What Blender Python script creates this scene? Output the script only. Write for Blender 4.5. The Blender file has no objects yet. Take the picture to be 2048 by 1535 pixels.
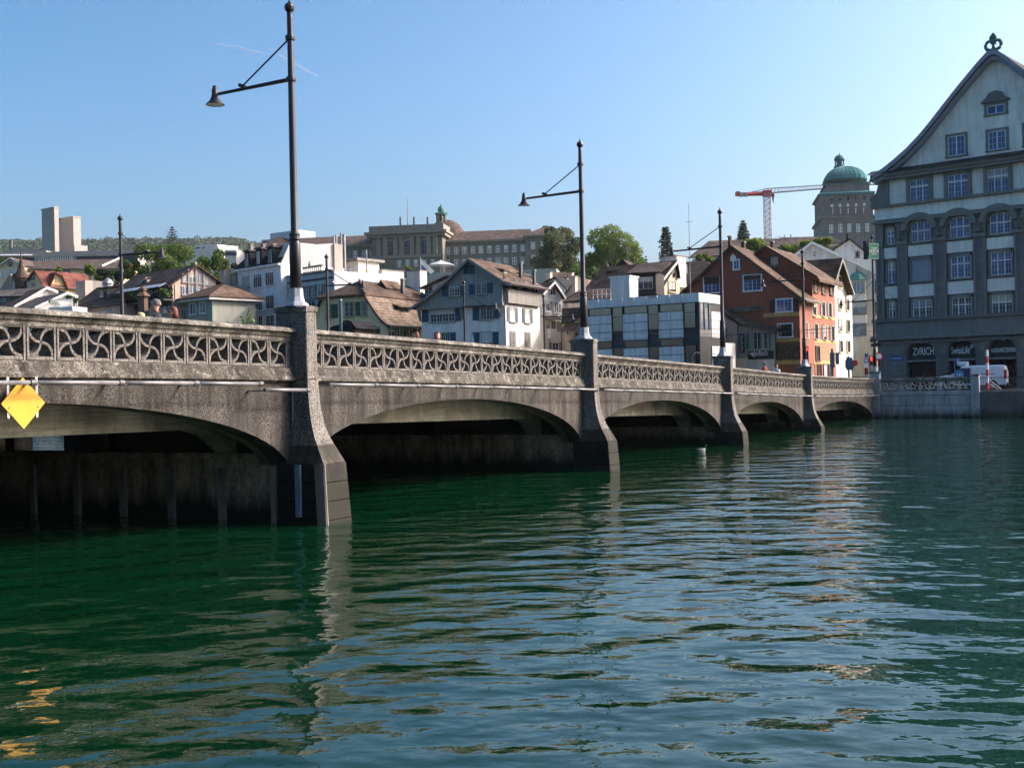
import bpy, bmesh, math, random
import numpy as np
from mathutils import Vector, Matrix
random.seed(7)
rng = np.random.default_rng(11)
R = math.radians
sc = bpy.context.scene
col = sc.collection

# ---------------------------------------------------------------- camera
CAMH = 2.94; FPX = 2400.0; ROLL = R(1.3); HC = 776.0; CXP = 1024.0
cr, sr = math.cos(ROLL), math.sin(ROLL)
cam_d = bpy.data.cameras.new('camera'); cam = bpy.data.objects.new('camera', cam_d); col.objects.link(cam)
cam_d.sensor_width = 36.0; cam_d.lens = 36.0 * FPX / 2048.0
cam_d.shift_y = (HC - 767.5) / 2048.0
cam_d.clip_start = 0.5; cam_d.clip_end = 30000
cam.matrix_world = Matrix(((cr, sr, 0, 0), (0, 0, -1, 0), (-sr, cr, 0, CAMH), (0, 0, 0, 1)))
sc.camera = cam
# ---------------------------------------------------------------- sky, sun, exposure
SUN_EL = R(33); SUN_DIR = Vector((math.sin(R(79)), math.cos(R(79))))
world = bpy.data.worlds.new('World'); sc.world = world; world.use_nodes = True
wt = world.node_tree; wt.nodes.clear()
sky = wt.nodes.new('ShaderNodeTexSky'); sky.sky_type = 'NISHITA'; sky.sun_disc = False
sky.sun_elevation = SUN_EL; sky.sun_rotation = math.atan2(SUN_DIR.x, SUN_DIR.y)
sky.altitude = 400; sky.air_density = 0.85; sky.dust_density = 6.5; sky.ozone_density = 2.2
bg = wt.nodes.new('ShaderNodeBackground'); bg.inputs[1].default_value = 0.110
wo = wt.nodes.new('ShaderNodeOutputWorld')
gm = wt.nodes.new('ShaderNodeGamma'); gm.inputs[1].default_value = 1.4
hs = wt.nodes.new('ShaderNodeHueSaturation'); hs.inputs['Saturation'].default_value = 1.14; hs.inputs['Hue'].default_value = .486
wt.links.new(sky.outputs[0], gm.inputs[0]); wt.links.new(gm.outputs[0], hs.inputs['Color']); wt.links.new(hs.outputs[0], bg.inputs[0]); wt.links.new(bg.outputs[0], wo.inputs[0])
sd = bpy.data.lights.new('sun', 'SUN'); sun = bpy.data.objects.new('sun', sd); col.objects.link(sun)
sd.energy = 2.0; sd.angle = R(0.53); sd.color = (1.0, 0.95, 0.87)
sv = Vector((SUN_DIR.x * math.cos(SUN_EL), SUN_DIR.y * math.cos(SUN_EL), math.sin(SUN_EL)))
sun.rotation_euler = sv.to_track_quat('Z', 'Y').to_euler(); sun.location = sv * 200
sc.view_settings.view_transform = 'Standard'; sc.view_settings.look = 'None'
sc.view_settings.exposure = 0.62; sc.view_settings.gamma = 1.0; sc.view_settings.use_curve_mapping = False
sc.render.engine = 'CYCLES'
sc.cycles.max_bounces = 8; sc.cycles.transparent_max_bounces = 16
sc.cycles.caustics_reflective = True; sc.cycles.blur_glossy = 1.0; sc.cycles.sample_clamp_indirect = 4.0; sc.cycles.caustics_refractive = False
sc.cycles.use_denoising = True

# ---------------------------------------------------------------- materials
MATS = {}
def nt(name):
    m = bpy.data.materials.new(name); m.use_nodes = True
    t = m.node_tree; b = t.nodes['Principled BSDF']
    MATS[name] = m
    return m, t, b
def N(t, kind, **kw):
    n = t.nodes.new('ShaderNode' + kind)
    for k, v in kw.items():
        if k in n.inputs.keys(): n.inputs[k].default_value = v
        else: setattr(n, k, v)
    return n
def L(t, a, b): t.links.new(a, b)
def ramp(t, fac, stops):
    r = t.nodes.new('ShaderNodeValToRGB'); L(t, fac, r.inputs[0])
    e = r.color_ramp.elements
    while len(e) > 1: e.remove(e[0])
    e[0].position, e[0].color = stops[0][0], (*stops[0][1], 1)
    for p, c in stops[1:]:
        k = e.new(p); k.color = (*c, 1)
    return r.outputs[0]
def g3(v): return (v, v, v)
def mix(t, fac, a, b, mode='MIX'):
    n = t.nodes.new('ShaderNodeMix'); n.data_type = 'RGBA'; n.blend_type = mode
    for s, v in ((0, fac), (6, a), (7, b)):
        if hasattr(v, 'is_linked') or hasattr(v, 'links'): L(t, v, n.inputs[s])
        elif isinstance(v, (int, float)): n.inputs[s].default_value = v
        else: n.inputs[s].default_value = (*v, 1)
    return n.outputs[2]
def coords(t, scale=(1, 1, 1), kind=3):
    c = t.nodes.new('ShaderNodeTexCoord'); m = t.nodes.new('ShaderNodeMapping')
    m.inputs['Scale'].default_value = scale
    L(t, c.outputs[kind], m.inputs[0]); return m.outputs[0]
def noise(t, vec, scale, detail=4, rough=.55, out=0):
    n = N(t, 'TexNoise'); n.inputs['Scale'].default_value = scale; n.inputs['Detail'].default_value = detail
    n.inputs['Roughness'].default_value = rough
    L(t, vec, n.inputs['Vector']); return n.outputs[out]
def bump(t, b, h, strength=.3, dist=.02):
    n = N(t, 'Bump'); n.inputs['Strength'].default_value = strength; n.inputs['Distance'].default_value = dist
    L(t, h, n.inputs['Height']); L(t, n.outputs[0], b.inputs['Normal'])
def paint(name, c, rough=.6, var=.10, dirt=.25, metal=0, spec=.4, scale=.8):
    """plain painted / plastered surface with slow blotches and streaks"""
    if name in MATS: return MATS[name]
    m, t, b = nt(name)
    v = coords(t)
    a = noise(t, v, scale, 5, .6)
    s = noise(t, coords(t, (2.2, 2.2, .25)), 1.3, 4, .6)
    lo = tuple(x * (1 - var) for x in c); hi = tuple(min(1, x * (1 + var)) for x in c)
    base = ramp(t, a, [(.3, lo), (.7, hi)])
    st = ramp(t, s, [(.35, g3(1 - dirt)), (.62, g3(1))])
    L(t, mix(t, 1.0, base, st, 'MULTIPLY'), b.inputs['Base Color'])
    b.inputs['Roughness'].default_value = rough; b.inputs['Metallic'].default_value = metal
    b.inputs['Specular IOR Level'].default_value = spec
    if not metal: bump(t, b, noise(t, v, 14, 3), .15, .02)
    return m
def tiles(name, c1, c2, course=.33, patch=.6):
    """clay tile roof: courses by height, tile to tile colour changes, moss blotches"""
    m, t, b = nt(name)
    v = coords(t)
    sep = N(t, 'SeparateXYZ'); L(t, v, sep.inputs[0])
    mul = N(t, 'Math', operation='MULTIPLY'); L(t, sep.outputs[2], mul.inputs[0]); mul.inputs[1].default_value = 1 / course
    fr = N(t, 'Math', operation='FRACT'); L(t, mul.outputs[0], fr.inputs[0])
    vo = N(t, 'TexVoronoi'); vo.inputs['Scale'].default_value = 3.0; L(t, coords(t, (1, 1, 1.6)), vo.inputs['Vector'])
    vs = N(t, 'SeparateColor'); L(t, vo.outputs['Color'], vs.inputs[0])
    base = mix(t, vs.outputs[0], c1, c2)
    blot = ramp(t, noise(t, v, .7, 5, .65), [(.35, g3(1 - patch)), (.65, g3(1.15))])
    base = mix(t, 1.0, base, blot, 'MULTIPLY')
    line = ramp(t, fr.outputs[0], [(0, g3(.30)), (.28, g3(1)), (1, g3(1.08))])
    base = mix(t, 1.0, base, line, 'MULTIPLY')
    L(t, base, b.inputs['Base Color']); b.inputs['Roughness'].default_value = .9
    b.inputs['Specular IOR Level'].default_value = .2
    add = N(t, 'Math', operation='ADD'); L(t, fr.outputs[0], add.inputs[0]); L(t, vs.outputs[1], add.inputs[1])
    bump(t, b, add.outputs[0], .7, .05)
    return m
def masonry(name, c1, c2, joint, w=.7, h=.35, gap=.012, rough=.85, face_axis='xz', rot=0.0):
    """far ashlar walls whose blocks are too small to build"""
    m, t, b = nt(name)
    mp = t.nodes.new('ShaderNodeMapping'); tc = t.nodes.new('ShaderNodeTexCoord')
    mp.inputs['Rotation'].default_value = (0, 0, rot); L(t, tc.outputs[3], mp.inputs[0])
    sep = N(t, 'SeparateXYZ'); L(t, mp.outputs[0], sep.inputs[0])
    s2 = N(t, 'Math', operation='ADD'); L(t, sep.outputs[0], s2.inputs[0]); L(t, sep.outputs[1], s2.inputs[1])
    cb = N(t, 'CombineXYZ'); L(t, s2.outputs[0], cb.inputs[0]); L(t, sep.outputs[2], cb.inputs[1])
    br = N(t, 'TexBrick'); L(t, cb.outputs[0], br.inputs['Vector'])
    br.inputs['Scale'].default_value = 1.0
    br.inputs['Brick Width'].default_value = w; br.inputs['Row Height'].default_value = h
    br.inputs['Mortar Size'].default_value = gap; br.inputs['Mortar Smooth'].default_value = .3
    br.inputs['Color1'].default_value = (*c1, 1); br.inputs['Color2'].default_value = (*c2, 1)
    br.inputs['Mortar'].default_value = (*joint, 1)
    st = ramp(t, noise(t, coords(t, (1.4, 1.4, .3)), .9, 5, .65), [(.3, g3(.72)), (.65, g3(1.08))])
    L(t, mix(t, 1.0, br.outputs[0], st, 'MULTIPLY'), b.inputs['Base Color'])
    b.inputs['Roughness'].default_value = rough; b.inputs['Specular IOR Level'].default_value = .25
    bump(t, b, br.outputs[1], -.4, .03)
    return m
def concrete(name, c, speck=.5, stain=.5, moss=0.0, wet=None, lichen=0.0, fine=38.0):
    """exposed aggregate concrete / weathered stone of the bridge"""
    m, t, b = nt(name)
    v = coords(t)
    sp = noise(t, v, fine, 3, .7)
    spk = ramp(t, sp, [(.34, g3(1 - speck)), (.5, g3(1)), (.68, g3(1 + speck * .9))])
    big = noise(t, v, .9, 6, .65)
    base = ramp(t, big, [(.3, tuple(x * .72 for x in c)), (.55, c), (.75, tuple(x * 1.18 for x in c))])
    base = mix(t, 1.0, base, spk, 'MULTIPLY')
    stf = ramp(t, noise(t, coords(t, (1.6, 1.6, .22)), 1.5, 6, .7), [(.36, g3(1 - stain)), (.6, g3(1))])
    base = mix(t, 1.0, base, stf, 'MULTIPLY')
    if lichen:
        lf = ramp(t, noise(t, v, 5.5, 6, .75), [(.52, g3(0)), (.66, g3(lichen))])
        base = mix(t, lf, base, (.50, .48, .41))
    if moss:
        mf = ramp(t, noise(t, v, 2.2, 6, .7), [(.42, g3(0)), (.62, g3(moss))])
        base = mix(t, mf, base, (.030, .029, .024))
    if wet is not None:
        sep = N(t, 'SeparateXYZ'); gp = N(t, 'NewGeometry'); L(t, gp.outputs['Position'], sep.inputs[0])
        ad = N(t, 'MapRange'); ad.inputs[1].default_value = wet[0]; ad.inputs[2].default_value = wet[1]
        wob = noise(t, coords(t, (1, 1, .3)), 1.8, 5, .7)
        ma = N(t, 'Math', operation='MULTIPLY_ADD'); L(t, wob, ma.inputs[0]); ma.inputs[1].default_value = -.9
        L(t, sep.outputs[2], ma.inputs[2]); L(t, ma.outputs[0], ad.inputs[0])
        base = mix(t, ad.outputs[0], (.018, .019, .014), base)
    L(t, base, b.inputs['Base Color']); b.inputs['Roughness'].default_value = .88
    b.inputs['Specular IOR Level'].default_value = .25
    ah = N(t, 'Math', operation='MULTIPLY_ADD'); L(t, sp, ah.inputs[0]); ah.inputs[1].default_value = .35; L(t, big, ah.inputs[2])
    bump(t, b, ah.outputs[0], .5, .02)
    return m
def board_concrete(name, c):
    """concrete cast against boards: fine level lines and run marks"""
    m, t, b = nt(name)
    ln = noise(t, coords(t, (.35, .35, 9)), 2.4, 5, .75)
    base = ramp(t, ln, [(.3, tuple(x * .55 for x in c)), (.5, c), (.72, tuple(x * 1.35 for x in c))])
    st = ramp(t, noise(t, coords(t, (.9, .9, .5)), .8, 6, .7), [(.34, g3(.35)), (.62, g3(1))])
    L(t, mix(t, 1.0, base, st, 'MULTIPLY'), b.inputs['Base Color']); b.inputs['Roughness'].default_value = .9; b.inputs['Specular IOR Level'].default_value = .2
    bump(t, b, ln, .5, .03); return m
def metal(name, c, rough=.45, metallic=.0, spec=.5, var=.25, scale=3):
    m, t, b = nt(name)
    a = noise(t, coords(t, (1, 1, .35)), scale, 5, .6)
    L(t, ramp(t, a, [(.3, tuple(x * (1 - var) for x in c)), (.7, tuple(min(1, x * (1 + var)) for x in c))]), b.inputs['Base Color'])
    L(t, ramp(t, a, [(.3, g3(rough * .8)), (.7, g3(min(1, rough * 1.3)))]), b.inputs['Roughness'])
    b.inputs['Metallic'].default_value = metallic; b.inputs['Specular IOR Level'].default_value = spec
    return m
def glass(name, c, rough=.03, spec=.5, ior=1.45):
    m, t, b = nt(name)
    v = coords(t)
    L(t, ramp(t, noise(t, v, .9, 2), [(.35, tuple(x * .6 for x in c)), (.65, tuple(x * 1.4 for x in c))]), b.inputs['Base Color'])
    b.inputs['Roughness'].default_value = rough; b.inputs['Specular IOR Level'].default_value = spec
    b.inputs['IOR'].default_value = ior
    return m
def leaf(name, c1, c2, trans=.25):
    m, t, b = nt(name)
    v = coords(t)
    f = noise(t, v, .55, 4, .7)
    gi = N(t, 'NewGeometry'); 
    r = mix(t, ramp(t, f, [(.32, g3(0)), (.68, g3(1))]), c1, c2)
    rnd = ramp(t, gi.outputs['Random Per Island'], [(0, g3(.6)), (1, g3(1.35))])
    r = mix(t, 1.0, r, rnd, 'MULTIPLY')
    L(t, r, b.inputs['Base Color']); b.inputs['Roughness'].default_value = .6; b.inputs['Specular IOR Level'].default_value = .25
    tr = N(t, 'BsdfTranslucent'); L(t, r, tr.inputs[0])
    ms = N(t, 'MixShader'); ms.inputs[0].default_value = trans
    out = t.nodes['Material Output']
    L(t, b.outputs[0], ms.inputs[1]); L(t, tr.outputs[0], ms.inputs[2]); L(t, ms.outputs[0], out.inputs[0])
    return m

M = MATS
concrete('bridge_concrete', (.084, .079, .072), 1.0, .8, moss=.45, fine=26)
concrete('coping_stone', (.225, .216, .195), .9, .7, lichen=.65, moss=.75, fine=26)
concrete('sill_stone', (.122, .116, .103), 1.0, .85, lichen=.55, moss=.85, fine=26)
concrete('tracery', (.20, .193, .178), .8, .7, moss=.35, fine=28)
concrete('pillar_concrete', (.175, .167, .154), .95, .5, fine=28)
concrete('footing_stone', (.060, .058, .053), .9, .8, wet=(.25, 1.7), fine=14)
concrete('flare_concrete', (.10, .092, .078), .8, .8, moss=.8)
concrete('pier_wall', (.46, .37, .26), .3, .65, moss=.35, wet=(-.2, .35), fine=9)
concrete('vault_concrete', (.34, .33, .25), .35, .45, moss=.3, fine=10)
concrete('quay_stone', (.13, .13, .13), .3, .35, wet=(-.5, .25), fine=16)
concrete('wing_stone', (.40, .40, .39), .25, .3, wet=(-.5, .25), fine=16)
concrete('asphalt', (.07, .07, .07), .4, .2)
concrete('paving', (.30, .29, .27), .3, .2)
board_concrete('girder_face', (.40, .39, .31))
metal('lamp_metal', (.022, .022, .027), .45, .2, .4, .35)
metal('pipe_steel', (.15, .155, .165), .5, .4)
metal('zinc_base', (.26, .28, .31), .5, .4)
metal('galvanised', (.26, .27, .29), .45, .6)
metal('black_metal', (.012, .012, .014), .5, .0)
metal('dark_steel', (.06, .065, .07), .5, .2)
concrete('girder_dark', (.06, .058, .05), .3, .3)
metal('timber_fender', (.20, .17, .14), .8, 0, .2, .5)
metal('blue_plate', (.16, .22, .30), .5, .1)
paint('sign_yellow', (.58, .29, .010), .5, .06, .12)
paint('white_paint', (.78, .78, .78), .45, .04, .08)
paint('red_paint', (.55, .03, .02), .5, .05, .1)
paint('lamp_inside', (.75, .72, .65), .5, .04, .05)
glass('glass', (.018, .026, .042)); glass('glass_pale', (.10, .14, .19), .06); glass('glass_dark', (.008, .01, .014))
glass('glass_blue', (.014, .045, .18), .05)
glass('glass_coated', (.02, .022, .02), .03, .9, 2.0)
paint('curtain', (.55, .53, .50), .8, .1, .15)

# ---------------------------------------------------------------- pixel rays and frames
def ray(px, py):
    a = (px - CXP) / FPX; b = (HC - py) / FPX
    return Vector((a * cr + b * sr, 1.0, -a * sr + b * cr))
def at(px, py, depth):
    q = ray(px, py) * depth
    return Vector((q.x, q.y, q.z + CAMH))
class Fr:
    """vertical face: a runs to the right seen from outside, b is outward, z up"""
    def __init__(s, o, u, out=None):
        s.o = Vector((o[0], o[1])); s.u = Vector((u[0], u[1])).normalized()
        s.n = Vector((out[0], out[1])).normalized() if out is not None else Vector((s.u.y, -s.u.x))
    def pt(s, a, b, z):
        p = s.o + s.u * a + s.n * b
        return Vector((p.x, p.y, z))
    def hit(s, px, py, b=0.0):
        d = ray(px, py); p = s.o + s.n * b
        t = p.dot(s.n) / Vector((d.x, d.y)).dot(s.n)
        q = d * t
        return (Vector((q.x, q.y)) - s.o).dot(s.u), q.z + CAMH
    def right(s, a): return Fr(s.pt(a, 0, 0), -s.n, s.u)
    def left(s): return Fr(s.o, s.n, -s.u)
def front(px, depth, ang):
    """a face whose left edge stands at column px (eye height) at this depth; ang>0: right end recedes"""
    p = at(px, 776, depth)
    return Fr((p.x, p.y), (math.cos(R(ang)), math.sin(R(ang))))

# ---------------------------------------------------------------- mesh building
LOC = {}
class MB:
    def __init__(s): s.v = []; s.f = []
    def add(s, vs, fs):
        o = len(s.v); s.v += [Vector(p) for p in vs]; s.f += [tuple(i + o for i in f) for f in fs]; return s
    def box(s, fr, a0, a1, b0, b1, z0, z1):
        vs = [fr.pt(a, b, z) for z in (z0, z1) for a, b in ((a0, b0), (a1, b0), (a1, b1), (a0, b1))]
        return s.add(vs, [(0, 1, 2, 3), (4, 5, 6, 7), (0, 1, 5, 4), (1, 2, 6, 5), (2, 3, 7, 6), (3, 0, 4, 7)])
    def prism(s, fr, poly, b0, b1):
        n = len(poly)
        vs = [fr.pt(a, b0, z) for a, z in poly] + [fr.pt(a, b1, z) for a, z in poly]
        return s.add(vs, [tuple(range(n)), tuple(range(n, 2 * n))] + [(i, (i + 1) % n, (i + 1) % n + n, i + n) for i in range(n)])
    def slab(s, quad, th):
        """a sheet of points given thickness downwards"""
        n = len(quad); q = [Vector(p) for p in quad]
        return s.add(q + [p - Vector((0, 0, th)) for p in q], [tuple(range(n)), tuple(range(n, 2 * n))] + [(i, (i + 1) % n, (i + 1) % n + n, i + n) for i in range(n)])
    def ring(s, rows):
        """rows of equal length loops, closed ends"""
        n = len(rows[0]); o = len(s.v)
        for r in rows: s.v += [Vector(p) for p in r]
        for k in range(len(rows) - 1):
            for i in range(n):
                j = (i + 1) % n
                s.f.append((o + k * n + i, o + k * n + j, o + (k + 1) * n + j, o + (k + 1) * n + i))
        s.f.append(tuple(o + i for i in range(n))); e = o + (len(rows) - 1) * n
        s.f.append(tuple(e + i for i in range(n))); return s
    def tube(s, pts, rad, n=8):
        pts = [Vector(p) for p in pts]; rows = []
        if not isinstance(rad, (list, tuple)): rad = [rad] * len(pts)
        for i, p in enumerate(pts):
            d = (pts[min(i + 1, len(pts) - 1)] - pts[max(i - 1, 0)]).normalized()
            h = Vector((0, 0, 1)) if abs(d.z) < .9 else Vector((1, 0, 0))
            x = d.cross(h).normalized(); y = d.cross(x)
            rows.append([p + (x * math.cos(2 * math.pi * k / n) + y * math.sin(2 * math.pi * k / n)) * rad[i] for k in range(n)])
        return s.ring(rows)
    def lathe(s, c, prof, n=16):
        c = Vector(c)
        return s.ring([[c + Vector((r * math.cos(2 * math.pi * k / n), r * math.sin(2 * math.pi * k / n), z)) for k in range(n)] for r, z in prof])
    def build(s, name, mat, parent=None, smooth=False, loc=None, bev=0):
        me = bpy.data.meshes.new(name)
        base = LOC[parent.name] if parent is not None else (Vector(loc) if loc is not None else Vector((0, 0, 0)))
        me.from_pydata([tuple(p - base) for p in s.v], [], s.f)
        bm = bmesh.new(); bm.from_mesh(me); bmesh.ops.recalc_face_normals(bm, faces=bm.faces)
        if bev: bmesh.ops.bevel(bm, geom=list(bm.edges), offset=bev, segments=1, affect='EDGES', clamp_overlap=True)
        bm.to_mesh(me); bm.free()
        if smooth:
            for p in me.polygons: p.use_smooth = len(p.vertices) == 4
        me.materials.append(MATS[mat])
        o = bpy.data.objects.new(name, me); col.objects.link(o)
        if parent is not None: o.parent = parent
        else: o.location = base
        LOC[o.name] = base
        return o
def tag(o, label, cat, group=None, kind=None):
    o['label'] = label; o['category'] = cat
    if group: o['group'] = group
    if kind: o['kind'] = kind
    return o
def thing(name, loc, label, cat, group=None):
    o = bpy.data.objects.new(name, None); col.objects.link(o); o.location = loc; o.empty_display_size = .5
    LOC[o.name] = Vector(loc)
    return tag(o, label, cat, group)
def struct(o): o['kind'] = 'structure'; return o
def box(name, mat, parent, fr, *d, bev=0): return MB().box(fr, *d).build(name, mat, parent, bev=bev)
WF = Fr((0, 0), (1, 0), (0, 1))      # world axes: a = x, b = y
def text_mesh(name, s, size, mat, parent, fr, a, z, b, width=None, bold=.0, flip=False):
    cu = bpy.data.curves.new(name, 'FONT'); cu.body = s; cu.size = size; cu.extrude = .004; cu.offset = bold
    cu.align_x = 'CENTER'; cu.resolution_u = 3
    o = bpy.data.objects.new(name, cu); col.objects.link(o)
    dg = bpy.context.evaluated_depsgraph_get(); me = bpy.data.meshes.new_from_object(o.evaluated_get(dg))
    bpy.data.objects.remove(o); bpy.data.curves.remove(cu)
    w = max(v.co.x for v in me.vertices) - min(v.co.x for v in me.vertices)
    k = width / w if width else 1.0
    base = LOC[parent.name]
    for v in me.vertices:
        v.co = fr.pt(a + v.co.x * k, b + v.co.z, z + v.co.y) - base
    me.materials.clear(); me.materials.append(MATS[mat])
    ob = bpy.data.objects.new(name, me); col.objects.link(ob); ob.parent = parent; LOC[ob.name] = base
    return ob
# ================================================================ water
def water_material():
    m, t, b = nt('river_water')
    v = coords(t)
    deep = ramp(t, noise(t, v, .05, 3), [(.3, (.0006, .014, .0045)), (.7, (.0012, .026, .010))])
    L(t, deep, b.inputs['Base Color'])
    b.inputs['Roughness'].default_value = .015; b.inputs['IOR'].default_value = 1.42
    b.inputs['Specular IOR Level'].default_value = .5
    def layer(sx, sy, rot, scale, detail, rough):
        mp = t.nodes.new('ShaderNodeMapping'); tc = t.nodes.new('ShaderNodeTexCoord')
        mp.inputs['Scale'].default_value = (sx, sy, 1); mp.inputs['Rotation'].default_value = (0, 0, R(rot))
        L(t, tc.outputs[3], mp.inputs[0])
        return noise(t, mp.outputs[0], scale, detail, rough)
    swell = layer(.70, 1.0, -8, .95, 1.0, .4)
    chop = layer(.8, 1.0, 11, 2.4, 1.5, .45)
    fine = layer(.8, 1.0, -14, 6.5, 2.0, .5)
    patch = ramp(t, noise(t, coords(t, (.5, 1, 1)), .07, 2), [(.38, g3(.35)), (.62, g3(1))])
    def sc_(o, k):
        n = N(t, 'Math', operation='MULTIPLY'); L(t, o, n.inputs[0]); n.inputs[1].default_value = k; return n.outputs[0]
    def ad(a, c):
        n = N(t, 'Math', operation='ADD'); L(t, a, n.inputs[0]); L(t, c, n.inputs[1]); return n.outputs[0]
    def mu(a, c):
        n = N(t, 'Math', operation='MULTIPLY'); L(t, a, n.inputs[0]); L(t, c, n.inputs[1]); return n.outputs[0]
    h = ad(sc_(swell, .128), mu(ad(sc_(chop, .056), sc_(fine, .009)), patch))
    n = N(t, 'Bump'); n.inputs['Strength'].default_value = 1.0; n.inputs['Distance'].default_value = 1.0
    L(t, h, n.inputs['Height']); L(t, n.outputs[0], b.inputs['Normal'])
    return m
water_material()
# ---------------------------------------------------------------- bridge geometry in its own axes
OB = Vector((-4.95, 27.64)); TH = R(26.85)
BD = Vector((math.sin(TH), math.cos(TH))); BN = Vector((BD.y, -BD.x))
S = 16.65; SEND = 72.6; WB = 23.5
BF = Fr(OB, BD, BN)                        # a = along the bridge, b = out towards the viewer, z
ks = [-30, -16.65, -8.3, 0, 8.3, 16.65, 33.3, 49.95, 72.6, 90]
ts = [4.35, 4.50, 4.52, 4.43, 4.29, 4.12, 3.75, 3.36, 3.05, 2.95]
def T(s):
    """height of the coping along the bridge (monotone smooth)"""
    i = 0
    while i < len(ks) - 2 and s > ks[i + 1]: i += 1
    def sl(j):
        if j == 0 or j == len(ks) - 1: return 0
        return (ts[j + 1] - ts[j - 1]) / (ks[j + 1] - ks[j - 1])
    h = ks[i + 1] - ks[i]; u = (s - ks[i]) / h
    return ((1 + 2 * u) * (1 - u) ** 2 * ts[i] + u * (1 - u) ** 2 * h * sl(i) + u * u * (3 - 2 * u) * ts[i + 1] + u * u * (u - 1) * h * sl(i + 1))
PIERS = [-S, 0.0, S, 2 * S, 3 * S]
ENDS = [-1.55 * S] + PIERS + [SEND]

wv = MB(); wv.add([(-400, -60, 0), (400, -60, 0), (400, 420, 0), (-400, 420, 0)], [(0, 1, 2, 3)])
struct(wv.build('water', 'river_water'))

bridge = thing('stone_bridge', BF.pt(20, 0, 0), 'long grey concrete arch bridge with pierced parapet crossing the river', 'bridge')
def sweep(mb, prof, s0, s1, n):
    rows = []
    for i in range(n + 1):
        s = s0 + (s1 - s0) * i / n
        rows.append([BF.pt(s, b, T(s) + dz) for b, dz in prof])
    return mb.ring(rows)
def panel_mesh(mirror):
    """one pierced parapet panel: two posts, two bars and a pinwheel of four curved ribs; local x along, y out, z up"""
    F0 = Fr((0, 0), (1, 0), (0, 1)); mb = MB()
    a, b = .275, .23
    for sx in (-1, 1): mb.box(F0, sx * .305 - .022, sx * .305 + .022, -.32, .012, -.335, .33)
    mb.box(F0, -.283, .283, -.32, 0, .225, .28); mb.box(F0, -.283, .283, -.32, 0, -.285, -.232)
    def rib(fn):
        rows = []
        for i in range(9):
            t_ = math.pi / 2 * i / 8
            (x, z), (x2, z2) = fn(t_), fn(t_ + .01)
            tx, tz = x2 - x, z2 - z; l = math.hypot(tx, tz); nx, nz = -tz / l, tx / l
            w = .032 + .020 * math.cos(t_ * 1.0)
            if mirror: x = -x; nx = -nx
            rows.append([Vector((x - nx * w, -.30, z - nz * w)), Vector((x + nx * w, -.30, z + nz * w)), Vector((x + nx * w * .55, -.012, z + nz * w * .55)), Vector((x - nx * w * .55, -.012, z - nz * w * .55))])
        mb.ring(rows)
    for sg in (1, -1):
        rib(lambda q: (sg * -a * math.cos(q), sg * (b - b * math.sin(q))))
        rib(lambda q: (sg * (a - a * math.sin(q)), sg * b * math.cos(q)))
    me = bpy.data.meshes.new('panel'); me.from_pydata([tuple(p) for p in mb.v], [], mb.f)
    bm = bmesh.new(); bm.from_mesh(me); bmesh.ops.recalc_face_normals(bm, faces=bm.faces); bm.to_mesh(me); bm.free()
    me.materials.append(MATS['tracery']); return me
PAN = [panel_mesh(False), panel_mesh(True)]
PANW = [p_.copy() for p_ in PAN]
for p_ in PANW: p_.materials[0] = MATS['wing_stone']
def put_panel(parent, base, p, ang, tilt, k):
    o = bpy.data.objects.new('panel', PAN[k % 2]); col.objects.link(o); o.parent = parent
    o.location = p - base + Vector((0, 0, .025)); o.rotation_euler = (0, -tilt, ang); o.scale = (.975, 1, 1.1)
    return o
BANG = math.atan2(BD.y, BD.x)
COPE = [(-.40, -.30), (-.40, -.09), (-.34, -.03), (-.06, 0), (.08, 0), (.16, -.03), (.18, -.06), (.18, -.105), (.07, -.125), (.06, -.20), (.02, -.23), (.02, -.30)]
BASE = [(-.38, -1.05), (-.38, -.90), (.03, -.90), (.07, -.93), (.10, -1.08), (.16, -1.14), (.16, -1.2), (.06, -1.25), (-.38, -1.25)]
def parapet(s0, s1, side):
    """parapet of one span: base course, coping stones and panels; side 0 faces the viewer, 1 the far side"""
    global BF
    keep = BF
    if side: BF = Fr(OB - BN * WB, BD, -BN)
    mb = MB(); sweep(mb, BASE, s0, s1, 8)
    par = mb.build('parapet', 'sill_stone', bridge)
    n = round((s1 - s0) / .69); pw = (s1 - s0) / n
    e = .14
    MB().box(BF, s0, s0 + e, -.34, -.02, T(s0) - .95, T(s0) - .29).build('end_block', 'tracery', par)
    MB().box(BF, s1 - e, s1, -.34, -.02, T(s1) - .95, T(s1) - .29).build('end_block', 'tracery', par)
    pw = (s1 - s0 - 2 * e) / n
    for i in range(n):
        s = s0 + e + (i + .5) * pw
        tilt = math.atan2(T(s + .3) - T(s - .3), .6)
        p = BF.pt(s, 0, T(s) - .60)
        if side: o = put_panel(par, LOC['stone_bridge'], p, BANG, tilt, i)
        else: o = put_panel(par, LOC['stone_bridge'], p, BANG + math.pi, -tilt, i)
    m = max(1, round((s1 - s0) / 2.1)); g = .004
    for i in range(m):
        mb = MB(); sweep(mb, COPE, s0 + (s1 - s0) * i / m + g, s0 + (s1 - s0) * (i + 1) / m - g, 2)
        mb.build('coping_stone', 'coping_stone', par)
    BF = keep
PH = .2
for i in range(len(ENDS) - 1):
    a, c = ENDS[i] + (PH if i else 0), ENDS[i + 1] - PH
    parapet(a, c, 0); parapet(a, c, 1)
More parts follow.
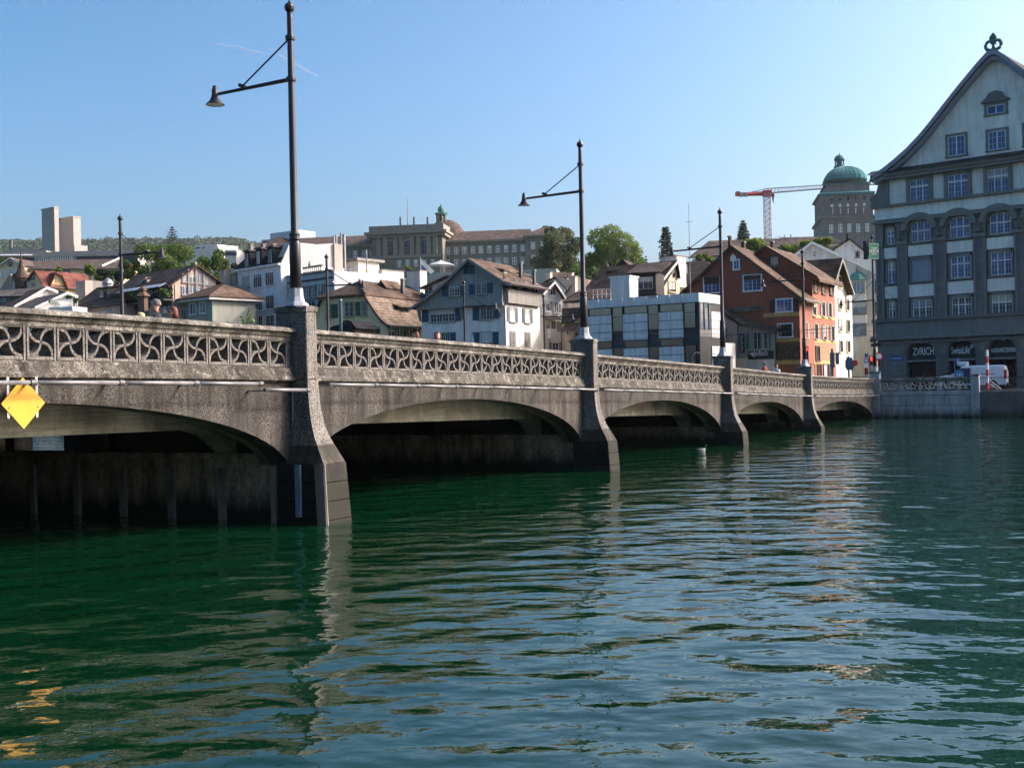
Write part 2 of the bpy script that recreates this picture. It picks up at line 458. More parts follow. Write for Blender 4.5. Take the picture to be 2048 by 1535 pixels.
# spandrels, vaults, deck
def arch_z(s, a, c):
    mid = (a + c) / 2; hs = (c - a) / 2
    u = max(-1, min(1, (s - mid) / hs))
    return T(s) - 1.64 - 1.7 * (1 - math.sqrt(max(0, 1 - u * u)))
for i in range(len(ENDS) - 1):
    a, c = ENDS[i] + (.3 if i else 0), ENDS[i + 1] - .3
    nn = 40
    for side in (0, 1):
        fr = BF if side == 0 else Fr(OB - BN * WB, BD, -BN)
        mb = MB(); v = []; f = []
        # spandrel slab between arch curve and base course, plus vault strip running inwards
        prof = []
        for j in range(nn + 1):
            u = -math.cos(math.pi * j / nn); s = (a + c) / 2 + (c - a) / 2 * u
            prof.append((s, arch_z(s, a, c)))
        for (s, z) in prof:
            v += [fr.pt(s, 0, z), fr.pt(s, 0, T(s) - 1.25), fr.pt(s, -.5, T(s) - 1.25), fr.pt(s, -.5, z)]
        for j in range(nn):
            o = j * 4
            f += [(o, o + 4, o + 5, o + 1), (o + 1, o + 5, o + 6, o + 2), (o + 2, o + 6, o + 7, o + 3), (o + 3, o + 7, o + 4, o)]
        f += [(0, 1, 2, 3), (nn * 4, nn * 4 + 1, nn * 4 + 2, nn * 4 + 3)]
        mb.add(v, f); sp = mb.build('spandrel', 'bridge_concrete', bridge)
        mb = MB(); v = []; f = []
        for (s, z) in prof:
            v += [fr.pt(s, -.03, z + .004), fr.pt(s, -.75, z + .004), fr.pt(s, -.75, z + .35), fr.pt(s, -.03, z + .35)]
        for j in range(nn):
            o = j * 4
            f += [(o, o + 4, o + 5, o + 1), (o + 1, o + 5, o + 6, o + 2), (o + 2, o + 6, o + 7, o + 3), (o + 3, o + 7, o + 4, o)]
        mb.add(v, f); mb.build('vault', 'vault_concrete', bridge, smooth=True)
        # edge girder behind the facade arch, haunched towards the piers
        rows = []
        for j in range(25):
            s = a + (c - a) * j / 24; e_ = min(s - a, c - s); zb = T(s) - 2.28 - .62 * max(0, 1 - e_ / 1.3) ** 2
            rows.append([fr.pt(s, -1.55, zb), fr.pt(s, -2.15, zb), fr.pt(s, -2.15, T(s) - 1.25), fr.pt(s, -1.55, T(s) - 1.25)])
        MB().ring(rows).build('edge_girder', 'girder_face', bridge)
    # girders inside, standing on bearings
    for k in range(4):
        w = -6.2 - k * 3.7
        mb = MB(); nseg = 6; rows = []
        for j in range(nseg + 1):
            s = a + (c - a) * j / nseg; zt = T(s) - 1.25; zb = T(s) - 2.34
            rows.append([BF.pt(s, w - .35, zb), BF.pt(s, w + .35, zb), BF.pt(s, w + .35, zt), BF.pt(s, w - .35, zt)])
        mb.ring(rows).build('girder', 'girder_dark', bridge)
        for s in (a + .15, c - .15):
            MB().box(BF, s - .3, s + .3, w - .45, w + .45, T(s) - 2.86, T(s) - 2.35).build('bearing', 'black_metal', bridge)
mb = MB(); sweep(mb, [(-.385, -1.24), (-.385, -1.03), (-WB + .385, -1.03), (-WB + .385, -1.24)], ENDS[0], SEND + .5, 30)
mb.build('deck', 'asphalt', bridge)
# piers
def pier(s0, full=True):
    t0 = T(s0)
    rp = t0 - 4.43
    for side in (0, 1):
        fr = BF if side == 0 else Fr(OB - BN * WB, BD, -BN)
        def lp(w, h, z, back=-.42): return [fr.pt(s0 - h, back, z), fr.pt(s0 + h, back, z), fr.pt(s0 + h, w, z), fr.pt(s0 - h, w, z)]
        mb = MB(); mb.ring([lp(.45, .2, 3.24 + rp), lp(.45, .2, t0 + .36)])
        pl = mb.build('pillar', 'pillar_concrete', bridge, bev=.02)
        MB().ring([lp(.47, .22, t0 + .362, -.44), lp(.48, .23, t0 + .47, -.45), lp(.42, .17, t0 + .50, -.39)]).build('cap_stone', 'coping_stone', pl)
        cv = [(3.236, .452, .202), (2.95, .465, .207), (2.72, .485, .215), (2.5, .515, .225), (2.3, .555, .24), (2.1, .61, .262), (1.92, .68, .29), (1.75, .77, .325)]
        MB().ring([lp(w, h, z + rp, -.25) for z, w, h in cv]).build('flare', 'pillar_concrete', pl)
        MB().ring([lp(.775, .33, 1.745 + rp, -.25), lp(1.0, .42, 1.34 + rp, -.25)]).build('flare_foot', 'flare_concrete', pl)
        # footing of cut stone, four courses, each course two stones on the long side
        zt = 1.336 + rp; zs = [zt, zt - .42, zt - .84, zt - 1.26, -1.2]
        ft = None
        for q in range(4):
            z1, z0 = zs[q], zs[q + 1]
            def ex(z): return 1.02 + .10 * (zt - z) / 1.34, .43 + .04 * (zt - z) / 1.34
            (w1, h1), (w0, h0) = ex(z1), ex(z0)
            cut = .35 if q % 2 else .62
            for bk, ff in ((-.3, cut), (cut, 1.0)):
                g = .006
                def lq(w, h, z):
                    wb = bk if bk < 0 else bk + g
                    wf = w if ff == 1.0 else ff - g
                    return [fr.pt(s0 - h, wb, z), fr.pt(s0 + h, wb, z), fr.pt(s0 + h, wf, z), fr.pt(s0 - h, wf, z)]
                o = MB().ring([lq(w0, h0, z0 + g), lq(w1, h1, z1 - g)]).build('footing_stone', 'footing_stone', bridge if ft is None else ft, bev=.012)
    # wall of the pier through the whole width
    mb = MB(); mb.box(BF, s0 - .36, s0 + .36, -WB + .25, -.28, -1.2, t0 - 2.86)
    w_ = mb.build('pier_wall', 'pier_wall', bridge)
    MB().box(BF, s0 - .42, s0 + .42, -WB + .5, -.5, t0 - 2.99, t0 - 2.858).build('ledge', 'pier_wall', w_)
    # diaphragm walls added over the pier to block light; the nearest pier keeps an opening
    for w0, w1 in (((-5.4, -.5), (-WB + .5, -11.8)) if s0 == 0.0 else ((-WB + .5, -.5),)):
        MB().box(BF, s0 - .3, s0 + .3, w0, w1, t0 - 2.85, t0 - 1.25).build('filler', 'girder_dark', w_)
    if s0 == 0.0:
        for k in range(6):      # timber fender posts on the near face of the first pier
            w = -.42 - k * 1.55
            MB().box(BF, s0 - .44, s0 - .37, w - .07, w + .07, -.8, t0 - 3.2).build('fender_post', 'timber_fender', w_)
            MB().box(BF, s0 - .43, s0 - .37, w + .09, w + .14, -.8, t0 - 3.2).build('fender_rail', 'galvanised', w_)
for p in PIERS: pier(p)
# timber boards and a steel rail on the nose of the first pier
fn = MB(); fn.add([BF.pt(-.475, .78, 1.33), BF.pt(-.475, 1.03, 1.33), BF.pt(-.525, 1.13, -.4), BF.pt(-.525, .88, -.4), BF.pt(-.43, .78, 1.33), BF.pt(-.43, 1.03, 1.33), BF.pt(-.47, 1.13, -.4), BF.pt(-.47, .88, -.4)], [(0, 1, 2, 3), (4, 5, 6, 7), (0, 1, 5, 4), (1, 2, 6, 5), (2, 3, 7, 6), (3, 0, 4, 7)])
tag(fn.build('fender_board', 'timber_fender', loc=BF.pt(-.5, .9, 0)), 'weathered timber board fixed to the nose of the nearest pier', 'board')
tag(MB().tube([BF.pt(-.49, 1.07, 1.35), BF.pt(-.54, 1.18, -.4)], .022, 8).build('fender_pipe', 'galvanised', loc=BF.pt(-.5, 1.1, 0)), 'thin steel pipe running down the nose of the nearest pier into water', 'pipe')
tag(MB().tube([BF.pt(-.22, .03, 3.05), BF.pt(-.24, .05, 1.75)], .02, 8).build('conduit', 'galvanised', loc=BF.pt(-.22, .03, 1.75)), 'thin grey conduit running down beside the nearest pillar', 'conduit')
tag(MB().box(BF, -.56, -.50, .30, .44, .15, 1.33).build('blue_bar', 'blue_plate', loc=BF.pt(-.5, .35, .15)), 'narrow blue grey steel bar at the foot of the nearest pier', 'steel bar')

# abutment pillar and wing wall along the far quay
QF = Fr(BF.pt(SEND + .2, 0, 0), BN, -BD)      # a = along the quay to the right, b = out over the water
t0 = T(SEND)
def abut_pillar(a0, a1, label, ztop, nm='quay_pillar'):
    o = thing(nm, QF.pt((a0 + a1) / 2, 0, 0), label, 'pillar')
    MB().box(QF, a0, a1, -.5, .2, -1, ztop).build('shaft', 'wing_stone', o, bev=.02)
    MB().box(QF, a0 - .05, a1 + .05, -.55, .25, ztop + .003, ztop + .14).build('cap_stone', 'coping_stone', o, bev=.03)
    return o
abut_pillar(-.3, .45, 'grey stone pillar where the bridge meets the far quay, carrying the last lamp', t0 + .40)
wing = thing('wing_wall', QF.pt(3.5, 0, 0), 'pale stone quay wall topped with pierced parapet beside the bridge end', 'wall')
WL = 7.05
zb = t0 - 1.0
rows_z = [zb - .35, zb - .36 - .75, zb - .36 - 1.5, -1.0]
MB().box(QF, .5, WL - .05, -.5, -.05, -1, zb - .36).build('backing', 'girder_dark', wing)
for q in range(3):
    z1, z0 = rows_z[q], rows_z[q + 1]
    x = .5; first = True
    while x < WL - .1:
        w = 1.55 if not (first and q % 2) else .8
        first = False
        x1 = min(WL - .06, x + w)
        MB().box(QF, x + .014, x1 - .014, -.06, .04 + random.uniform(0, .02), z0 + .014, z1 - .014).build('stone_block', 'wing_stone', wing, bev=.012)
        x = x1
MB().box(QF, .5, WL - .06, -.3, .1, zb - .345, zb - .02).build('base_course', 'wing_stone', wing, bev=.02)
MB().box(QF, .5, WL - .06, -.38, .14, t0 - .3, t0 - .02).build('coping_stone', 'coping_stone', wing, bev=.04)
nq = 9; e0, e1 = .62, WL - .2
for i in range(nq):
    p = QF.pt(e0 + (i + .5) * (e1 - e0) / nq, 0, t0 - .62)
    o = put_panel(wing, LOC['wing_wall'], p, math.atan2(BN.y, BN.x) + math.pi, 0, i); o.data = PANW[i % 2]
abut_pillar(WL - .05, WL + .55, 'low stone end pillar between the pierced parapet and the iron railing', t0 + .02)
quay = MB().box(QF, WL + .55, 60, -.6, .0, -1.2, t0 - 1.15).build('quay_wall', 'quay_stone', loc=QF.pt(20, 0, 0))
tag(quay, 'dark stone river wall below the iron railing at the right', 'wall')
quay2 = MB().box(Fr(QF.pt(-WB, 0, 0), -BN, -BD), .3, 160, -.6, .0, -1.2, t0 - 1.15).build('quay_wall', 'quay_stone', loc=QF.pt(-60, 0, 0))
tag(quay2, 'far stone river wall behind the bridge seen through its arches', 'wall')
MB().box(QF, -WB - .3, -.3, -.6, .0, -1.2, t0 - 1.26).build('abutment', 'quay_stone', bridge)
# iron railing on the quay wall
zr = t0 - 1.15
rail = thing('iron_railing', QF.pt(14, -.2, zr), 'black iron railing with upright bars along the quay at the right', 'railing')
MB().box(QF, WL + .56, 26, -.28, -.2, zr + 1.0, zr + 1.05).build('top_rail', 'black_metal', rail)
MB().box(QF, WL + .56, 26, -.27, -.21, zr + .1, zr + .14).build('bottom_rail', 'black_metal', rail)
x = WL + .7; bar = None
while x < 26:
    if bar is None:
        bar = MB().box(QF, x - .012, x + .012, -.255, -.225, zr + .14, zr + 1.0).build('bar', 'black_metal', rail); bx0 = x
    else:
        o = bpy.data.objects.new('bar', bar.data); col.objects.link(o); o.parent = rail
        dv = QF.pt(x, 0, 0) - QF.pt(bx0, 0, 0); o.location = dv
    x += .14

# ---------------------------------------------------------------- lamps on the pillars
def lamp(base, direction, hgt, label, arm=2.6, arm_z=.70, base_r=.17, arm2=None):
    """cast base, tapered pole with collar and finial, arm with tie rod and bell shaped shade"""
    o = thing('street_lamp', base, label, 'street lamp', 'tall lamps along the bridge')
    d = Vector((direction[0], direction[1], 0)).normalized()
    P = Vector(base); k = hgt / 7.0; kc = 1.0
    MB().lathe(P, [(.30, 0), (.28, .05), (.20, .12), (.175, .22), (.165, .40), (.17, .42)], 8).build('base', 'zinc_base', o)
    pole = MB().lathe(P, [(.135, .41), (.13, 1.45), (.11, 1.5), (.088, 1.55), (.08, 3.6 * k), (.066, 6.6 * k), (.064, 6.75 * k)], 14).build('pole', 'lamp_metal', o, smooth=True)
    MB().lathe(P, [(.12, 1.52), (.135, 1.55), (.12, 1.58), (.12, 1.63), (.13, 1.66), (.11, 1.69)], 14).build('collar', 'lamp_metal', pole)
    MB().lathe(P, [(.08, 6.74 * k), (.11, 6.78 * k), (.12, 6.84 * k), (.10, 6.9 * k), (.05, 6.93 * k), (.02, 6.98 * k), (.012, 7.05 * k)], 12).build('finial', 'lamp_metal', pole)
    za = hgt * arm_z; zt_ = hgt * (arm_z + .135)
    for z in (za, zt_):
        MB().lathe(P, [(.11, z - .05), (.115, z), (.11, z + .05)], 12).build('clamp', 'lamp_metal', pole)
    q = P + Vector((0, 0, za)); e = q + d * arm + Vector((0, 0, -.06))
    am = MB().tube([q, e], [.05, .038], 8).build('arm', 'lamp_metal', o)
    MB().tube([P + Vector((0, 0, zt_)), q + d * arm * .66 + Vector((0, 0, .03))], .02, 6).build('tie_rod', 'lamp_metal', am)
    MB().tube([q + d * arm * .62 + Vector((0, 0, -.01)), q + d * arm * .70 + Vector((0, 0, .07))], .05, 6).build('clevis', 'lamp_metal', am)
    h = e + d * .10
    sh = MB().lathe(h, [(.02, .22), (.05, .2), (.055, .14), (.075, .12), (.075, .0), (.09, -.06), (.13, -.15), (.21, -.22), (.225, -.245), (.215, -.245), (.12, -.16), (.05, -.05)], 18).build('lamp_shade', 'lamp_metal', o, smooth=True)
    MB().lathe(h, [(.02, -.18), (.14, -.19), (.20, -.235), (.13, -.25), (.02, -.255)], 16).build('diffuser', 'lamp_inside', sh)
    return o
LAB = ['tall dark street lamp on the nearest pillar, arm reaching left', 'dark street lamp on the second pillar in front of the modern white panel building', 'dark street lamp on the third pillar in front of the red house', 'dark street lamp on the fourth pillar beside the traffic light', 'dark street lamp on the last pillar carrying the green sign']
for i, (s, lab) in enumerate(zip(PIERS[1:] + [SEND + .1], LAB)):
    b = BF.pt(s, .03, T(s) + .5) if i < 4 else QF.pt(.07, -.15, t0 + .54)
    lamp(b, -BN, 7.05 if i < 4 else 10.6, lab, arm=2.15 if i < 2 else 2.35, arm_z=.742 if i < 4 else .52)
# far side lamps
FL = [(247, 'slim dark street lamp standing before the trees at far left'), (658, 'dark street lamp standing in front of the yellow house'), (931, 'dark street lamp standing in front of the blue boarded gable'), (1090, 'dark street lamp at the right corner of the blue boarded house')]
FF = Fr(OB - BN * WB, BD, -BN)
for i, (px, lab) in enumerate(FL):
    a, z = FF.hit(px, 700)
    lamp(FF.pt(a, .03, T(min(a, 88)) + .1), BN, 7.05, lab, arm=2.35, arm_z=.742)

# ---------------------------------------------------------------- service pipes slung along the spandrels
def service_pipe(s0, s1, label, dz=-1.30, seg=2.0, b=.50):
    o = thing('service_pipe', BF.pt((s0 + s1) / 2, b, T((s0 + s1) / 2) + dz), label, 'pipe', 'pipes along the bridge')
    n = max(1, round((s1 - s0) / seg))
    for i in range(n):
        a, c = s0 + (s1 - s0) * i / n, s0 + (s1 - s0) * (i + 1) / n
        MB().tube([BF.pt(a + .03, b, T(a) + dz), BF.pt(c - .03, b, T(c) + dz)], .042, 10).build('pipe_length', 'pipe_steel', o, smooth=True)
        MB().tube([BF.pt(c - .06, b, T(c) + dz), BF.pt(c + .06, b, T(c) + dz)], .058, 10).build('coupling', 'dark_steel', o)
        for q in (-.12, .12):
            MB().tube([BF.pt(a + q + (.2 if q < 0 else 0), .0, T(a) + dz - .02), BF.pt(a + q + (.2 if q < 0 else 0), b + .03, T(a) + dz - .02)], .02, 6).build('bracket', 'galvanised', o)
service_pipe(-16.0, -1.95, 'long steel pipe on the nearest span, passing behind the yellow sign')
service_pipe(-1.85, -.28, 'short lowered steel pipe next to the nearest pillar', dz=-1.43, seg=2.5)
for i, nm in enumerate(('second span from the left', 'third span from the left', 'fourth span from the left')):
    service_pipe(PIERS[i + 1] + .5, PIERS[i + 2] - .05, 'steel pipe slung along the ' + nm)
service_pipe(PIERS[4] + .5, SEND - .4, 'steel pipe on the farthest span')
# yellow diamond plate
a0, zc = BF.hit(46, 806, .19)
sg = thing('diamond_sign', BF.pt(a0, .30, zc), 'yellow diamond shaped navigation sign hanging on the nearest arch', 'sign')
hw = .455; hh = .44; rr = .03
dp = [(a0, zc + hh), (a0 + .02, zc + hh - .02), (a0 + hw - .015, zc + .02), (a0 + hw, zc), (a0 + hw - .015, zc - .02), (a0 + .02, zc - hh + .02), (a0, zc - hh), (a0 - .02, zc - hh + .02), (a0 - hw + .015, zc - .02), (a0 - hw, zc), (a0 - hw + .015, zc + .02), (a0 - .02, zc + hh - .02)]
MB().prism(BF, dp, .19, .202).build('plate', 'sign_yellow', sg)
for q in (-.3, .3):
    MB().box(BF, a0 + q - .025, a0 + q + .025, .165, .187, zc - .25, zc + .45).build('bracket', 'galvanised', sg)
for q, w in ((0, .3), (-.3, -.07), (.3, -.07)):
    MB().box(BF, a0 + q - .012, a0 + q + .012, .202, .21, zc + w - .012, zc + w + .012).build('bolt', 'dark_steel', sg)
# ================================================================ houses on the far bank
def zone(x0, y0, k): return lambda x, y: (x0 + x * k, y0 + y * k)
zA = zone(0, 380, 500 / 2048); zB = zone(440, 380, 420 / 2048); zC = zone(720, 380, 460 / 2048); zD = zone(1080, 420, 400 / 1806)
zE = zone(1340, 440, 440 / 1986); zF = zone(1720, 60, 328 / 1399); zG = zone(1700, 380, 348 / 1113); zH = zone(1440, 280, 360 / 2048)
z1 = zone(0, 500, 240 / 2048); z2 = zone(230, 500, 260 / 2048); z3 = zone(620, 480, 240 / 1842); z4 = zone(820, 510, 280 / 2048)
z5 = zone(1060, 520, 140 / 1194); z6 = zone(1440, 560, 340 / 2048); z7 = zone(1760, 640, 288 / 2048); z8 = zone(1740, 390, 308 / 1818)

for n_, c_ in {'white_plaster': (0.780, 0.730, 0.660), 'pale_plaster': (0.640, 0.590, 0.530), 'blue_white': (0.74, 0.75, 0.76), 'yellow_plaster': (0.800, 0.620, 0.340),
               'pink_plaster': (.52, .38, .32), 'cream_plaster': (0.66, 0.55, 0.38), 'grey_plaster': (.34, .35, .33), 'greygreen': (.30, .31, .26),
               'red_plaster': (.270, .083, .048), 'sunlit_red_plaster': (0.520, 0.220, 0.105), 'ochre_band': (.50, .34, .12), 'mural': (.26, .16, .09), 'kino_panel': (.10, .06, .035),
               'sky_plaster': (.42, .55, .66), 'bluegrey_plaster': (0.45, 0.48, 0.52), 'brown_wood': (.10, .06, .04), 'dark_wood': (.035, .028, .024),
               'stone_trim': (.26, .26, .24), 'grey_trim': (0.220, 0.215, 0.205), 'white_trim': (0.820, 0.810, 0.790), 'yellow_trim': (.45, .30, .09), 'sandstone_trim': (.225, .21, .175),
               'panel_white': (0.740, 0.720, 0.700), 'copper_green': (.05, .20, .16), 'copper_teal': (.035, .16, .17), 'board_grey': (0.330, 0.325, 0.305), 'silo': (0.360, 0.325, 0.300),
               'right_stone': (0.200, 0.190, 0.175), 'right_stone2': (0.155, 0.148, 0.140), 'right_plaster': (0.850, 0.800, 0.720), 'hospital_dark': (.03, .035, .05), 'hospital_grey': (.33, .31, .29),
               'sunny_plaster': (.56, .56, .56), 'firewall_plaster': (.44, .42, .41), 'beige_concrete': (.38, .33, .29), 'blind_grey': (.30, .31, .36), 'awning_white': (.55, .58, .62), 'rail_dark': (.03, .03, .03), 'lit_cream': (0.62, 0.52, 0.38)}.items():
    paint(n_, c_, .75, .10, .20)
for n_, c_ in {'shutter_blue': (.030, .075, .115), 'shutter_green': (.012, .07, .025), 'shutter_teal': (.03, .15, .14), 'shutter_brown': (.05, .02, .015), 'shutter_grey': (.20, .20, .18),
               'black_paint': (.008, .008, .010), 'blue_paint': (.02, .09, .30), 'exit_green': (.005, .22, .10), 'frame_dark': (.02, .025, .035), 'steel_blue': (.05, .09, .16)}.items():
    paint(n_, c_, .5, .08, .1)
tiles('tile_brown', (.085, .058, .043), (.15, .105, .078)); tiles('tile_dark', (.045, .036, .034), (.085, .066, .058))
tiles('tile_light', (.15, .115, .088), (.24, .185, .14)); tiles('tile_red', (.17, .06, .045), (.25, .10, .075)); tiles('tile_slate', (.016, .018, .024), (.032, .034, .042))
tiles('tile_far', (.10, .075, .065), (.145, .11, .095), .6); tiles('tile_grey', (.10, .09, .085), (.15, .135, .125))
tiles('copper_seam', (.03, .17, .18), (.05, .21, .21), 1.5, .15)
masonry('sandstone', (.20, .192, .165), (.17, .165, .145), (.12, .11, .09), 1.3, .55, .03)
masonry('uni_stone', (.225, .21, .20), (.185, .175, .165), (.13, .11, .10), 1.5, .65, .04)
masonry('ashlar_dark', (.19, .18, .17), (.155, .15, .145), (.09, .085, .08), .9, .45, .012, rot=R(41))

paint('linen', (.40, .37, .31), .85, .1, .1)
def HP(fr, Z, pts, b=0): return [fr.hit(*Z(x, y), b) for x, y in pts]
def wallp(fr, parent, Z, pts, D, mat, base=1.0, name='wall', b=0.0):
    p = HP(fr, Z, pts, b)
    poly = [(p[0][0], base)] + p + [(p[-1][0], base)]
    return MB().prism(fr, poly, b, -D).build(name, mat, parent)
def roofp(fr, parent, Z, pts, ov, D, mat, th=.22, name='roof', back=.4, board=None):
    p = HP(fr, Z, pts, ov)
    mb = MB()
    for (a0, z0), (a1, z1_) in zip(p, p[1:]):
        q = [fr.pt(a0, ov, z0), fr.pt(a1, ov, z1_), fr.pt(a1, -D - back, z1_), fr.pt(a0, -D - back, z0)]
        mb.slab(q, th)
    r = mb.build(name, mat, parent)
    for (a0, z0) in (p[0], p[-1]): MB().tube([fr.pt(a0, ov, z0 - .05), fr.pt(a0, -D - back, z0 - .05)], .09, 6).build('gutter', 'dark_steel', r)
    if board:
        mb = MB()
        for (a0, z0), (a1, z1_) in zip(p, p[1:]):
            mb.prism(fr, [(a0, z0 - .02), (a1, z1_ - .02), (a1, z1_ - .34), (a0, z0 - .34)], ov + .004, ov + .07)
        mb.build('barge_board', board, r)
    return r
def roof_front(fr, parent, Z, eL, eR, rL, rR, run, mat, ov=.5, th=.2, back=True):
    """a roof whose slope faces the viewer: eave line in front, ridge 'run' metres behind"""
    e0, e1 = fr.hit(*Z(*eL), ov), fr.hit(*Z(*eR), ov); r0, r1 = fr.hit(*Z(*rL), -run), fr.hit(*Z(*rR), -run)
    mb = MB().slab([fr.pt(e0[0], ov, e0[1]), fr.pt(e1[0], ov, e1[1]), fr.pt(r1[0], -run, r1[1]), fr.pt(r0[0], -run, r0[1])], th)
    if back: mb.slab([fr.pt(r0[0], -run, r0[1]), fr.pt(r1[0], -run, r1[1]), fr.pt(e1[0], -2 * run - ov, e1[1]), fr.pt(e0[0], -2 * run - ov, e0[1])], th)
    rr = mb.build('roof', mat, parent); MB().tube([fr.pt(e0[0], ov + .06, e0[1] - .06), fr.pt(e1[0], ov + .06, e1[1] - .06)], .09, 6).build('gutter', 'dark_steel', rr)
    return rr, (e0, e1, r0, r1)
def rect(fr, Z, cx, cy, w, h, b=0):
    X, Y = Z(cx, cy); x0, _ = Z(cx - w / 2, cy); x1, _ = Z(cx + w / 2, cy); _, y0 = Z(cx, cy - h / 2); _, y1 = Z(cx, cy + h / 2)
    return fr.hit(x0, Y, b)[0], fr.hit(x1, Y, b)[0], fr.hit(X, y1, b)[1], fr.hit(X, y0, b)[1]
def win(fr, parent, Z, cx, cy, w, h, cols=2, rows=2, fm='white_trim', sm=None, sw=.10, sill=None, g='glass', b=0.0, bar=.034, arch=False, blind=None, thin=.009, heavy=()):
    """one window: frame with glazing bars, pane, optional surround, sill and blind"""
    a0, a1, z0, z1_ = rect(fr, Z, cx, cy, w, h, b)
    mb = MB(); top = z1_; ar = (a1 - a0) * .28 if arch else 0
    def ztop(a): return z1_ - ar + ar * math.sqrt(max(0, 1 - ((a - (a0 + a1) / 2) / ((a1 - a0) / 2)) ** 2)) if arch else z1_
    mb.box(fr, a0, a0 + bar, b + .02, b + .07, z0, ztop(a0 + bar)); mb.box(fr, a1 - bar, a1, b + .02, b + .07, z0, ztop(a1 - bar)); mb.box(fr, a0 + bar, a1 - bar, b + .021, b + .069, z0, z0 + bar)
    if not arch: mb.box(fr, a0 + bar, a1 - bar, b + .021, b + .069, z1_ - bar, z1_)
    else:
        for i in range(10):
            q0, q1 = a0 + (a1 - a0) * i / 10, a0 + (a1 - a0) * (i + 1) / 10
            mb.prism(fr, [(q0, ztop(q0) - bar), (q1, ztop(q1) - bar), (q1, ztop(q1)), (q0, ztop(q0))], b + .022, b + .071)
    for i in range(1, cols):
        a = a0 + (a1 - a0) * i / cols; t_ = bar * .75 if i in heavy or cols == 2 else thin
        mb.box(fr, a - t_, a + t_, b + .022, b + .066, z0 + bar, ztop(a) - (0 if arch else bar))
    for j in range(1, rows):
        z = z0 + (z1_ - ar - z0) * j / rows
        mb.box(fr, a0 + bar, a1 - bar, b + .023, b + .058, z - thin * .8, z + thin * .8)
    wd = mb.build('window', fm, parent)
    if arch:
        poly = [(a0 + .01, z0 + .01), (a1 - .01, z0 + .01)] + [(a1 - .01 - (a1 - a0 - .02) * i / 10, ztop(a1 - .01 - (a1 - a0 - .02) * i / 10) - .01) for i in range(11)]
        MB().prism(fr, poly, b + .004, b + .03).build('pane', g, wd)
    else: MB().box(fr, a0 + .01, a1 - .01, b + .004, b + .03, z0 + .01, z1_ - .01).build('pane', g, wd)
    if sm:
        mb = MB(); d_ = .10
        mb.box(fr, a0 - sw, a0 - .003, b, b + d_, z0, ztop(a0)); mb.box(fr, a1 + .003, a1 + sw, b, b + d_, z0, ztop(a1))
        if arch:
            for i in range(10):
                q0, q1 = a0 - sw + (a1 - a0 + 2 * sw) * i / 10, a0 - sw + (a1 - a0 + 2 * sw) * (i + 1) / 10
                c0, c1 = max(a0, min(a1, q0)), max(a0, min(a1, q1))
                mb.prism(fr, [(c0, ztop(c0) + .004), (c1, ztop(c1) + .004), (q1, ztop(c1) + sw), (q0, ztop(c0) + sw)], b, b + d_)
        else: mb.box(fr, a0 - sw, a1 + sw, b, b + d_ + .002, z1_ + .003, z1_ + sw)
        mb.build('surround', sm, wd)
    if sill or sm:
        MB().box(fr, a0 - sw - .04, a1 + sw + .04, b, b + .18, z0 - .12, z0 - .003).build('sill', sill or sm, wd)
    if blind is None and not arch and g.startswith('glass') and random.random() < .3: blind = random.choice((.25, .4, .55, .8))
    if blind: MB().box(fr, a0 + bar, a1 - bar, b + .031, b + .05, z0 + (z1_ - z0) * (1 - blind), z1_ - bar).build('blind', random.choice(('curtain', 'linen', 'blind_grey')), wd)
    return wd
def shut(fr, parent, Z, cx, cy, w, h, mat, b=0.0, slats=0):
    a0, a1, z0, z1_ = rect(fr, Z, cx, cy, w, h, b)
    mb = MB(); mb.box(fr, a0, a1, b + .02, b + .05, z0, z1_)
    n = slats or 6
    for i in range(n):
        q0 = z0 + (z1_ - z0) * (i + .2) / n; q1 = z0 + (z1_ - z0) * (i + .75) / n
        mb.add([fr.pt(a0 + .05, b + .051, q1), fr.pt(a1 - .05, b + .051, q1), fr.pt(a1 - .05, b + .1, q0), fr.pt(a0 + .05, b + .1, q0), fr.pt(a0 + .05, b + .051, q0), fr.pt(a1 - .05, b + .051, q0)], [(0, 1, 2, 3), (3, 2, 5, 4), (0, 3, 4), (1, 5, 2)])
    return mb.build('shutter', mat, parent)
def chimney(parent, p, w, d, z0, z1_, mat='beige_concrete', cap='grey_trim', fr=None):
    f = Fr((p.x, p.y), fr.u if fr else (1, 0))
    c = MB().box(f, -w / 2, w / 2, -d / 2, d / 2, z0, z1_).build('chimney', mat, parent)
    MB().box(f, -w / 2 - .08, w / 2 + .08, -d / 2 - .08, d / 2 + .08, z1_ + .003, z1_ + .12).build('chimney_cap', cap, c)
    return c
def chim_px(parent, fr, Z, x0, x1, ytop, b, drop=2.5, d=.8, mat='beige_concrete'):
    a0, z = fr.hit(*Z(x0, ytop), b); a1, _ = fr.hit(*Z(x1, ytop), b)
    return chimney(parent, fr.pt((a0 + a1) / 2, b, 0), a1 - a0, d, z - drop, z, mat, fr=fr)
def house(name, fr, a, label, cat='house'): return thing(name, fr.pt(a, -3, 1.0), label, cat)
def dpx(fr, px, py): return fr.hit(px, py)[0]

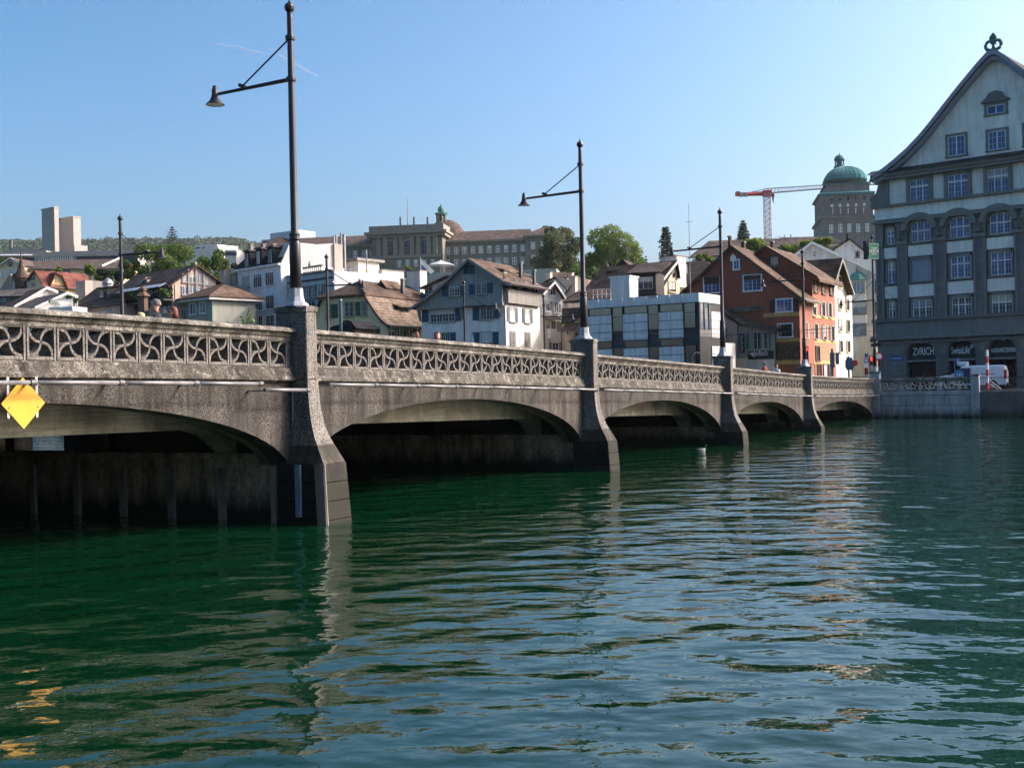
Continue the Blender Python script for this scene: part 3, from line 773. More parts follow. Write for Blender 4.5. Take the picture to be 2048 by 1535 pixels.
# ---------------------------------------------------------------- blue boarded gable house
fr = front(842, 128, -26); aR = fr.hit(*z4(1385, 900))[0]; rf = fr.right(aR); D = rf.hit(*z4(1895, 900))[0]
h = house('boarded_house', fr, aR / 2, 'white house with grey blue boarded gable and blue shutters')
wallp(fr, h, z4, [(165, 765), (1385, 700)], D, 'white_plaster')
ug = wallp(fr, h, z4, [(110, 757), (480, 440), (850, 70), (1345, 400)], D, 'board_grey', base=fr.hit(*z4(700, 725), .45)[1], name='boarded_gable', b=.45)
zlo = fr.hit(*z4(700, 725), .45)[1]
box('beam', 'stone_trim', h, fr, fr.hit(*z4(105, 765), .5)[0], aR + .1, .2, .62, zlo - .32, zlo - .005)
p_ = HP(fr, z4, [(110, 757), (480, 440), (850, 70), (1345, 400)], .45)
mb = MB(); x = p_[0][0] + .3
while x < p_[-1][0]:      # board battens
    for (a0, q0), (a1, q1) in zip(p_, p_[1:]):
        if a0 <= x < a1: zt_ = q0 + (q1 - q0) * (x - a0) / (a1 - a0)
    if zt_ - .3 > zlo: mb.box(fr, x - .018, x + .018, .45, .48, zlo, zt_ - .25)
    x += .26
mb.build('batten', 'grey_trim', ug)['kind'] = 'stuff'
roofp(fr, h, z4, [(0, 765), (240, 598), (480, 405), (850, 38), (1120, 215), (1390, 388), (1470, 402)], 1.0, D, 'tile_brown', board='grey_trim')
for cx, cy in ((655, 525), (1045, 493)): win(fr, h, z4, cx, cy, 150, 150, 4, 3, b=.45, sm='grey_trim', heavy=(2,))
for cx, cy, w in ((515, 530, 88), (768, 517, 62), (905, 500, 88), (1170, 480, 88)): shut(fr, h, z4, cx, cy, w, 152, 'shutter_blue', b=.46)
for cx in (824, 908): shut(fr, h, z4, cx, 215, 80, 130, 'shutter_blue', b=.46)
win(fr, h, z4, 480, 885, 350, 180, 8, 3, sm='stone_trim', heavy=(2, 4, 6)); win(fr, h, z4, 1120, 850, 170, 180, 4, 3, sm='stone_trim', heavy=(2,)); win(fr, h, z4, 1120, 1225, 170, 190, 4, 3, sm='stone_trim', heavy=(2,)); win(fr, h, z4, 520, 1215, 120, 150, 4, 3, sm='stone_trim', heavy=(2,))
for cx, cy, w, hh_ in ((222, 882, 105, 195), (702, 868, 90, 190), (965, 860, 95, 188), (1258, 838, 82, 190), (965, 1222, 92, 190), (1255, 1215, 90, 190), (400, 1208, 85, 160), (632, 1205, 80, 160)): shut(fr, h, z4, cx, cy, w, hh_, 'shutter_blue')
for cx, cy in ((150, 830), (765, 800), (1320, 760)):     # braces under the overhang
    a, z = fr.hit(*z4(cx, cy)); MB().prism(fr, [(a - .09, zlo - .33), (a + .09, zlo - .33), (a + .09, zlo - 1.5), (a - .09, zlo - 1.5)], .0, .12).add([fr.pt(a - .09, .12, zlo - 1.5), fr.pt(a + .09, .12, zlo - 1.5), fr.pt(a + .09, .6, zlo - .33), fr.pt(a - .09, .6, zlo - .33), fr.pt(a - .09, .12, zlo - .33), fr.pt(a + .09, .12, zlo - .33)], [(0, 1, 2, 3), (2, 3, 4, 5), (0, 3, 4), (1, 2, 5)]).build('brace', 'stone_trim', h)
for f_, a0, a1 in ((fr, 0, .62), (fr, aR - .75, aR), (rf, 0, .5)):      # corner stones
    for i in range(9):
        z = 1.2 + i * .62; lon = i % 2
        if f_ is fr and a0 > 0: box('quoin', 'stone_trim', h, f_, a1 - (.85 if lon else .45), a1 + .025, .0, .03, z, z + .55)
        else: box('quoin', 'stone_trim', h, f_, a0, a0 + (.85 if lon else .45) * (1 if f_ is fr else .4), .0, .03, z, z + .55)
zt1 = fr.hit(*z4(1385, 420))[1]; zt0 = fr.hit(*z4(1385, 690))[1]
lg = box('loggia_boards', 'board_grey', h, rf, .05, D - .3, .0, .45, zt0 - .05, zt0 + 1.35)
mb = MB()
for i in range(int(D / .3)): mb.box(rf, .15 + i * .3, .19 + i * .3, .45, .48, zt0 - .05, zt0 + 1.35)
mb.build('batten', 'grey_trim', lg)['kind'] = 'stuff'
def winm(fr, parent, a, z, w, h, cols=2, rows=2, fm='white_trim', sm=None, b=0.0, g='glass', sh=None, slats=7, sill=None, **kw):
    """window placed in metres on a face"""
    class M2:
        def __init__(s): s.o = fr.o; s.u = fr.u; s.n = fr.n
        def pt(s, *q): return fr.pt(*q)
        def hit(s, px, py, b=0): return px, -py
    wd = win(M2(), parent, lambda x, y: (x, y), a, -z, w, h, cols, rows, fm, sm, g=g, b=b, sill=sill, **kw)
    if sh:
        for sx in (-1, 1): shut(M2(), parent, lambda x, y: (x, y), a + sx * (w / 2 + .06 + w * .27), -z, w * .5, h * 1.02, sh, b=b + .02, slats=slats)
    return wd
def mpos(f_, Z, x, y): return f_.hit(*Z(x, y))
for x in (1420, 1560, 1700, 1830):
    a, z = mpos(rf, z4, x, 560); winm(rf, h, a, zt0 + 1.95, 1.0, 1.1, 2, 2, b=.0, sm='dark_wood')
    MB().box(rf, a - .95, a - .55, .05, .09, zt0 + 1.4, zt0 + 2.5).build('shutter', 'shutter_blue', h)
for x, y in ((1490, 870), (1710, 890)):
    a, z = mpos(rf, z4, x, y); winm(rf, h, a, z, 1.25, 1.5, 2, 3, sm='stone_trim', sh='shutter_blue', slats=9)
for x, y in ((1495, 1240), (1712, 1250)):
    a, z = mpos(rf, z4, x, y); winm(rf, h, a, z, 1.2, 1.6, 2, 2, sm='stone_trim')
    for q in (-.3, .3): shut(type('Q', (), dict(o=rf.o, u=rf.u, n=rf.n, pt=lambda s, *k: rf.pt(*k), hit=lambda s, px, py, b=0: (px, -py)))(), h, lambda x, y: (x, y), a + q, -z, .58, 1.62, 'shutter_grey', b=.06, slats=9)
MB().tube([fr.pt(aR + .12, .3, zt0 + 2.9), fr.pt(aR + .12, .18, zt0 + 1.9), fr.pt(aR + .12, .15, 1.2)], .06, 6).build('downpipe', 'dark_steel', h)
for x, y in ((1390, 262), (1660, 322)):      # shed dormers on the sunny slope
    a, z = rf.hit(*z4(x, y), -1.6)
    dm = MB().box(rf, a - .8, a + .8, -2.6, -1.5, z - .5, z + .35).build('dormer', 'dark_wood', h)
    MB().slab([rf.pt(a - 1.0, -1.2, z + .3), rf.pt(a + 1.0, -1.2, z + .3), rf.pt(a + 1.0, -4.2, z + 1.0), rf.pt(a - 1.0, -4.2, z + 1.0)], .12).build('dormer_roof', 'tile_light', dm)
    MB().box(rf, a - .5, a + .5, -1.5, -1.46, z - .25, z + .2).build('dormer_window', 'white_trim', dm)
chim_px(h, fr, z4, 1600, 1635, 120, -6, 2.0, .4, 'dark_steel'); chim_px(h, fr, z4, 1800, 1830, 235, -7, 2.0, .4, 'dark_steel')
# dark tall house behind its left shoulder
fr2 = front(835, 140, -26); h2 = house('plaster_house', fr2, 3, 'grey plaster house with low dark roof tucked left behind the boarded gable')
wallp(fr2, h2, z4, [(215, 470), (520, 320), (560, 330)], 6, 'pale_plaster')
roofp(fr2, h2, z4, [(145, 470), (540, 290), (600, 310)], .6, 6, 'tile_brown')
win(fr2, h2, z4, 275, 520, 85, 100, 2, 2, sm='shutter_blue')
chim_px(h2, fr2, z4, 5, 195, 250, -2, 6, 1.6, 'pale_plaster')

# ---------------------------------------------------------------- yellow house with half hipped roof
fr = front(632, 133, -30); D = 13
h = house('yellow_house', fr, 4, 'yellow plaster house with green shutters and brown half hipped roof')
wallp(fr, h, z3, [(88, 1060), (150, 900), (830, 830), (960, 1040), (1080, 1210), (1180, 1300)], D, 'yellow_plaster')
E1, E2 = fr.hit(*z3(90, 893), .55), fr.hit(*z3(838, 803), .55); zE_ = (E1[1] + E2[1]) / 2
AP = fr.hit(*z3(750, 622), -3.2); am = (E1[0] + E2[0]) / 2 * .35 + AP[0] * .65
mb = MB()
mb.slab([fr.pt(E1[0], .55, zE_), fr.pt(E2[0], .55, zE_), fr.pt(am, -3.2, AP[1])], .2)
mb.slab([fr.pt(E2[0], .55, zE_), fr.pt(E2[0] + .2, -D, zE_ - .1), fr.pt(am, -D, AP[1]), fr.pt(am, -3.2, AP[1])], .2)
mb.slab([fr.pt(E1[0], .55, zE_), fr.pt(E1[0], -D, zE_), fr.pt(am, -D, AP[1]), fr.pt(am, -3.2, AP[1])], .2)
rm = mb.build('roof', 'tile_brown', h)
MB().tube([fr.pt(E2[0], .55, zE_ + .06), fr.pt(am, -3.2, AP[1] + .08)], .14, 6).build('ridge_tile', 'tile_light', rm)
roofp(fr, h, z3, [(838, 835), (930, 985), (1020, 1120), (1100, 1220), (1180, 1288), (1225, 1300)], .35, D, 'tile_light', name='skirt_roof', board='dark_wood')
roofp(fr, h, z3, [(40, 1190), (85, 1060), (150, 905)], .35, D, 'tile_brown', name='skirt_roof', board='dark_wood')
for cx, cy, w, hh_ in ((605, 1065, 130, 215), (835, 1050, 68, 225), (285, 1100, 60, 220), (900, 1400, 190, 110)): win(fr, h, z3, cx, cy, w, hh_, 2 if w < 150 else 3, 3, sm='yellow_trim')
for cx, cy, w, hh_ in ((375, 1090, 105, 215), (735, 1055, 75, 215), (745, 1395, 78, 80), (1040, 1385, 65, 90)): shut(fr, h, z3, cx, cy, w, hh_, 'shutter_green')
aR = fr.hit(*z3(1180, 1350))[0]; rf = fr.right(aR)
for x in (1245, 1370, 1520, 1640):
    a, z = rf.hit(*z3(x, 1395)); winm(rf, h, a, z, 1.0, 1.2, 2, 2, sm='yellow_trim'); 
for x in (1310, 1450, 1590):
    a, z = rf.hit(*z3(x, 1395)); MB().box(rf, a - .3, a + .3, .05, .1, z - .6, z + .6).build('shutter', 'shutter_green', h)
a, z = fr.hit(*z3(1110, 720), -6); dm = MB().prism(fr, [(a - .6, z - .6), (a + .6, z - .6), (a + .6, z), (a, z + .7), (a - .6, z)], -6, -9).build('dormer', 'dark_wood', h)
MB().slab([fr.pt(a - .75, -5.7, z - .1), fr.pt(a, -5.7, z + .8), fr.pt(a, -9, z + .8), fr.pt(a - .75, -9, z - .1)], .1).slab([fr.pt(a + .75, -5.7, z - .1), fr.pt(a, -5.7, z + .8), fr.pt(a, -9, z + .8), fr.pt(a + .75, -9, z - .1)], .1).build('dormer_roof', 'tile_brown', dm)
a, z = rf.hit(*z3(1350, 1050), -2.2); dm = MB().box(rf, a - 1.1, a + 1.1, -5, -1.4, z - 1.0, z + .25).build('dormer', 'dark_wood', h)
MB().slab([rf.pt(a - 1.4, -1.0, z + .2), rf.pt(a + 1.4, -1.0, z + .2), rf.pt(a + 1.4, -4.6, z + 1.15), rf.pt(a - 1.4, -4.6, z + 1.15)], .14).build('dormer_roof', 'tile_light', dm)
MB().box(rf, a - .8, a + .8, -1.4, -1.35, z - .7, z + .05).build('dormer_window', 'glass_dark', dm)
chim_px(h, fr, z3, 1400, 1440, 610, -8, 1.5, .4, 'dark_steel')
# rear part with hipped lean-to roof
fr2 = front(z3(1370, 0)[0], 141, -30); h2 = house('yellow_rear_house', fr2, 2, 'small ochre rear house with hipped tile roof between yellow house and boarded gable')
wallp(fr2, h2, z3, [(1390, 890), (1800, 860)], 5, 'yellow_plaster')
roof_front(fr2, h2, z3, (1370, 885), (1790, 860), (1420, 790), (1680, 755), 3, 'tile_brown', .4)
chim_px(h2, fr2, z3, 1545, 1665, 545, -2.5, 5, 1.3, 'pale_plaster')

# ---------------------------------------------------------------- white tall house with slate mansard
fr = front(476, 152, -45); aR = fr.hit(*zB(592, 900))[0]; rf = fr.right(aR); D = 9.5
h = house('white_townhouse', fr, aR / 2, 'tall white townhouse with dark slate mansard, three dormers and blank side wall')
wallp(fr, h, zB, [(172, 790), (592, 722)], D, 'blue_white')
zw = fr.hit(*zB(380, 755))[1]
MB().box(fr, -.35, aR + .2, -.2, .45, zw - .12, zw + .1).build('eave_board', 'white_trim', h)
zr_ = zw + 2.7
MB().add([fr.pt(-.3, .3, zw + .1), fr.pt(aR, .3, zw + .1), fr.pt(aR, -2.2, zr_), fr.pt(.9, -2.2, zr_), fr.pt(aR, -D, zr_), fr.pt(.9, -D, zr_), fr.pt(-.3, -D, zw + .1), fr.pt(aR, -D, zw + .1)], [(0, 1, 2, 3), (3, 2, 4, 5), (0, 3, 5, 6), (1, 2, 4, 7), (5, 4, 7, 6), (0, 1, 7, 6)]).build('roof', 'tile_slate', h)
for cx, cy in ((262, 692), (376, 672), (490, 655)):
    a, z = fr.hit(*zB(cx, cy)); dm = MB().box(fr, a - .55, a + .65, -2.0, -.0, z - 1.05, z + 1.2).build('dormer', 'tile_slate', h)
    MB().box(fr, a - .75, a + .85, -2.4, .2, z + 1.203, z + 1.35).build('dormer_roof', 'black_metal', dm)
    winm(fr, dm, a - .0, z, .62, 1.8, 1, 2, b=.002)
pw = HP(rf, zB, [(592, 720), (665, 545), (690, 503), (940, 530), (1100, 520)])
MB().prism(rf, [(.0, 1.0)] + [(max(0, p[0]), p[1]) for p in pw] + [(pw[-1][0], 1.0)], .03, -1.2).build('side_wall', 'firewall_plaster', h)
for cx, cy in ((257, 900), (371, 884), (486, 866), (262, 1122), (375, 1108), (490, 1093), (268, 1305), (378, 1295), (492, 1287)): win(fr, h, zB, cx, cy, 80, 130, 4, 2, sm='white_trim', sw=.06, heavy=(2,))
for x0, x1, yt in ((1117, 1147, 438), (1148, 1165, 430), (1195, 1208, 412), (1212, 1252, 425)):
    a0, z = rf.hit(*zB(x0, yt)); a1, _ = rf.hit(*zB(x1, yt)); r_ = max(.12, (a1 - a0) * .30)
    MB().lathe(rf.pt((a0 + a1) / 2, -.5, 0), [(r_, z - 6), (r_, z - .3), (r_ * 1.15, z - .25), (r_ * 1.15, z)], 10).build('flue_pipe', 'galvanised', h)
a0, z = rf.hit(*zB(1100, 525)); a1, _ = rf.hit(*zB(1180, 525)); MB().box(rf, a0, a1, -2, .3, 2, z).build('stair_shaft', 'beige_concrete', h)
for x in (300, 420, 520): chim_px(h, fr, zB, x - 10, x + 12, 535, -4, 1.2, .4, 'grey_trim')
# grey house with frieze and roof balustrade
fr = front(562, 147, -45); aR = fr.hit(*zB(1110, 900))[0]
h = house('frieze_house', fr, aR / 2, 'blue grey townhouse with cornice and decorated frieze behind the nearest lamp post')
wallp(fr, h, zB, [(590, 850), (1112, 785)], 8, 'bluegrey_plaster'); MB().box(fr.right(aR), 0, 8, .0, .03, 4, fr.hit(*zB(1112, 785))[1] - .1).build('side_wall', 'white_plaster', h)
for y0, y1, t_, mt in ((845, 785, .3, 'grey_trim'), (912, 850, .14, 'dark_wood'), (955, 893, .2, 'bluegrey_plaster'), (1100, 1040, .15, 'grey_trim')):
    z = fr.hit(*zB(590, y0))[1]; MB().box(fr, -.1, aR + .1, 0, t_, z - .18, z).build('moulding', mt, h)
for cx, cy in ((645, 1022), (805, 1000), (865, 992), (921, 985), (984, 975), (1035, 967)): win(fr, h, zB, cx, cy, 36, 118, 2, 3, sm='grey_trim', sw=.08)
win(fr, h, zB, 895, 1120, 70, 70, 2, 2, arch=True, sm='grey_trim')
z = fr.hit(*zB(800, 815))[1]
for i in range(9): MB().lathe(fr.pt(fr.hit(*zB(780, 800))[0] + i * .42, -.6, z - .1), [(.08, 0), (.13, .25), (.06, .5), (.1, .75)], 8).build('baluster', 'sandstone_trim', h)
a_ = fr.hit(*zB(770, 800))[0]; MB().box(fr, a_, a_ + 4, -.75, -.45, z + .66, z + .85).build('balustrade_rail', 'sandstone_trim', h)
MB().lathe(fr.pt(fr.hit(*zB(833, 760))[0], -.6, z + .85), [(.12, 0), (.2, .2), (.08, .5), (.02, .7)], 8).build('urn', 'sandstone_trim', h)
# rooftop pavilion
fr = front(662, 160, -38); aR = fr.hit(*z3(745, 450))[0]; rf = fr.right(aR); D = rf.hit(*z3(1062, 450))[0]
h = house('rooftop_pavilion', fr, aR / 2, 'white rooftop pavilion with flat metal roof and terrace above the yellow house', 'building')
zb_ = fr.hit(*z3(740, 615))[1]
wallp(fr, h, z3, [(330, 375), (742, 320)], D, 'white_plaster', base=6)
zt_ = fr.hit(*z3(742, 300))[1]
MB().box(fr, -.6, aR + .5, -D - .6, .7, zt_ - .15, zt_ + .2).build('roof', 'grey_trim', h)
for cx in (385, 450, 510): win(fr, h, z3, cx, 475, 52, 160, 1, 3, g='glass_pale')
a, z = rf.hit(*z3(860, 540)); winm(rf, h, a, z, 1.6, 1.6, 3, 4, fm='cream_plaster', g='cream_plaster')
r1 = rf.hit(*z3(1075, 540)); r2 = rf.hit(*z3(1405, 560)); MB().box(rf, r1[0], r2[0], -4, .4, 6, rf.hit(*z3(1200, 475))[1]).build('annex', 'white_plaster', h)
MB().box(rf, r1[0] - .1, r2[0] + .1, -4.1, .5, rf.hit(*z3(1200, 475))[1], rf.hit(*z3(1200, 475))[1] + .12).build('annex_coping', 'grey_trim', h)
zz = fr.hit(*z3(640, 575))[1]
mb = MB(); mb.box(fr, 0.2, aR + .6, 1.2, 1.26, zz + 1.1, zz + 1.16)
for i in range(24): mb.box(fr, .2 + i * (aR + .4) / 24, .23 + i * (aR + .4) / 24, 1.21, 1.25, zz, zz + 1.1)
mb.build('terrace_railing', 'grey_trim', h)
wallp(fr, h, z3, [(365, 590), (760, 560)], 3, 'white_plaster', base=4, name='terrace_wall', b=1.4)
MB().lathe(fr.pt(*[rf.hit(*z3(935, 500))[0] * 0 + aR + 2.0, .5, 0]), [(.09, 6), (.09, rf.hit(*z3(935, 210))[1]), (.2, rf.hit(*z3(935, 205))[1]), (.02, rf.hit(*z3(935, 195))[1])], 8).build('vent_pipe', 'galvanised', h)

# ---------------------------------------------------------------- houses at the left
fr = front(371, 142, -42); aR = fr.hit(*z2(1530, 900))[0]
h = house('hip_roof_house', fr, aR / 2, 'small grey green house with brown hipped roof beside the pink house')
wallp(fr, h, z2, [(1105, 790), (1530, 735)], 6, 'greygreen')
e0 = fr.hit(*z2(955, 788), .9); e1 = fr.hit(*z2(1450, 705), .9); ap = fr.hit(*z2(1515, 562), -3); ze = (e0[1] + e1[1]) / 2
mb = MB(); B4 = [fr.pt(e0[0], .9, ze), fr.pt(e1[0] + .4, .9, ze), fr.pt(e1[0] + .4, -7, ze), fr.pt(e0[0], -7, ze)]; A1 = fr.pt(e1[0] - 2.2, -3, ap[1]); A0 = fr.pt(e0[0] + 2.2, -3, ap[1])
for q in ([B4[0], B4[1], A1, A0], [B4[1], B4[2], A1], [B4[2], B4[3], A0, A1], [B4[3], B4[0], A0]): mb.slab(q, .15)
mb.build('roof', 'tile_brown', h)
MB().box(fr, e0[0] + .05, e1[0] + .3, -6.8, .8, ze - .4, ze - .16).build('eave_board', 'pale_plaster', h)
for cx, cy in ((1230, 925), (1385, 905)): win(fr, h, z2, cx, cy, 85, 175, 2, 2, sm='white_trim', sw=.08, g='glass_pale')
fr = front(436, 149, -40)
h = house('cream_house', fr, 2, 'narrow cream house with chimneys left of the white townhouse')
wallp(fr, h, z2, [(1620, 930), (1950, 905)], 6, 'cream_plaster'); wallp(fr, h, z2, [(1700, 690), (1950, 680)], 6, 'cream_plaster', base=4, name='upper_wall', b=-1.2)
roof_front(fr, h, z2, (1555, 915), (1945, 895), (1690, 820), (1945, 800), 1.2, 'tile_dark', .5, back=False)
win(fr, h, z2, 1810, 1035, 150, 140, 3, 2, sm='white_trim', sw=.07); win(fr, h, z2, 1840, 752, 100, 125, 2, 2, sm='white_trim', sw=.07, b=-1.2)
wallp(fr, h, z2, [(1690, 570), (1940, 555)], 5, 'beige_concrete', base=6, name='terrace_wall', b=-1.5)
chim_px(h, fr, z2, 1690, 1770, 340, -2.5, 5, .9, 'beige_concrete'); chim_px(h, fr, z2, 1800, 1930, 400, -3.5, 4, .9, 'beige_concrete')
# pink house: long slope to the left, glazed gable to the right
fr = front(z2(60, 0)[0], 151, -45); aR = fr.hit(*z2(905, 700))[0]; rf = fr.right(aR); g_ = HP(rf, z2, [(905, 520), (1275, 245), (1590, 475)]); D = g_[2][0]
h = house('pink_house', fr, aR / 2, 'pink house with long brown roof and glazed gable facing right')
zg = g_[0][1]
MB().prism(rf, [(0, 1), (0, g_[0][1]), (g_[1][0], g_[1][1]), (D, g_[2][1]), (D, 1)], 0, -aR).build('wall', 'pink_plaster', h)
rm = MB(); rr_ = g_[1]
for a0, z0, a1, z1_ in ((-.7, g_[0][1] - .35, rr_[0], rr_[1] + .12), (rr_[0], rr_[1] + .12, D + .6, g_[2][1] - .2)):
    rm.slab([rf.pt(a0, .45, z0), rf.pt(a1, .45, z1_), rf.pt(a1, -aR - 1, z1_), rf.pt(a0, -aR - 1, z0)], .22)
rm.build('roof', 'tile_brown', h)
lo = MB().box(fr, 1.5, aR - .3, -.02, .12, zg - 2.6, zg - .35).build('loggia_shade', 'hospital_dark', h)  # flat dark panel, its colour stands in for the shaded recess
for x in (280, 400, 560, 760): win(fr, lo, z2, x, 690, 70, 170, 2, 2, fm='grey_trim', b=.13)
za_ = fr.hit(*z2(570, 590), .8)[1]
for i in range(18):
    w_ = (aR - 3) / 18; MB().slab([fr.pt(2 + i * w_, .2, za_ + .4), fr.pt(2 + (i + 1) * w_ - .005, .2, za_ + .4), fr.pt(2 + (i + 1) * w_ - .005, 1.1, za_ - .05), fr.pt(2 + i * w_, 1.1, za_ - .05)], .05).build('awning_strip', 'awning_white' if i % 2 else 'blue_plate', h)
zf_ = fr.hit(*z2(600, 790), 1.0)[1]
MB().box(fr, .5, aR + .2, 0, 1.2, zf_ - .2, zf_).build('balcony_slab', 'dark_steel', h)
mb = MB(); mb.box(fr, .5, aR, 1.1, 1.16, zf_ + .95, zf_ + 1.0)
for i in range(40): mb.box(fr, .5 + i * aR / 41, .53 + i * aR / 41, 1.11, 1.15, zf_, zf_ + .95)
mb.build('balcony_railing', 'rail_dark', h)
for cx, cy, w in ((318, 945, 85), (482, 925, 90), (790, 920, 80)): win(fr, h, z2, cx, cy, w, 150, 2, 1, sm='grey_trim', sw=.1, g='glass_pale')
for cx, cy, w, hh_ in ((1098, 440, 75, 130), (1212, 445, 100, 145), (1330, 455, 92, 145), (1440, 475, 95, 135), (1098, 640, 90, 125), (1215, 625, 90, 110), (1318, 610, 70, 60), (1078, 960, 40, 150)): win(rf, h, z2, cx, cy, w, hh_, 2, 1, fm='white_trim', sm='grey_trim', sw=.06, g='glass_pale')
for x in (1155, 1275, 1395):
    a, z = rf.hit(*z2(x, 500)); MB().box(rf, a - .12, a + .12, 0, .16, z - 3, z + (2.4 if x == 1275 else 1.5)).build('post', 'stone_trim', h)
MB().tube([rf.pt(.15, .25, zg - .2), rf.pt(.15, .2, 1.5)], .07, 6).build('downpipe', 'dark_steel', h)
MB().lathe(fr.pt(fr.hit(*z2(625, 700), 2)[0], 3.5, zf_ - 1.5), [(.6, 0), (.6, 1.6), (.95, 1.7), (.35, 2.3), (.5, 2.35), (.5, 2.6), (.1, 2.9)], 6).build('chimney_hood', 'brown_wood', h)
for x in (240, 340, 410, 720, 800):
    a, z = fr.hit(*z2(x, 760), .9)
    q = [Vector((random.gauss(0, .35), random.gauss(0, .2), random.random() * .9)) for _ in range(60)]
    mb = MB()
    for v_ in q:
        c_ = fr.pt(a, .8, zf_ + .3) + v_; u_ = Vector((random.gauss(0, 1), random.gauss(0, 1), random.gauss(0, 1))).normalized() * .14; w_ = u_.orthogonal().normalized() * .12
        mb.add([c_ - u_ - w_, c_ + u_ - w_, c_ + u_ + w_, c_ - u_ + w_], [(0, 1, 2, 3)])
    leaf('leaf_pot', (.03, .07, .015), (.08, .13, .03)) if 'leaf_pot' not in MATS else None
    mb.build('potted_plant', 'leaf_pot', h)
# dark roofed house with verge board and dormers
fr = front(z1(1250, 0)[0], 156, -45); aR = fr.hit(z2(150, 0)[0], 620)[0]
h = house('dark_roof_house', fr, aR / 2, 'house with steep dark roof and two white dormer windows left of the slim lamp')
wallp(fr, h, z1, [(1250, 990), (2080, 905)], 8, 'pink_plaster')
roof_front(fr, h, z1, (1180, 1000), (2130, 905), (1650, 640), (2230, 560), 4.5, 'tile_dark', .6)
for cx, cy in ((1740, 790), (1862, 772)):
    a, z = fr.hit(*z1(cx, cy), -1.5); dm = MB().box(fr, a - .55, a + .55, -4, -1.5, z - 1, z + 1.1).build('dormer', 'dark_wood', h)
    winm(fr, dm, a, z, .75, 1.6, 2, 1, b=-1.5); MB().slab([fr.pt(a - .8, -1.1, z + 1.05), fr.pt(a + .8, -1.1, z + 1.05), fr.pt(a + .8, -4.5, z + 1.6), fr.pt(a - .8, -4.5, z + 1.6)], .1).build('dormer_roof', 'tile_dark', dm)
for x in (1790, 1900): win(fr, h, z1, x, 1020, 60, 60, 2, 1, sm='white_trim', sw=.06)
a, z = fr.hit(*z1(1840, 600), -4); MB().lathe(fr.pt(a, -4, z - 1.5), [(.7, 0), (.7, 1.6), (.8, 1.7), (.5, 2.2), (.1, 2.5)], 10).build('roof_vent', 'galvanised', h)
fr = front(z2(-20, 0)[0], 154, -45)
h = house('verge_house', fr, 3, 'dark steep roof with pale verge board directly behind the slim far lamp')
e_ = HP(fr, z2, [(-40, 880), (200, 690), (520, 420)], 0)
MB().slab([fr.pt(e_[0][0], .2, e_[0][1]), fr.pt(e_[2][0], .2, e_[2][1]), fr.pt(e_[2][0] - 5.5, -6, e_[2][1] + .6), fr.pt(e_[0][0] - 5.5, -6, e_[0][1] + .6)], .25).build('roof', 'tile_dark', h)
MB().prism(fr, [(e_[0][0], e_[0][1]), (e_[2][0], e_[2][1]), (e_[2][0], e_[2][1] - .3), (e_[0][0], e_[0][1] - .3)], .2, .3).build('verge_board', 'beige_concrete', h)
MB().prism(fr, [(e_[0][0] + .3, 1), (e_[0][0] + .3, e_[0][1] - .5), (e_[2][0], e_[2][1] - .35), (e_[2][0], 1)], .1, -5).build('wall', 'pink_plaster', h)
# grey gables
def right_gable(px, depth, ang, Z, pts, D, wall, roof, name, label, ov=.4, th=.2, base=1.0):
    f = front(px, depth, ang); hh = house(name, f, 2, label)
    wallp(f, hh, Z, pts, D, wall, base=base); roofp(f, hh, Z, pts, ov, D, roof, th, board='white_trim'); return f, hh
right_gable(z1(600, 0)[0], 150, 42, z1, [(590, 965), (1150, 708), (1330, 770)], 12, 'white_plaster', 'tile_grey', 'grey_gable_house', 'low white gabled house with grey tile roof beside a small roof terrace')
right_gable(z1(250, 0)[0], 158, 42, z1, [(240, 945), (800, 622), (990, 690)], 14, 'pale_plaster', 'tile_brown', 'brown_gable_house', 'long brown tiled roof with pale verge wall at the far left')
f5 = front(0, 166, -30); h5 = house('shed_house', f5, 2, 'dark plaster house with mossy grey roof and teal door at the left edge')
wallp(f5, h5, z1, [(-20, 790), (720, 770)], 6, 'grey_trim'); roof_front(f5, h5, z1, (-40, 790), (760, 770), (-40, 690), (780, 625), 4, 'tile_grey', .3)
win(f5, h5, z1, 78, 850, 35, 120, 1, 1, g='glass_pale'); 
# stair turret house and red roofed house
f5 = front(z1(-40, 0)[0], 185, -35); h5 = house('turret_house', f5, 2, 'brown house with stepped gable and pointed turret at the left edge')
wallp(f5, h5, z1, [(60, 650), (200, 400), (330, 380), (500, 480)], 5, 'pink_plaster'); roofp(f5, h5, z1, [(40, 690), (170, 420), (340, 390), (500, 490)], .4, 5, 'tile_brown')
wallp(f5, h5, z1, [(130, 540), (490, 530)], 1, 'pale_plaster', b=.5, name='bay')
a, z = f5.hit(*z1(366, 480), .8); MB().lathe(f5.pt(a, .8, 0), [(.95, z - 6), (.95, z), (1.15, z + .02), (.5, z + 1.4), (.12, z + 3.0), (.02, z + 4.3)], 10).build('turret', 'tile_brown', h5)
for cx in (320, 405, 440, 190): win(f5, h5, z1, cx, 570, 34, 70, 2, 2, b=.5)
for i in range(7):
    x, y = 30 + i * 24, 640 - i * 38; a, z = f5.hit(*z1(x, y), .6); MB().box(f5, a - .28, a + .3, .3, .7, z - 2.5, z).build('gable_step', 'pink_plaster', h5)
f5 = front(z1(480, 0)[0], 180, -40); h5 = house('red_roof_house', f5, 3, 'cream house with red tiled roof and sunlit yellow cross gable at far left')
wallp(f5, h5, z1, [(490, 480), (580, 360), (740, 620)], 7.5, 'yellow_plaster'); roofp(f5, h5, z1, [(470, 495), (520, 400), (582, 345), (660, 460), (745, 625)], .4, 7.5, 'tile_red')
for cx, cy in ((570, 480), (572, 590)): win(f5, h5, z1, cx, cy, 75, 60, 3, 2)
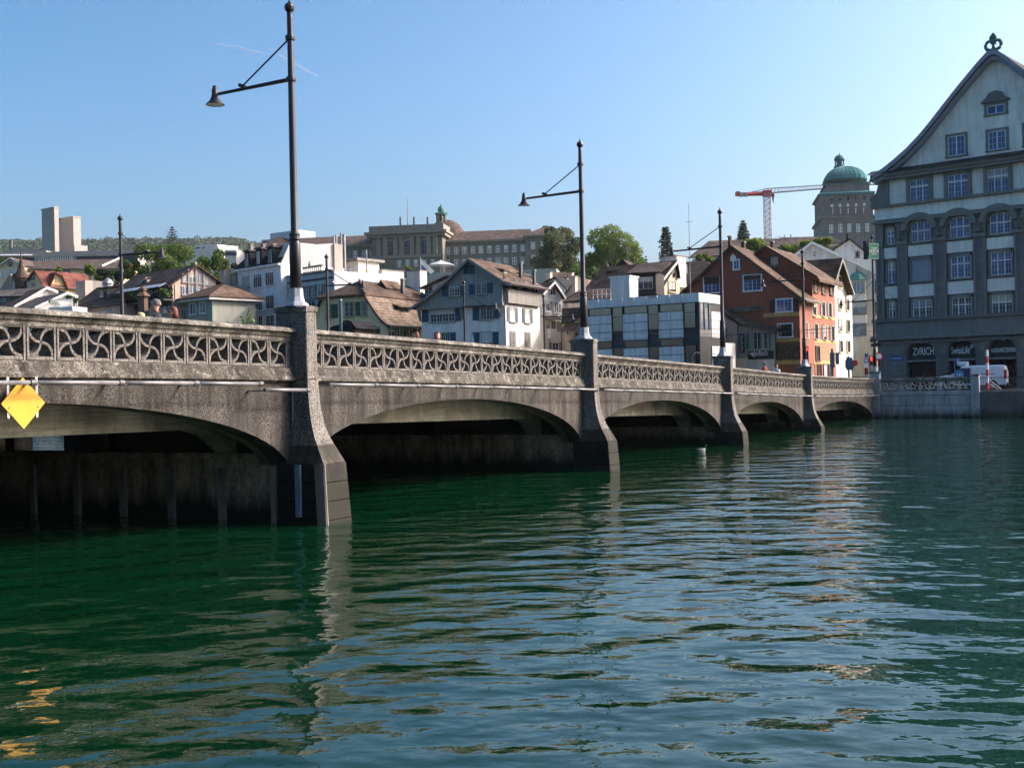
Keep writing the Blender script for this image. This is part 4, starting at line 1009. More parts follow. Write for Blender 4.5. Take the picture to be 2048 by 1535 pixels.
f6 = front(z1(870, 0)[0], 177, 45); q_ = [(872, 610), (930, 470), (965, 385), (1060, 440), (1110, 540), (1165, 665)]
wallp(f6, h5, z1, q_, 6, 'yellow_plaster', name='cross_gable'); roofp(f6, h5, z1, [(850, 620), (930, 450), (962, 372), (1065, 432), (1120, 540), (1170, 670)], .5, 6, 'tile_red', name='cross_roof')
for cx, cy, w, hh_ in ((985, 505, 60, 50), (937, 620, 46, 75), (1042, 630, 46, 75)): win(f6, h5, z1, cx, cy, w, hh_, 2, 2, sm='yellow_trim', sw=.1)
# lift shaft block
f5 = front(z1(1335, 0)[0], 162, -40); h5 = house('lift_tower', f5, 1, 'plain beige concrete roof block standing among the left roofs', 'building')
zz = f5.hit(*z1(1450, 515))[1]; a1 = f5.hit(*z1(1450, 600))[0]; MB().box(f5, 0, a1, -3, 0, 1, zz).build('shaft', 'grey_trim', h5); rf = f5.right(a1); MB().box(rf, .0, rf.hit(*z1(1580, 600))[0], -.3, .02, 1, zz + .02).build('sunny_side', 'beige_concrete', h5)  # right side skinned in a lighter colour to show sunlight
# ================================================================ modern panel building
fr = front(1174, 119, -33); aR = fr.hit(*zD(1437, 900))[0]; rf = fr.right(aR); D = rf.hit(*zD(1652, 900))[0]
h = house('panel_building', fr, aR / 2, 'modern flat building clad in pale grey panels with dark window strips', 'building')
def zf(x, y): return fr.hit(*zD(x, y))
zt_ = (zf(425, 810)[1] + zf(1437, 742)[1]) / 2; zfb = (zf(425, 890)[1] + zf(1437, 832)[1]) / 2
MB().box(fr, .1, aR - .1, -D + .1, -.35, 1, zt_ - .1).build('core', 'frame_dark', h)
xs = [425, 530, 640, 745, 850, 955, 1060, 1170, 1285, 1437]
def panelm(f_, a0, a1, z0, z1_, b1=.0, t_=.12, m='panel_white'): return MB().box(f_, a0 + .028, a1 - .028, b1 - t_, b1, z0 + .028, z1_ - .028).build('panel', m, h)
for x0, x1 in zip(xs, xs[1:]): panelm(fr, zf(x0, 850 - (x0 - 425) * .06)[0], zf(x1, 850 - (x1 - 425) * .06)[0], zfb, zt_)
for i in range(3): panelm(rf, D * i / 3, D * (i + 1) / 3, zfb, zt_)
zc1 = (zf(530, 958)[1] + zf(1180, 912)[1]) / 2; zc0 = (zf(530, 1185)[1] + zf(1180, 1160)[1]) / 2; zd1 = zc0 - (zc1 - zc0) * .30; zd0 = zd1 - (zc1 - zc0) * .95
blocks = [(430, 537, 645), (747, 853, 970), (1070, 1178, 1293)]
for x0, xm, x1 in blocks:
    A = [zf(x0, 1050)[0], zf(xm, 1050)[0], zf(x1, 1050)[0]]
    for (z0, z1_) in ((zc0, zc1), (zd0, zd1)):
        for a0, a1 in zip(A, A[1:]):
            for j in range(3): panelm(fr, a0, a1, z0 + (z1_ - z0) * j / 3, z0 + (z1_ - z0) * (j + 1) / 3)
    for z0, z1_ in ((zc1, zfb), (zd1, zc0)):
        w_ = MB().box(fr, A[0] + .15, A[2] - .15, -.34, -.2, z0 + .05, z1_ - .05).build('window', 'glass_coated', h)
        MB().box(fr, A[0] + .05, A[2] - .05, -.35, -.28, z0, z1_).build('frame', 'frame_dark', w_)
for x0, x1 in ((650, 743), (972, 1066), (1298, 1402)):
    a0, a1 = zf(x0, 1000)[0], zf(x1, 1000)[0]
    for z0, z1_, m_ in ((zc0 + .95, zfb - .95, 'glass_coated'), (zfb - .9, zfb - .05, 'glass_coated'), (zd0, zc0 - .75, 'glass_coated')):
        w_ = MB().box(fr, a0 + .06, a1 - .06, -.33, -.12, z0, z1_).build('window', m_, h)
        MB().box(fr, a0, a1, -.35, -.25, z0 - .08, z1_ + .06).build('frame', 'frame_dark', w_)
for i in range(14):
    MB().box(rf, .3, D * .42, -.2, .0, zd0 + i * (zc0 - zd0) / 14, zd0 + (i + .55) * (zc0 - zd0) / 14).build('louvre', 'dark_steel', h)
w_ = MB().box(rf, .12, D * .48, -.3, -.06, zc0 + .8, zfb - .05).build('window', 'glass_pale', h)
for i in range(3): MB().box(rf, .1 + i * D * .19, .16 + i * D * .19, -.06, .02, zc0 + .7, zfb).build('mullion', 'frame_dark', w_)
panelm(rf, .05, D * .48, zc0, zc0 + .75, m='grey_trim')
for j in range(3):
    for i in range(2): panelm(rf, D * (.5 + .25 * i), D * (.75 + .25 * i), zc0 + (zc1 - zc0) * j / 3, zc0 + (zc1 - zc0) * (j + 1) / 3)
for j in range(3): panelm(rf, D * .5, D, zd0 + (zd1 - zd0) * j / 3, zd0 + (zd1 - zd0) * (j + 1) / 3)
MB().box(fr, aR - .25, aR, -.3, -.02, 1, zfb).build('corner_post', 'frame_dark', h)
MB().box(rf, D + .0, D + 3.6, -1.5, -.3, 1, zc0 - .4).build('curved_wall', 'panel_white', h)
f2 = Fr(fr.pt(0, -4.5, 0), fr.u); a0, z_ = f2.hit(*zD(632, 620)); a1 = f2.hit(*zD(808, 700))[0]; r2 = f2.right(a1); d2 = r2.hit(*zD(886, 700))[0]
zp = f2.hit(*zD(720, 605))[1]
for i in range(4): MB().box(f2, a0 + (a1 - a0) * i / 4 + .01, a0 + (a1 - a0) * (i + 1) / 4 - .01, -.1, .0, zt_, zp).build('plant_panel', 'panel_white', h)
for i in range(3): MB().box(r2, d2 * i / 3 + .01, d2 * (i + 1) / 3 - .01, -.1, .0, zt_, zp).build('plant_panel', 'panel_white', h)
MB().box(f2, a0 + .02, a1 - .1, -d2, -.11, zt_ - .2, zp - .02).build('plant_room', 'grey_trim', h)
MB().box(f2, a0 - .1, a1 + .1, -d2 - .1, .1, zp, zp + .12).build('plant_roof', 'white_trim', h)
f3 = Fr(fr.pt(0, -.6, 0), fr.u); mb = MB(); a0, a1 = f3.hit(*zD(480, 770))[0], f3.hit(*zD(640, 770))[0]
for zq in (.5, 1.0): mb.tube([f3.pt(a0, 0, zt_ + zq), f3.pt(a1, 0, zt_ + zq)], .025, 6)
for i in range(5): mb.tube([f3.pt(a0 + (a1 - a0) * i / 4, 0, zt_ - .1), f3.pt(a0 + (a1 - a0) * i / 4, 0, zt_ + 1)], .025, 6)
mb.build('roof_railing', 'white_trim', h)
MB().tube([fr.pt(aR - 1.2, -.8, zt_), fr.pt(aR - 1.2, -.8, zt_ + 8.5)], [.05, .025], 6).build('mast', 'galvanised', h)
for q in (3.5, 6.8): MB().tube([fr.pt(aR - 1.6, -.8, zt_ + q), fr.pt(aR - .8, -.8, zt_ + q)], .02, 5).build('antenna', 'galvanised', h)
a_, z_ = fr.hit(*zD(1018, 790), .02); text_mesh('lettering', '75+', .55, 'frame_dark', h, fr, a_, z_ - .1, .01)

# ---------------------------------------------------------------- white small gable, cream houses between
fr = front(z5(242, 0)[0], 141, 30)
h = house('white_gable_house', fr, 2, 'narrow sunlit white gabled house right of the boarded house')
wallp(fr, h, z5, [(240, 560), (425, 362), (548, 510)], 4, 'white_plaster'); roofp(fr, h, z5, [(215, 575), (425, 350), (612, 628)], .7, 4, 'tile_brown', board='white_trim')
for cx, cy, w, hh_ in ((385, 530, 85, 135), (300, 790, 60, 170), (445, 805, 60, 170), (300, 1105, 60, 130), (400, 1110, 70, 140), (430, 1470, 100, 120)): win(fr, h, z5, cx, cy, w, hh_, 2, 2, sm='pale_plaster', sw=.08, sill='white_trim')
for cx, cy, w, hh_ in ((362, 790, 48, 165), (512, 815, 40, 150), (490, 1130, 55, 170), (345, 1465, 38, 130), (515, 1465, 38, 130)): shut(fr, h, z5, cx, cy, w, hh_, 'shutter_grey', slats=8)
a0, z_ = fr.hit(*z5(255, 950), .8); a1, _ = fr.hit(*z5(530, 1040), .8); MB().slab([fr.pt(a0, .9, z_ - .35), fr.pt(a1, .9, z_ - .35), fr.pt(a1, .0, z_ + .1), fr.pt(a0, .0, z_ + .1)], .1).build('bay_roof', 'tile_grey', h)
a0, z_ = fr.hit(*z5(360, 1330), .8); a1, _ = fr.hit(*z5(450, 1330), .8); MB().box(fr, a0, a1, .0, .8, z_, z_ + 1.1).build('bay', 'white_plaster', h)
fr = front(z5(548, 0)[0], 134, -30); aR = fr.hit(*z5(720, 1200))[0]
h = house('cream_corner_house', fr, 1, 'low cream house with brown roof just left of the second lamp')
wallp(fr, h, z5, [(540, 1060), (720, 1045)], 9, 'cream_plaster'); roof_front(fr, h, z5, (535, 1055), (740, 1040), (545, 820), (990, 800), 4, 'tile_brown', .4)
win(fr, h, z5, 640, 1230, 40, 80, 1, 2, sm='pale_plaster', sw=.06)
rf = fr.right(aR); MB().prism(rf, [(0, 1), (0, fr.hit(*z5(720, 1050))[1]), (3.5, fr.hit(*z5(720, 880))[1]), (8, fr.hit(*z5(720, 1050))[1]), (8, 1)], 0.01, -.3).build('side_wall', 'lit_cream', h)
a, z = rf.hit(*z5(800, 1180)); winm(rf, h, a, z, 1.2, 1.5, 2, 2, sm='pale_plaster')
a0, z_ = fr.hit(*z5(530, 1110), 1.2); a1, _ = fr.hit(*z5(775, 1150), 1.2); MB().slab([fr.pt(a0, 1.6, z_ - .6), fr.pt(a1, 1.6, z_ - .6), fr.pt(a1, .0, z_ + .2), fr.pt(a0, .0, z_ + .2)], .14).build('porch_roof', 'tile_light', h)
MB().tube([fr.pt(.15, .2, fr.hit(*z5(560, 1070))[1]), fr.pt(.15, .2, 1.2)], .06, 6).build('downpipe', 'brown_wood', h)
fr = front(z5(640, 0)[0], 147, -22)
h = house('arched_gable_house', fr, 3, 'beige gabled house rising behind the second lamp post')
wallp(fr, h, z5, [(640, 650), (820, 535), (1110, 680)], 8, 'pale_plaster'); roofp(fr, h, z5, [(610, 655), (815, 525), (1130, 680)], .4, 8, 'tile_brown')
chim_px(h, fr, z5, 730, 790, 290, -5, 5, 1.0, 'beige_concrete')
a, z = fr.hit(*z5(760, 690)); MB().prism(fr, [(a - .5, z - .3), (a + .5, z - .3), (a, z + .25)], 0, .25).build('vent_hood', 'dark_wood', h)
for (px0, dep, ang, Z, pts, D_, wm, rmn, nm, lab) in [
    (z5(590, 0)[0], 160, -25, z5, [(590, 560), (790, 290), (800, 480)], 7, 'beige_concrete', 'tile_light', 'steep_roof_house', 'steep brown tiled roof slope left of the second lamp post'),
    (z5(230, 0)[0], 165, -25, z5, [(225, 370), (420, 280), (620, 480)], 8, 'pale_plaster', 'tile_slate', 'slate_roof_house', 'pale house with slate roof above the narrow white gable')]:
    f_ = front(px0, dep, ang); hh_ = house(nm, f_, 2, lab); wallp(f_, hh_, Z, pts, D_, wm); roofp(f_, hh_, Z, pts, .3, D_, rmn)
    chim_px(hh_, f_, Z, pts[1][0] - 120, pts[1][0] - 60, pts[1][1] - 60, -3, 4, .8, 'pink_plaster')
f_ = front(z5(380, 0)[0], 175, -15); hh_ = house('brick_roof_house', f_, 2, 'distant brown roofed house below the dark tree right of the academy'); wallp(f_, hh_, z5, [(380, 300), (620, 300)], 6, 'pale_plaster'); roof_front(f_, hh_, z5, (370, 300), (640, 300), (390, 205), (620, 205), 4, 'tile_brown', .3)

# ---------------------------------------------------------------- brown roofed house behind the panel building
fr = front(zD(1075, 0)[0], 131, 50)
h = house('sunny_gable_house', fr, 3, 'house with large brown roof and narrow sunlit cream gable behind the panel building')
wallp(fr, h, zD, [(1072, 770), (1235, 500), (1262, 690)], 9.5, 'lit_cream'); roofp(fr, h, zD, [(900, 770), (1075, 660), (1243, 450), (1268, 600)], .35, 9.5, 'tile_brown', board='pale_plaster')
win(fr, h, zD, 1190, 690, 60, 90, 2, 2, fm='shutter_brown', sm='cream_plaster'); win(fr, h, zD, 1208, 585, 18, 40, 1, 1, fm='shutter_brown')
chim_px(h, fr, zD, 1180, 1262, 418, -1.5, 3.5, 1.6, 'pale_plaster'); chim_px(h, fr, zD, 1118, 1180, 430, -3.2, 3, 1.2, 'pale_plaster')
f2 = front(zD(890, 0)[0], 126, -20); a, z = f2.hit(*zD(935, 660)); dm = MB().box(f2, a - 1.3, a + 1.3, -4, 0, z - 1.2, z + 1.1).build('dormer', 'dark_wood', h)
winm(f2, dm, a, z, 2.0, 1.25, 4, 2, b=.005, fm='white_trim', heavy=(2,)); MB().slab([f2.pt(a - 1.7, .5, z + 1.1), f2.pt(a + 1.9, .5, z + 1.1), f2.pt(a + 1.9, -5, z + 2.6), f2.pt(a - 1.7, -5, z + 2.6)], .2).build('dormer_roof', 'tile_dark', dm)
fr = front(zD(480, 0)[0], 137, -24)
h = house('long_brown_roof_house', fr, 4, 'long brown tiled roof with small chimney rising behind the flat panel building')
wallp(fr, h, zD, [(400, 740), (900, 700)], 10, 'cream_plaster'); roof_front(fr, h, zD, (380, 745), (900, 700), (640, 530), (1100, 482), 5, 'tile_brown', .5)
a, z = fr.hit(*zD(770, 470), -5); MB().prism(fr, [(a - 1.4, z - .9), (a + 1.4, z - .9), (a, z + .25)], -4, -7).build('ridge_dormer', 'tile_dark', h)
a, z = fr.hit(*zD(665, 585), -2); MB().box(fr, a - .9, a + .9, -4, -2, z - .7, z + .5).build('dormer', 'shutter_brown', h)
fr = front(zD(1255, 0)[0], 140, -28)
h = house('dark_slope_house', fr, 4, 'dark tiled roof slope with aerials left of the red gable')
wallp(fr, h, zD, [(1255, 660), (1600, 620)], 9, 'pale_plaster'); roof_front(fr, h, zD, (1240, 665), (1600, 625), (1262, 470), (1500, 455), 5, 'tile_dark', .4)
for x in (1290, 1335): 
    a, z = fr.hit(*zD(x, 560), -2); MB().tube([fr.pt(a, -2, z - 1), fr.pt(a - .15, -2, z + .9)], .06, 5).build('vent_pipe', 'white_trim', h)

# ---------------------------------------------------------------- red house
fr = front(1364, 128, -30); aR = fr.hit(*zE(1166, 900))[0]; rf = fr.right(aR); D = rf.hit(*zE(1492, 900))[0]
h = house('red_house', fr, aR / 2, 'dark red gabled house with sunlit orange side wall and ochre bands')
wallp(fr, h, zE, [(110, 650), (550, 245), (1166, 700)], 5, 'red_plaster'); roofp(fr, h, zE, [(90, 655), (550, 222), (1180, 690), (1210, 710)], .35, 5, 'tile_brown', board='brown_wood')
zeave = rf.hit(*zE(1300, 540))[1]
zlow = fr.hit(*zE(1166, 705))[1]; MB().box(rf, .02, D, -6, -.002, 1, zlow).build('side_wall', 'sunlit_red_plaster', h); MB().box(rf, 5, D, -6, -.004, zlow, zeave).build('upper_side_wall', 'red_plaster', h)  # sunlight put into the lower wall colour, eave shade into the upper
f2 = Fr(fr.pt(0, -5, 0), fr.u)
q_ = HP(f2, zE, [(770, 300), (860, 245), (1180, 420), (1320, 500)])
MB().prism(f2, [(q_[0][0], 3)] + q_ + [(aR, zeave), (aR, 3)], -.01, -D + 5).build('rear_gable', 'red_plaster', h)
rr_ = HP(f2, zE, [(755, 305), (860, 228), (1170, 410), (1330, 505)], .4) + [(aR + .9, zeave - .1)]
mb = MB()
for (a0, z0), (a1, z1_) in zip(rr_, rr_[1:]): mb.slab([f2.pt(a0, .4, z0), f2.pt(a1, .4, z1_), f2.pt(a1, -D + 4.5, z1_), f2.pt(a0, -D + 4.5, z0)], .22)
mb.build('rear_roof', 'tile_brown', h)
win(f2, h, zE, 945, 380, 65, 90, 2, 2, sm='brown_wood', b=.02)
for cx, cy, w, hh_, sm_ in ((600, 402, 44, 82, 'white_trim'), (745, 568, 155, 135, 'white_trim'), (380, 590, 140, 130, 'white_trim'), (1032, 770, 138, 108, 'white_trim'), (1040, 995, 125, 112, 'white_trim')):
    win(fr, h, zE, cx, cy, w, hh_, 4 if w > 100 else 2, 4 if w > 100 else 2, sm=sm_, sw=.12, heavy=(2,), g='glass_blue' if cy < 800 else 'glass_dark', fm='white_trim' if cy < 900 else 'frame_dark')
for cx, w in ((745, 150), (380, 135)):
    a0, a1, z0, z1_ = rect(fr, zE, cx, 518 if cx == 745 else 545, w, 40 if cx == 745 else 60); MB().box(fr, a0, a1, .07, .16, z0, z1_).build('roller_blind', 'shutter_brown', h)
for cx, cy in ((930, 775), (1132, 765)): shut(fr, h, zE, cx, cy, 58, 112, 'shutter_brown')
a, z = fr.hit(*zE(570, 340)); MB().prism(fr, [(a - .3, z - .35), (a + .3, z - .35), (a + .3, z + .1), (a, z + .45), (a - .3, z + .1)], 0, .05).build('gable_niche', 'white_trim', h)
zbands = []
for y0, y1 in ((828, 862), (1062, 1092), (1262, 1298)):
    za1, za0 = fr.hit(*zE(1166, y0))[1], fr.hit(*zE(1166, y1))[1]; zbands.append((za0, za1))
    aL = fr.hit(*zE(840 if y0 < 900 else 935, y0))[0]
    MB().box(fr, aL, aR + .04, 0, .04, za0, za1).build('band', 'ochre_band', h); MB().box(rf, .0, D, -.01, .04, za0 + (.02), za1 - .02).build('band', 'ochre_band', h)
MB().box(fr, fr.hit(*zE(935, 1150))[0], aR - .05, 0, .05, zbands[2][1] + .1, zbands[1][0] - .05).build('kino_panel', 'kino_panel', h)
MB().box(rf, .05, D, -.01, .02, zbands[2][1] + .01, zbands[1][0] - .01).build('mural', 'mural', h)
a_, z_ = fr.hit(*zE(1052, 1150), .05); text_mesh('lettering', 'RADIUM', .8, 'black_paint', h, fr, a_, z_ - .35, .055, width=2.7, bold=.015)
a_, z_ = fr.hit(*zE(1052, 1225), .05); text_mesh('lettering', 'KINO', 1.2, 'black_paint', h, fr, a_, z_ - .35, .055, width=2.8, bold=.02)
for x, y, w in ((1298, 800, 1.0), (1380, 805, 1.0), (1440, 815, 1.0), (1225, 995, 1.0), (1315, 1005, 1.0), (1395, 1015, 1.0), (1465, 1025, .9)):
    a, z = rf.hit(*zE(x, y)); winm(rf, h, a, z, 1.0, 1.55, 2, 2, fm='brown_wood', sm='stone_trim', sh='shutter_grey', slats=9)
for x, y in ((1312, 590), (1382, 605), (1452, 615)):
    a, z = rf.hit(*zE(x, y)); winm(rf, h, a, z, 1.2, 1.4, 2, 3, fm='white_trim', sm='brown_wood')
for x, y in ((1328, 1205),): 
    a, z = rf.hit(*zE(x, y)); winm(rf, h, a, z, 1.5, 1.5, 1, 2, fm='brown_wood', sm='brown_wood', g='glass_dark')
for x in (1285, 1345, 1400, 1445):
    a, z = rf.hit(*zE(x, 1350)); winm(rf, h, a, z - .6, 1.4, 2.3, 1, 1, fm='brown_wood', sm='brown_wood', g='glass_dark')
a0, z_ = rf.hit(*zE(1190, 690), .6); MB().slab([rf.pt(-.3, .9, z_ - .35), rf.pt(D * .42, .9, z_ - .35), rf.pt(D * .42, -.3, z_ + .3), rf.pt(-.3, -.3, z_ + .3)], .16).build('eave_roof', 'tile_light', h)
chim_px(h, fr, zE, 530, 550, 155, -1.5, 2.5, .5, 'tile_dark'); chim_px(h, fr, zE, 650, 675, 205, -4, 3, .6, 'tile_dark'); chim_px(h, f2, zE, 912, 932, 205, -2, 2, .5, 'tile_dark')
# small house with banner
fr = front(zE(478, 0)[0], 125.2, -30); aW = fr.hit(*zE(940, 1100))[0]; a6 = fr.hit(*zE(620, 1100))[0]
h = house('banner_house', fr, 3, 'low pink and grey house with teal shutters and black banner before the red house')
wallp(fr, h, zE, [(478, 862), (612, 940)], 1.2, 'pink_plaster', name='end_wall'); wallp(fr, h, zE, [(612, 955), (940, 975)], 1.2, 'greygreen')
MB().box(fr, a6, aW, 0, .05, 1, fr.hit(*zE(780, 1262))[1]).build('plinth', 'pale_plaster', h)
r0 = [fr.hit(*zE(x, y), .5) for x, y in ((470, 800), (640, 925), (880, 985), (960, 985))]
mb = MB()
for (a0, z0), (a1, z1_) in zip(r0, r0[1:]): mb.slab([fr.pt(a0, .5, z0), fr.pt(a1, .5, z1_), fr.pt(a1 + .4, -1.2, z1_ + .5), fr.pt(a0 + .2, -1.2, z0 + .5)], .2)
mb.build('roof', 'tile_light', h)
g0 = fr.hit(*zE(520, 790), -.5); g1 = fr.hit(*zE(835, 715), -.5); g2 = fr.hit(*zE(880, 800), -.5); zq = fr.hit(*zE(700, 905), -.5)[1]
dm = MB().box(fr, g0[0] + 1.2, g2[0] - .5, -1.4, -.6, zq - .6, g2[1] - .1).build('dormer', 'board_grey', h)
MB().slab([fr.pt(g0[0], -.2, g0[1] - .4), fr.pt(g2[0] - .3, -.2, g2[1] - .0), fr.pt(g1[0], -1.3, g1[1] + .25), fr.pt(g0[0] + .9, -1.3, g1[1] + .05)], .15).build('dormer_roof', 'tile_light', dm)
a_, z_ = fr.hit(*zE(790, 870), -.6); winm(fr, dm, a_, z_, .7, 1.0, 2, 2, b=-.59, fm='white_trim')
win(fr, h, zE, 790, 1085, 75, 160, 2, 2, sm='stone_trim'); win(fr, h, zE, 500, 1020, 40, 100, 2, 2, sm='stone_trim'); win(fr, h, zE, 865, 1085, 40, 150, 1, 2, sm='stone_trim')
for cx, w in ((702, 30), (752, 26), (838, 40), (893, 38)): shut(fr, h, zE, cx, 1088, w, 152, 'shutter_teal')
a0, a1, z0, z1_ = rect(fr, zE, 822, 1216, 230, 74)
bn = MB().box(fr, a0, a1, .06, .1, z0, z1_).build('banner', 'black_paint', h); text_mesh('lettering', 'Haifisch', .8, 'white_paint', bn, fr, (a0 + a1) / 2 - .1, z0 + .35, .105, width=(a1 - a0) * .62)
MB().prism(fr, [(a0 + .05, z1_ - .15), (a0 + .55, z1_ - .25), (a0 + .75, z0 + .15)], .1, .106).build('fin_mark', 'white_paint', bn)
a0, a1, z0, z1_ = rect(fr, zE, 655, 1112, 46, 180); vb = MB().box(fr, a0, a1, .1, .2, z0, z1_).build('hanging_sign', 'black_paint', h)
mb = MB()
for i in range(9): mb.box(fr, a0 + .12, a1 - .12 - .06 * (i % 3), .2, .206, z1_ - .35 - i * .2, z1_ - .25 - i * .2)
mb.build('sign_stripe', 'sky_plaster', vb)
a0, z_ = fr.hit(*zE(610, 1290), .3); a1, _ = fr.hit(*zE(705, 1290), .3); MB().box(fr, a0, a1, .2, .6, z_ - .9, z_ + .45).build('porch_block', 'lit_cream', h)
MB().tube([fr.pt(a6, .2, fr.hit(*zE(615, 950))[1]), fr.pt(a6, .2, 1.2)], .06, 6).build('downpipe', 'dark_steel', h)

# ---------------------------------------------------------------- light blue narrow house
fr = front(zE(1490, 0)[0], 134, 58)
h = house('light_blue_house', fr, 2, 'narrow white house with light blue gable between red house and pale house')
wallp(fr, h, zE, [(1488, 575), (1556, 360), (1640, 640)], 9, 'sky_plaster', base=5, name='gable')
z_ = fr.hit(*zE(1560, 610))[1]; MB().box(fr, 0, fr.hit(*zE(1628, 1000))[0], -8.9, .02, 1, z_).build('wall', 'sunny_plaster', h)
roofp(fr, h, zE, [(1478, 590), (1556, 340), (1662, 660)], .8, 9, 'tile_brown', board='grey_trim')
for cx, cy in ((1530, 560), (1530, 755), (1600, 765), (1536, 950), (1605, 955), (1541, 1140), (1608, 1142)): win(fr, h, zE, cx, cy, 26, 100, 1, 2, fm='brown_wood', sm='cream_plaster', sw=.12, g='glass_dark', b=.021)
# pale house with oriel
fr = front(zE(1180, 0)[0], 152, -22); aR = fr.hit(*zE(1890, 800))[0]
h = house('oriel_house', fr, aR / 2, 'pale plaster gabled house with green capped oriel left of the last lamp')
wallp(fr, h, zE, [(1110, 330), (1285, 205), (1880, 480)], 10, 'pale_plaster'); roofp(fr, h, zE, [(1090, 330), (1285, 190), (1900, 480)], .5, 10, 'tile_brown', board='white_trim')
win(fr, h, zE, 1304, 306, 18, 38, 1, 1, fm='brown_wood')
a0, a1, z0, z1_ = rect(fr, zE, 1702, 880, 150, 680)
ori = MB().box(fr, a0, a1, 0, 1.0, z0, z1_).build('oriel', 'pale_plaster', h)
MB().lathe(fr.pt((a0 + a1) / 2, .45, z1_ - .1), [((a1 - a0) * .62, 0), ((a1 - a0) * .60, .15), ((a1 - a0) * .45, .6), ((a1 - a0) * .25, .95), (.15, 1.1), (.05, 1.6), (.03, 2.5)], 8).build('oriel_cap', 'copper_green', ori)
for cy, w in ((602, 110), (795, 138), (990, 138)): win(fr, ori, zE, 1702, cy, w, 105, 3, 2 if cy > 900 else 1, b=1.0, fm='frame_dark' if cy > 700 else 'white_trim', sm='grey_trim', sw=.08, g='glass_pale')
for cy in (600, 795, 960): win(fr, h, zE, 1866, cy, 34, 115, 2, 2, sm='stone_trim', g='glass_dark')
win(fr, h, zE, 1702, 1235, 135, 130, 1, 1, fm='grey_trim', g='glass_pale', b=.3)
a, z = fr.hit(*zE(1705, 1290), .5); sgn = MB().box(fr, a - 2.2, a + 2.2, .4, .55, z - .2, z + .25).build('shop_sign', 'black_paint', h)
MB().tube([fr.pt(a + .9 * math.cos(t_), .5, z + .25 + .8 * math.sin(t_)) for t_ in [i * math.pi / 10 for i in range(11)]], .09, 6).build('arch_logo', 'yellow_trim', sgn)
fr = front(zE(1490, 0)[0], 168, -20)
h = house('rear_pale_house', fr, 3, 'pale gabled house behind the oriel house under the university tower')
wallp(fr, h, zE, [(1480, 260), (1620, 175), (1900, 400)], 9, 'blue_white'); roofp(fr, h, zE, [(1465, 262), (1620, 162), (1910, 400)], .4, 9, 'tile_dark')
win(fr, h, zE, 1692, 310, 30, 55, 1, 1, sm='grey_trim'); chim_px(h, fr, zE, 1590, 1612, 125, -2, 3, .6, 'tile_dark')
fr = front(zG(170, 0)[0], 146, 35)
h = house('sunlit_cream_house', fr, 2, 'sunlit cream house low in the gap left of the big corner building')
wallp(fr, h, zG, [(170, 930), (280, 950)], 8, 'lit_cream')
for cx, cy in ((228, 1055), (258, 1060), (205, 1050)): win(fr, h, zG, cx, cy, 16, 110, 2, 3, fm='brown_wood', sm='white_trim', sw=.1)
for cx in (220, 235): win(fr, h, zG, cx, 1170, 8, 35, 1, 1, fm='brown_wood')

# ================================================================ big corner building at the right
fr = front(1757, 108, -41)
RB = fr
h = house('corner_building', fr, 10, 'large grey stone corner building with tall curved gable at the right', 'building')
ridge = fr.hit(*zF(1125, 190)); ar_ = ridge[0]; AW = 2 * ar_
zsp = fr.hit(*z8(75, 335))[1]; zpl1 = fr.hit(*z8(75, 150))[1]; zg0 = fr.hit(*zF(240, 1228))[1]; zgc = fr.hit(*z8(110, 1490))[1]
MB().box(fr, .3, AW - .3, -18, -.35, zgc - 1.7, zsp).build('core_wall', 'ashlar_dark', h)
MB().box(fr, .0, AW, -18, -.06, zsp + .25, zpl1).build('plaster_band', 'right_plaster', h)
MB().box(fr, .35, AW - .35, -18, -.3, zpl1, zg0).build('attic_wall', 'right_plaster', h)
for z, o_, t_, m_ in ((zsp, .32, .28, 'right_stone'), (zpl1, .34, .22, 'right_stone'), (zg0 - .42, .4, .25, 'right_stone'), (zgc, .5, .3, 'right_stone2'), (zgc - 1.55, .62, .35, 'right_stone'), (zgc - 2.0, .35, .22, 'right_stone2')):
    MB().box(fr, -o_ * .6, AW + .2, -18, o_, z - t_ / 2 + .005, z + t_ / 2).build('cornice', m_, h)
MB().box(fr, -.05, AW, -18, .25, zgc - 1.38, zgc - .16).build('frieze', 'right_stone', h)
# ground floor: piers and arches (each pier a part)
gz = zgc - 1.75
arches = []
for x0, x1, yt, ys in ((378, 793, 305, 470), (962, 1363, 278, 445), (1533, 1942, 248, 425)):
    a0 = fr.hit(*z7(x0, 600), .05)[0]; a1 = fr.hit(*z7(x1, 600), .05)[0]; zt_ = fr.hit(*z7((x0 + x1) / 2, yt), .05)[1]; zs = fr.hit(*z7((x0 + x1) / 2, ys), .05)[1]
    arches.append((a0, a1, zt_, zs))
pitch = arches[2][0] - arches[1][0]
while arches[-1][1] + pitch < AW - .5: q = arches[-1]; arches.append((q[0] + pitch, q[1] + pitch, q[2], q[3]))
zt_m = sum(q[2] for q in arches[:3]) / 3; zs_m = sum(q[3] for q in arches[:3]) / 3
prev = .0
for i, (a0, a1, _, _) in enumerate(arches + [(AW, AW, 0, 0)]):
    pr = MB().box(fr, prev, a0 if i < len(arches) else AW, -.6, .05, 1.5, zs_m).build('arcade_pier', 'ashlar_dark', h)
    MB().box(fr, prev - .05, (a0 if i < len(arches) else AW) + .05, -.3, .14, zs_m - .2, zs_m).build('impost', 'right_stone2', pr)
    prev = a1
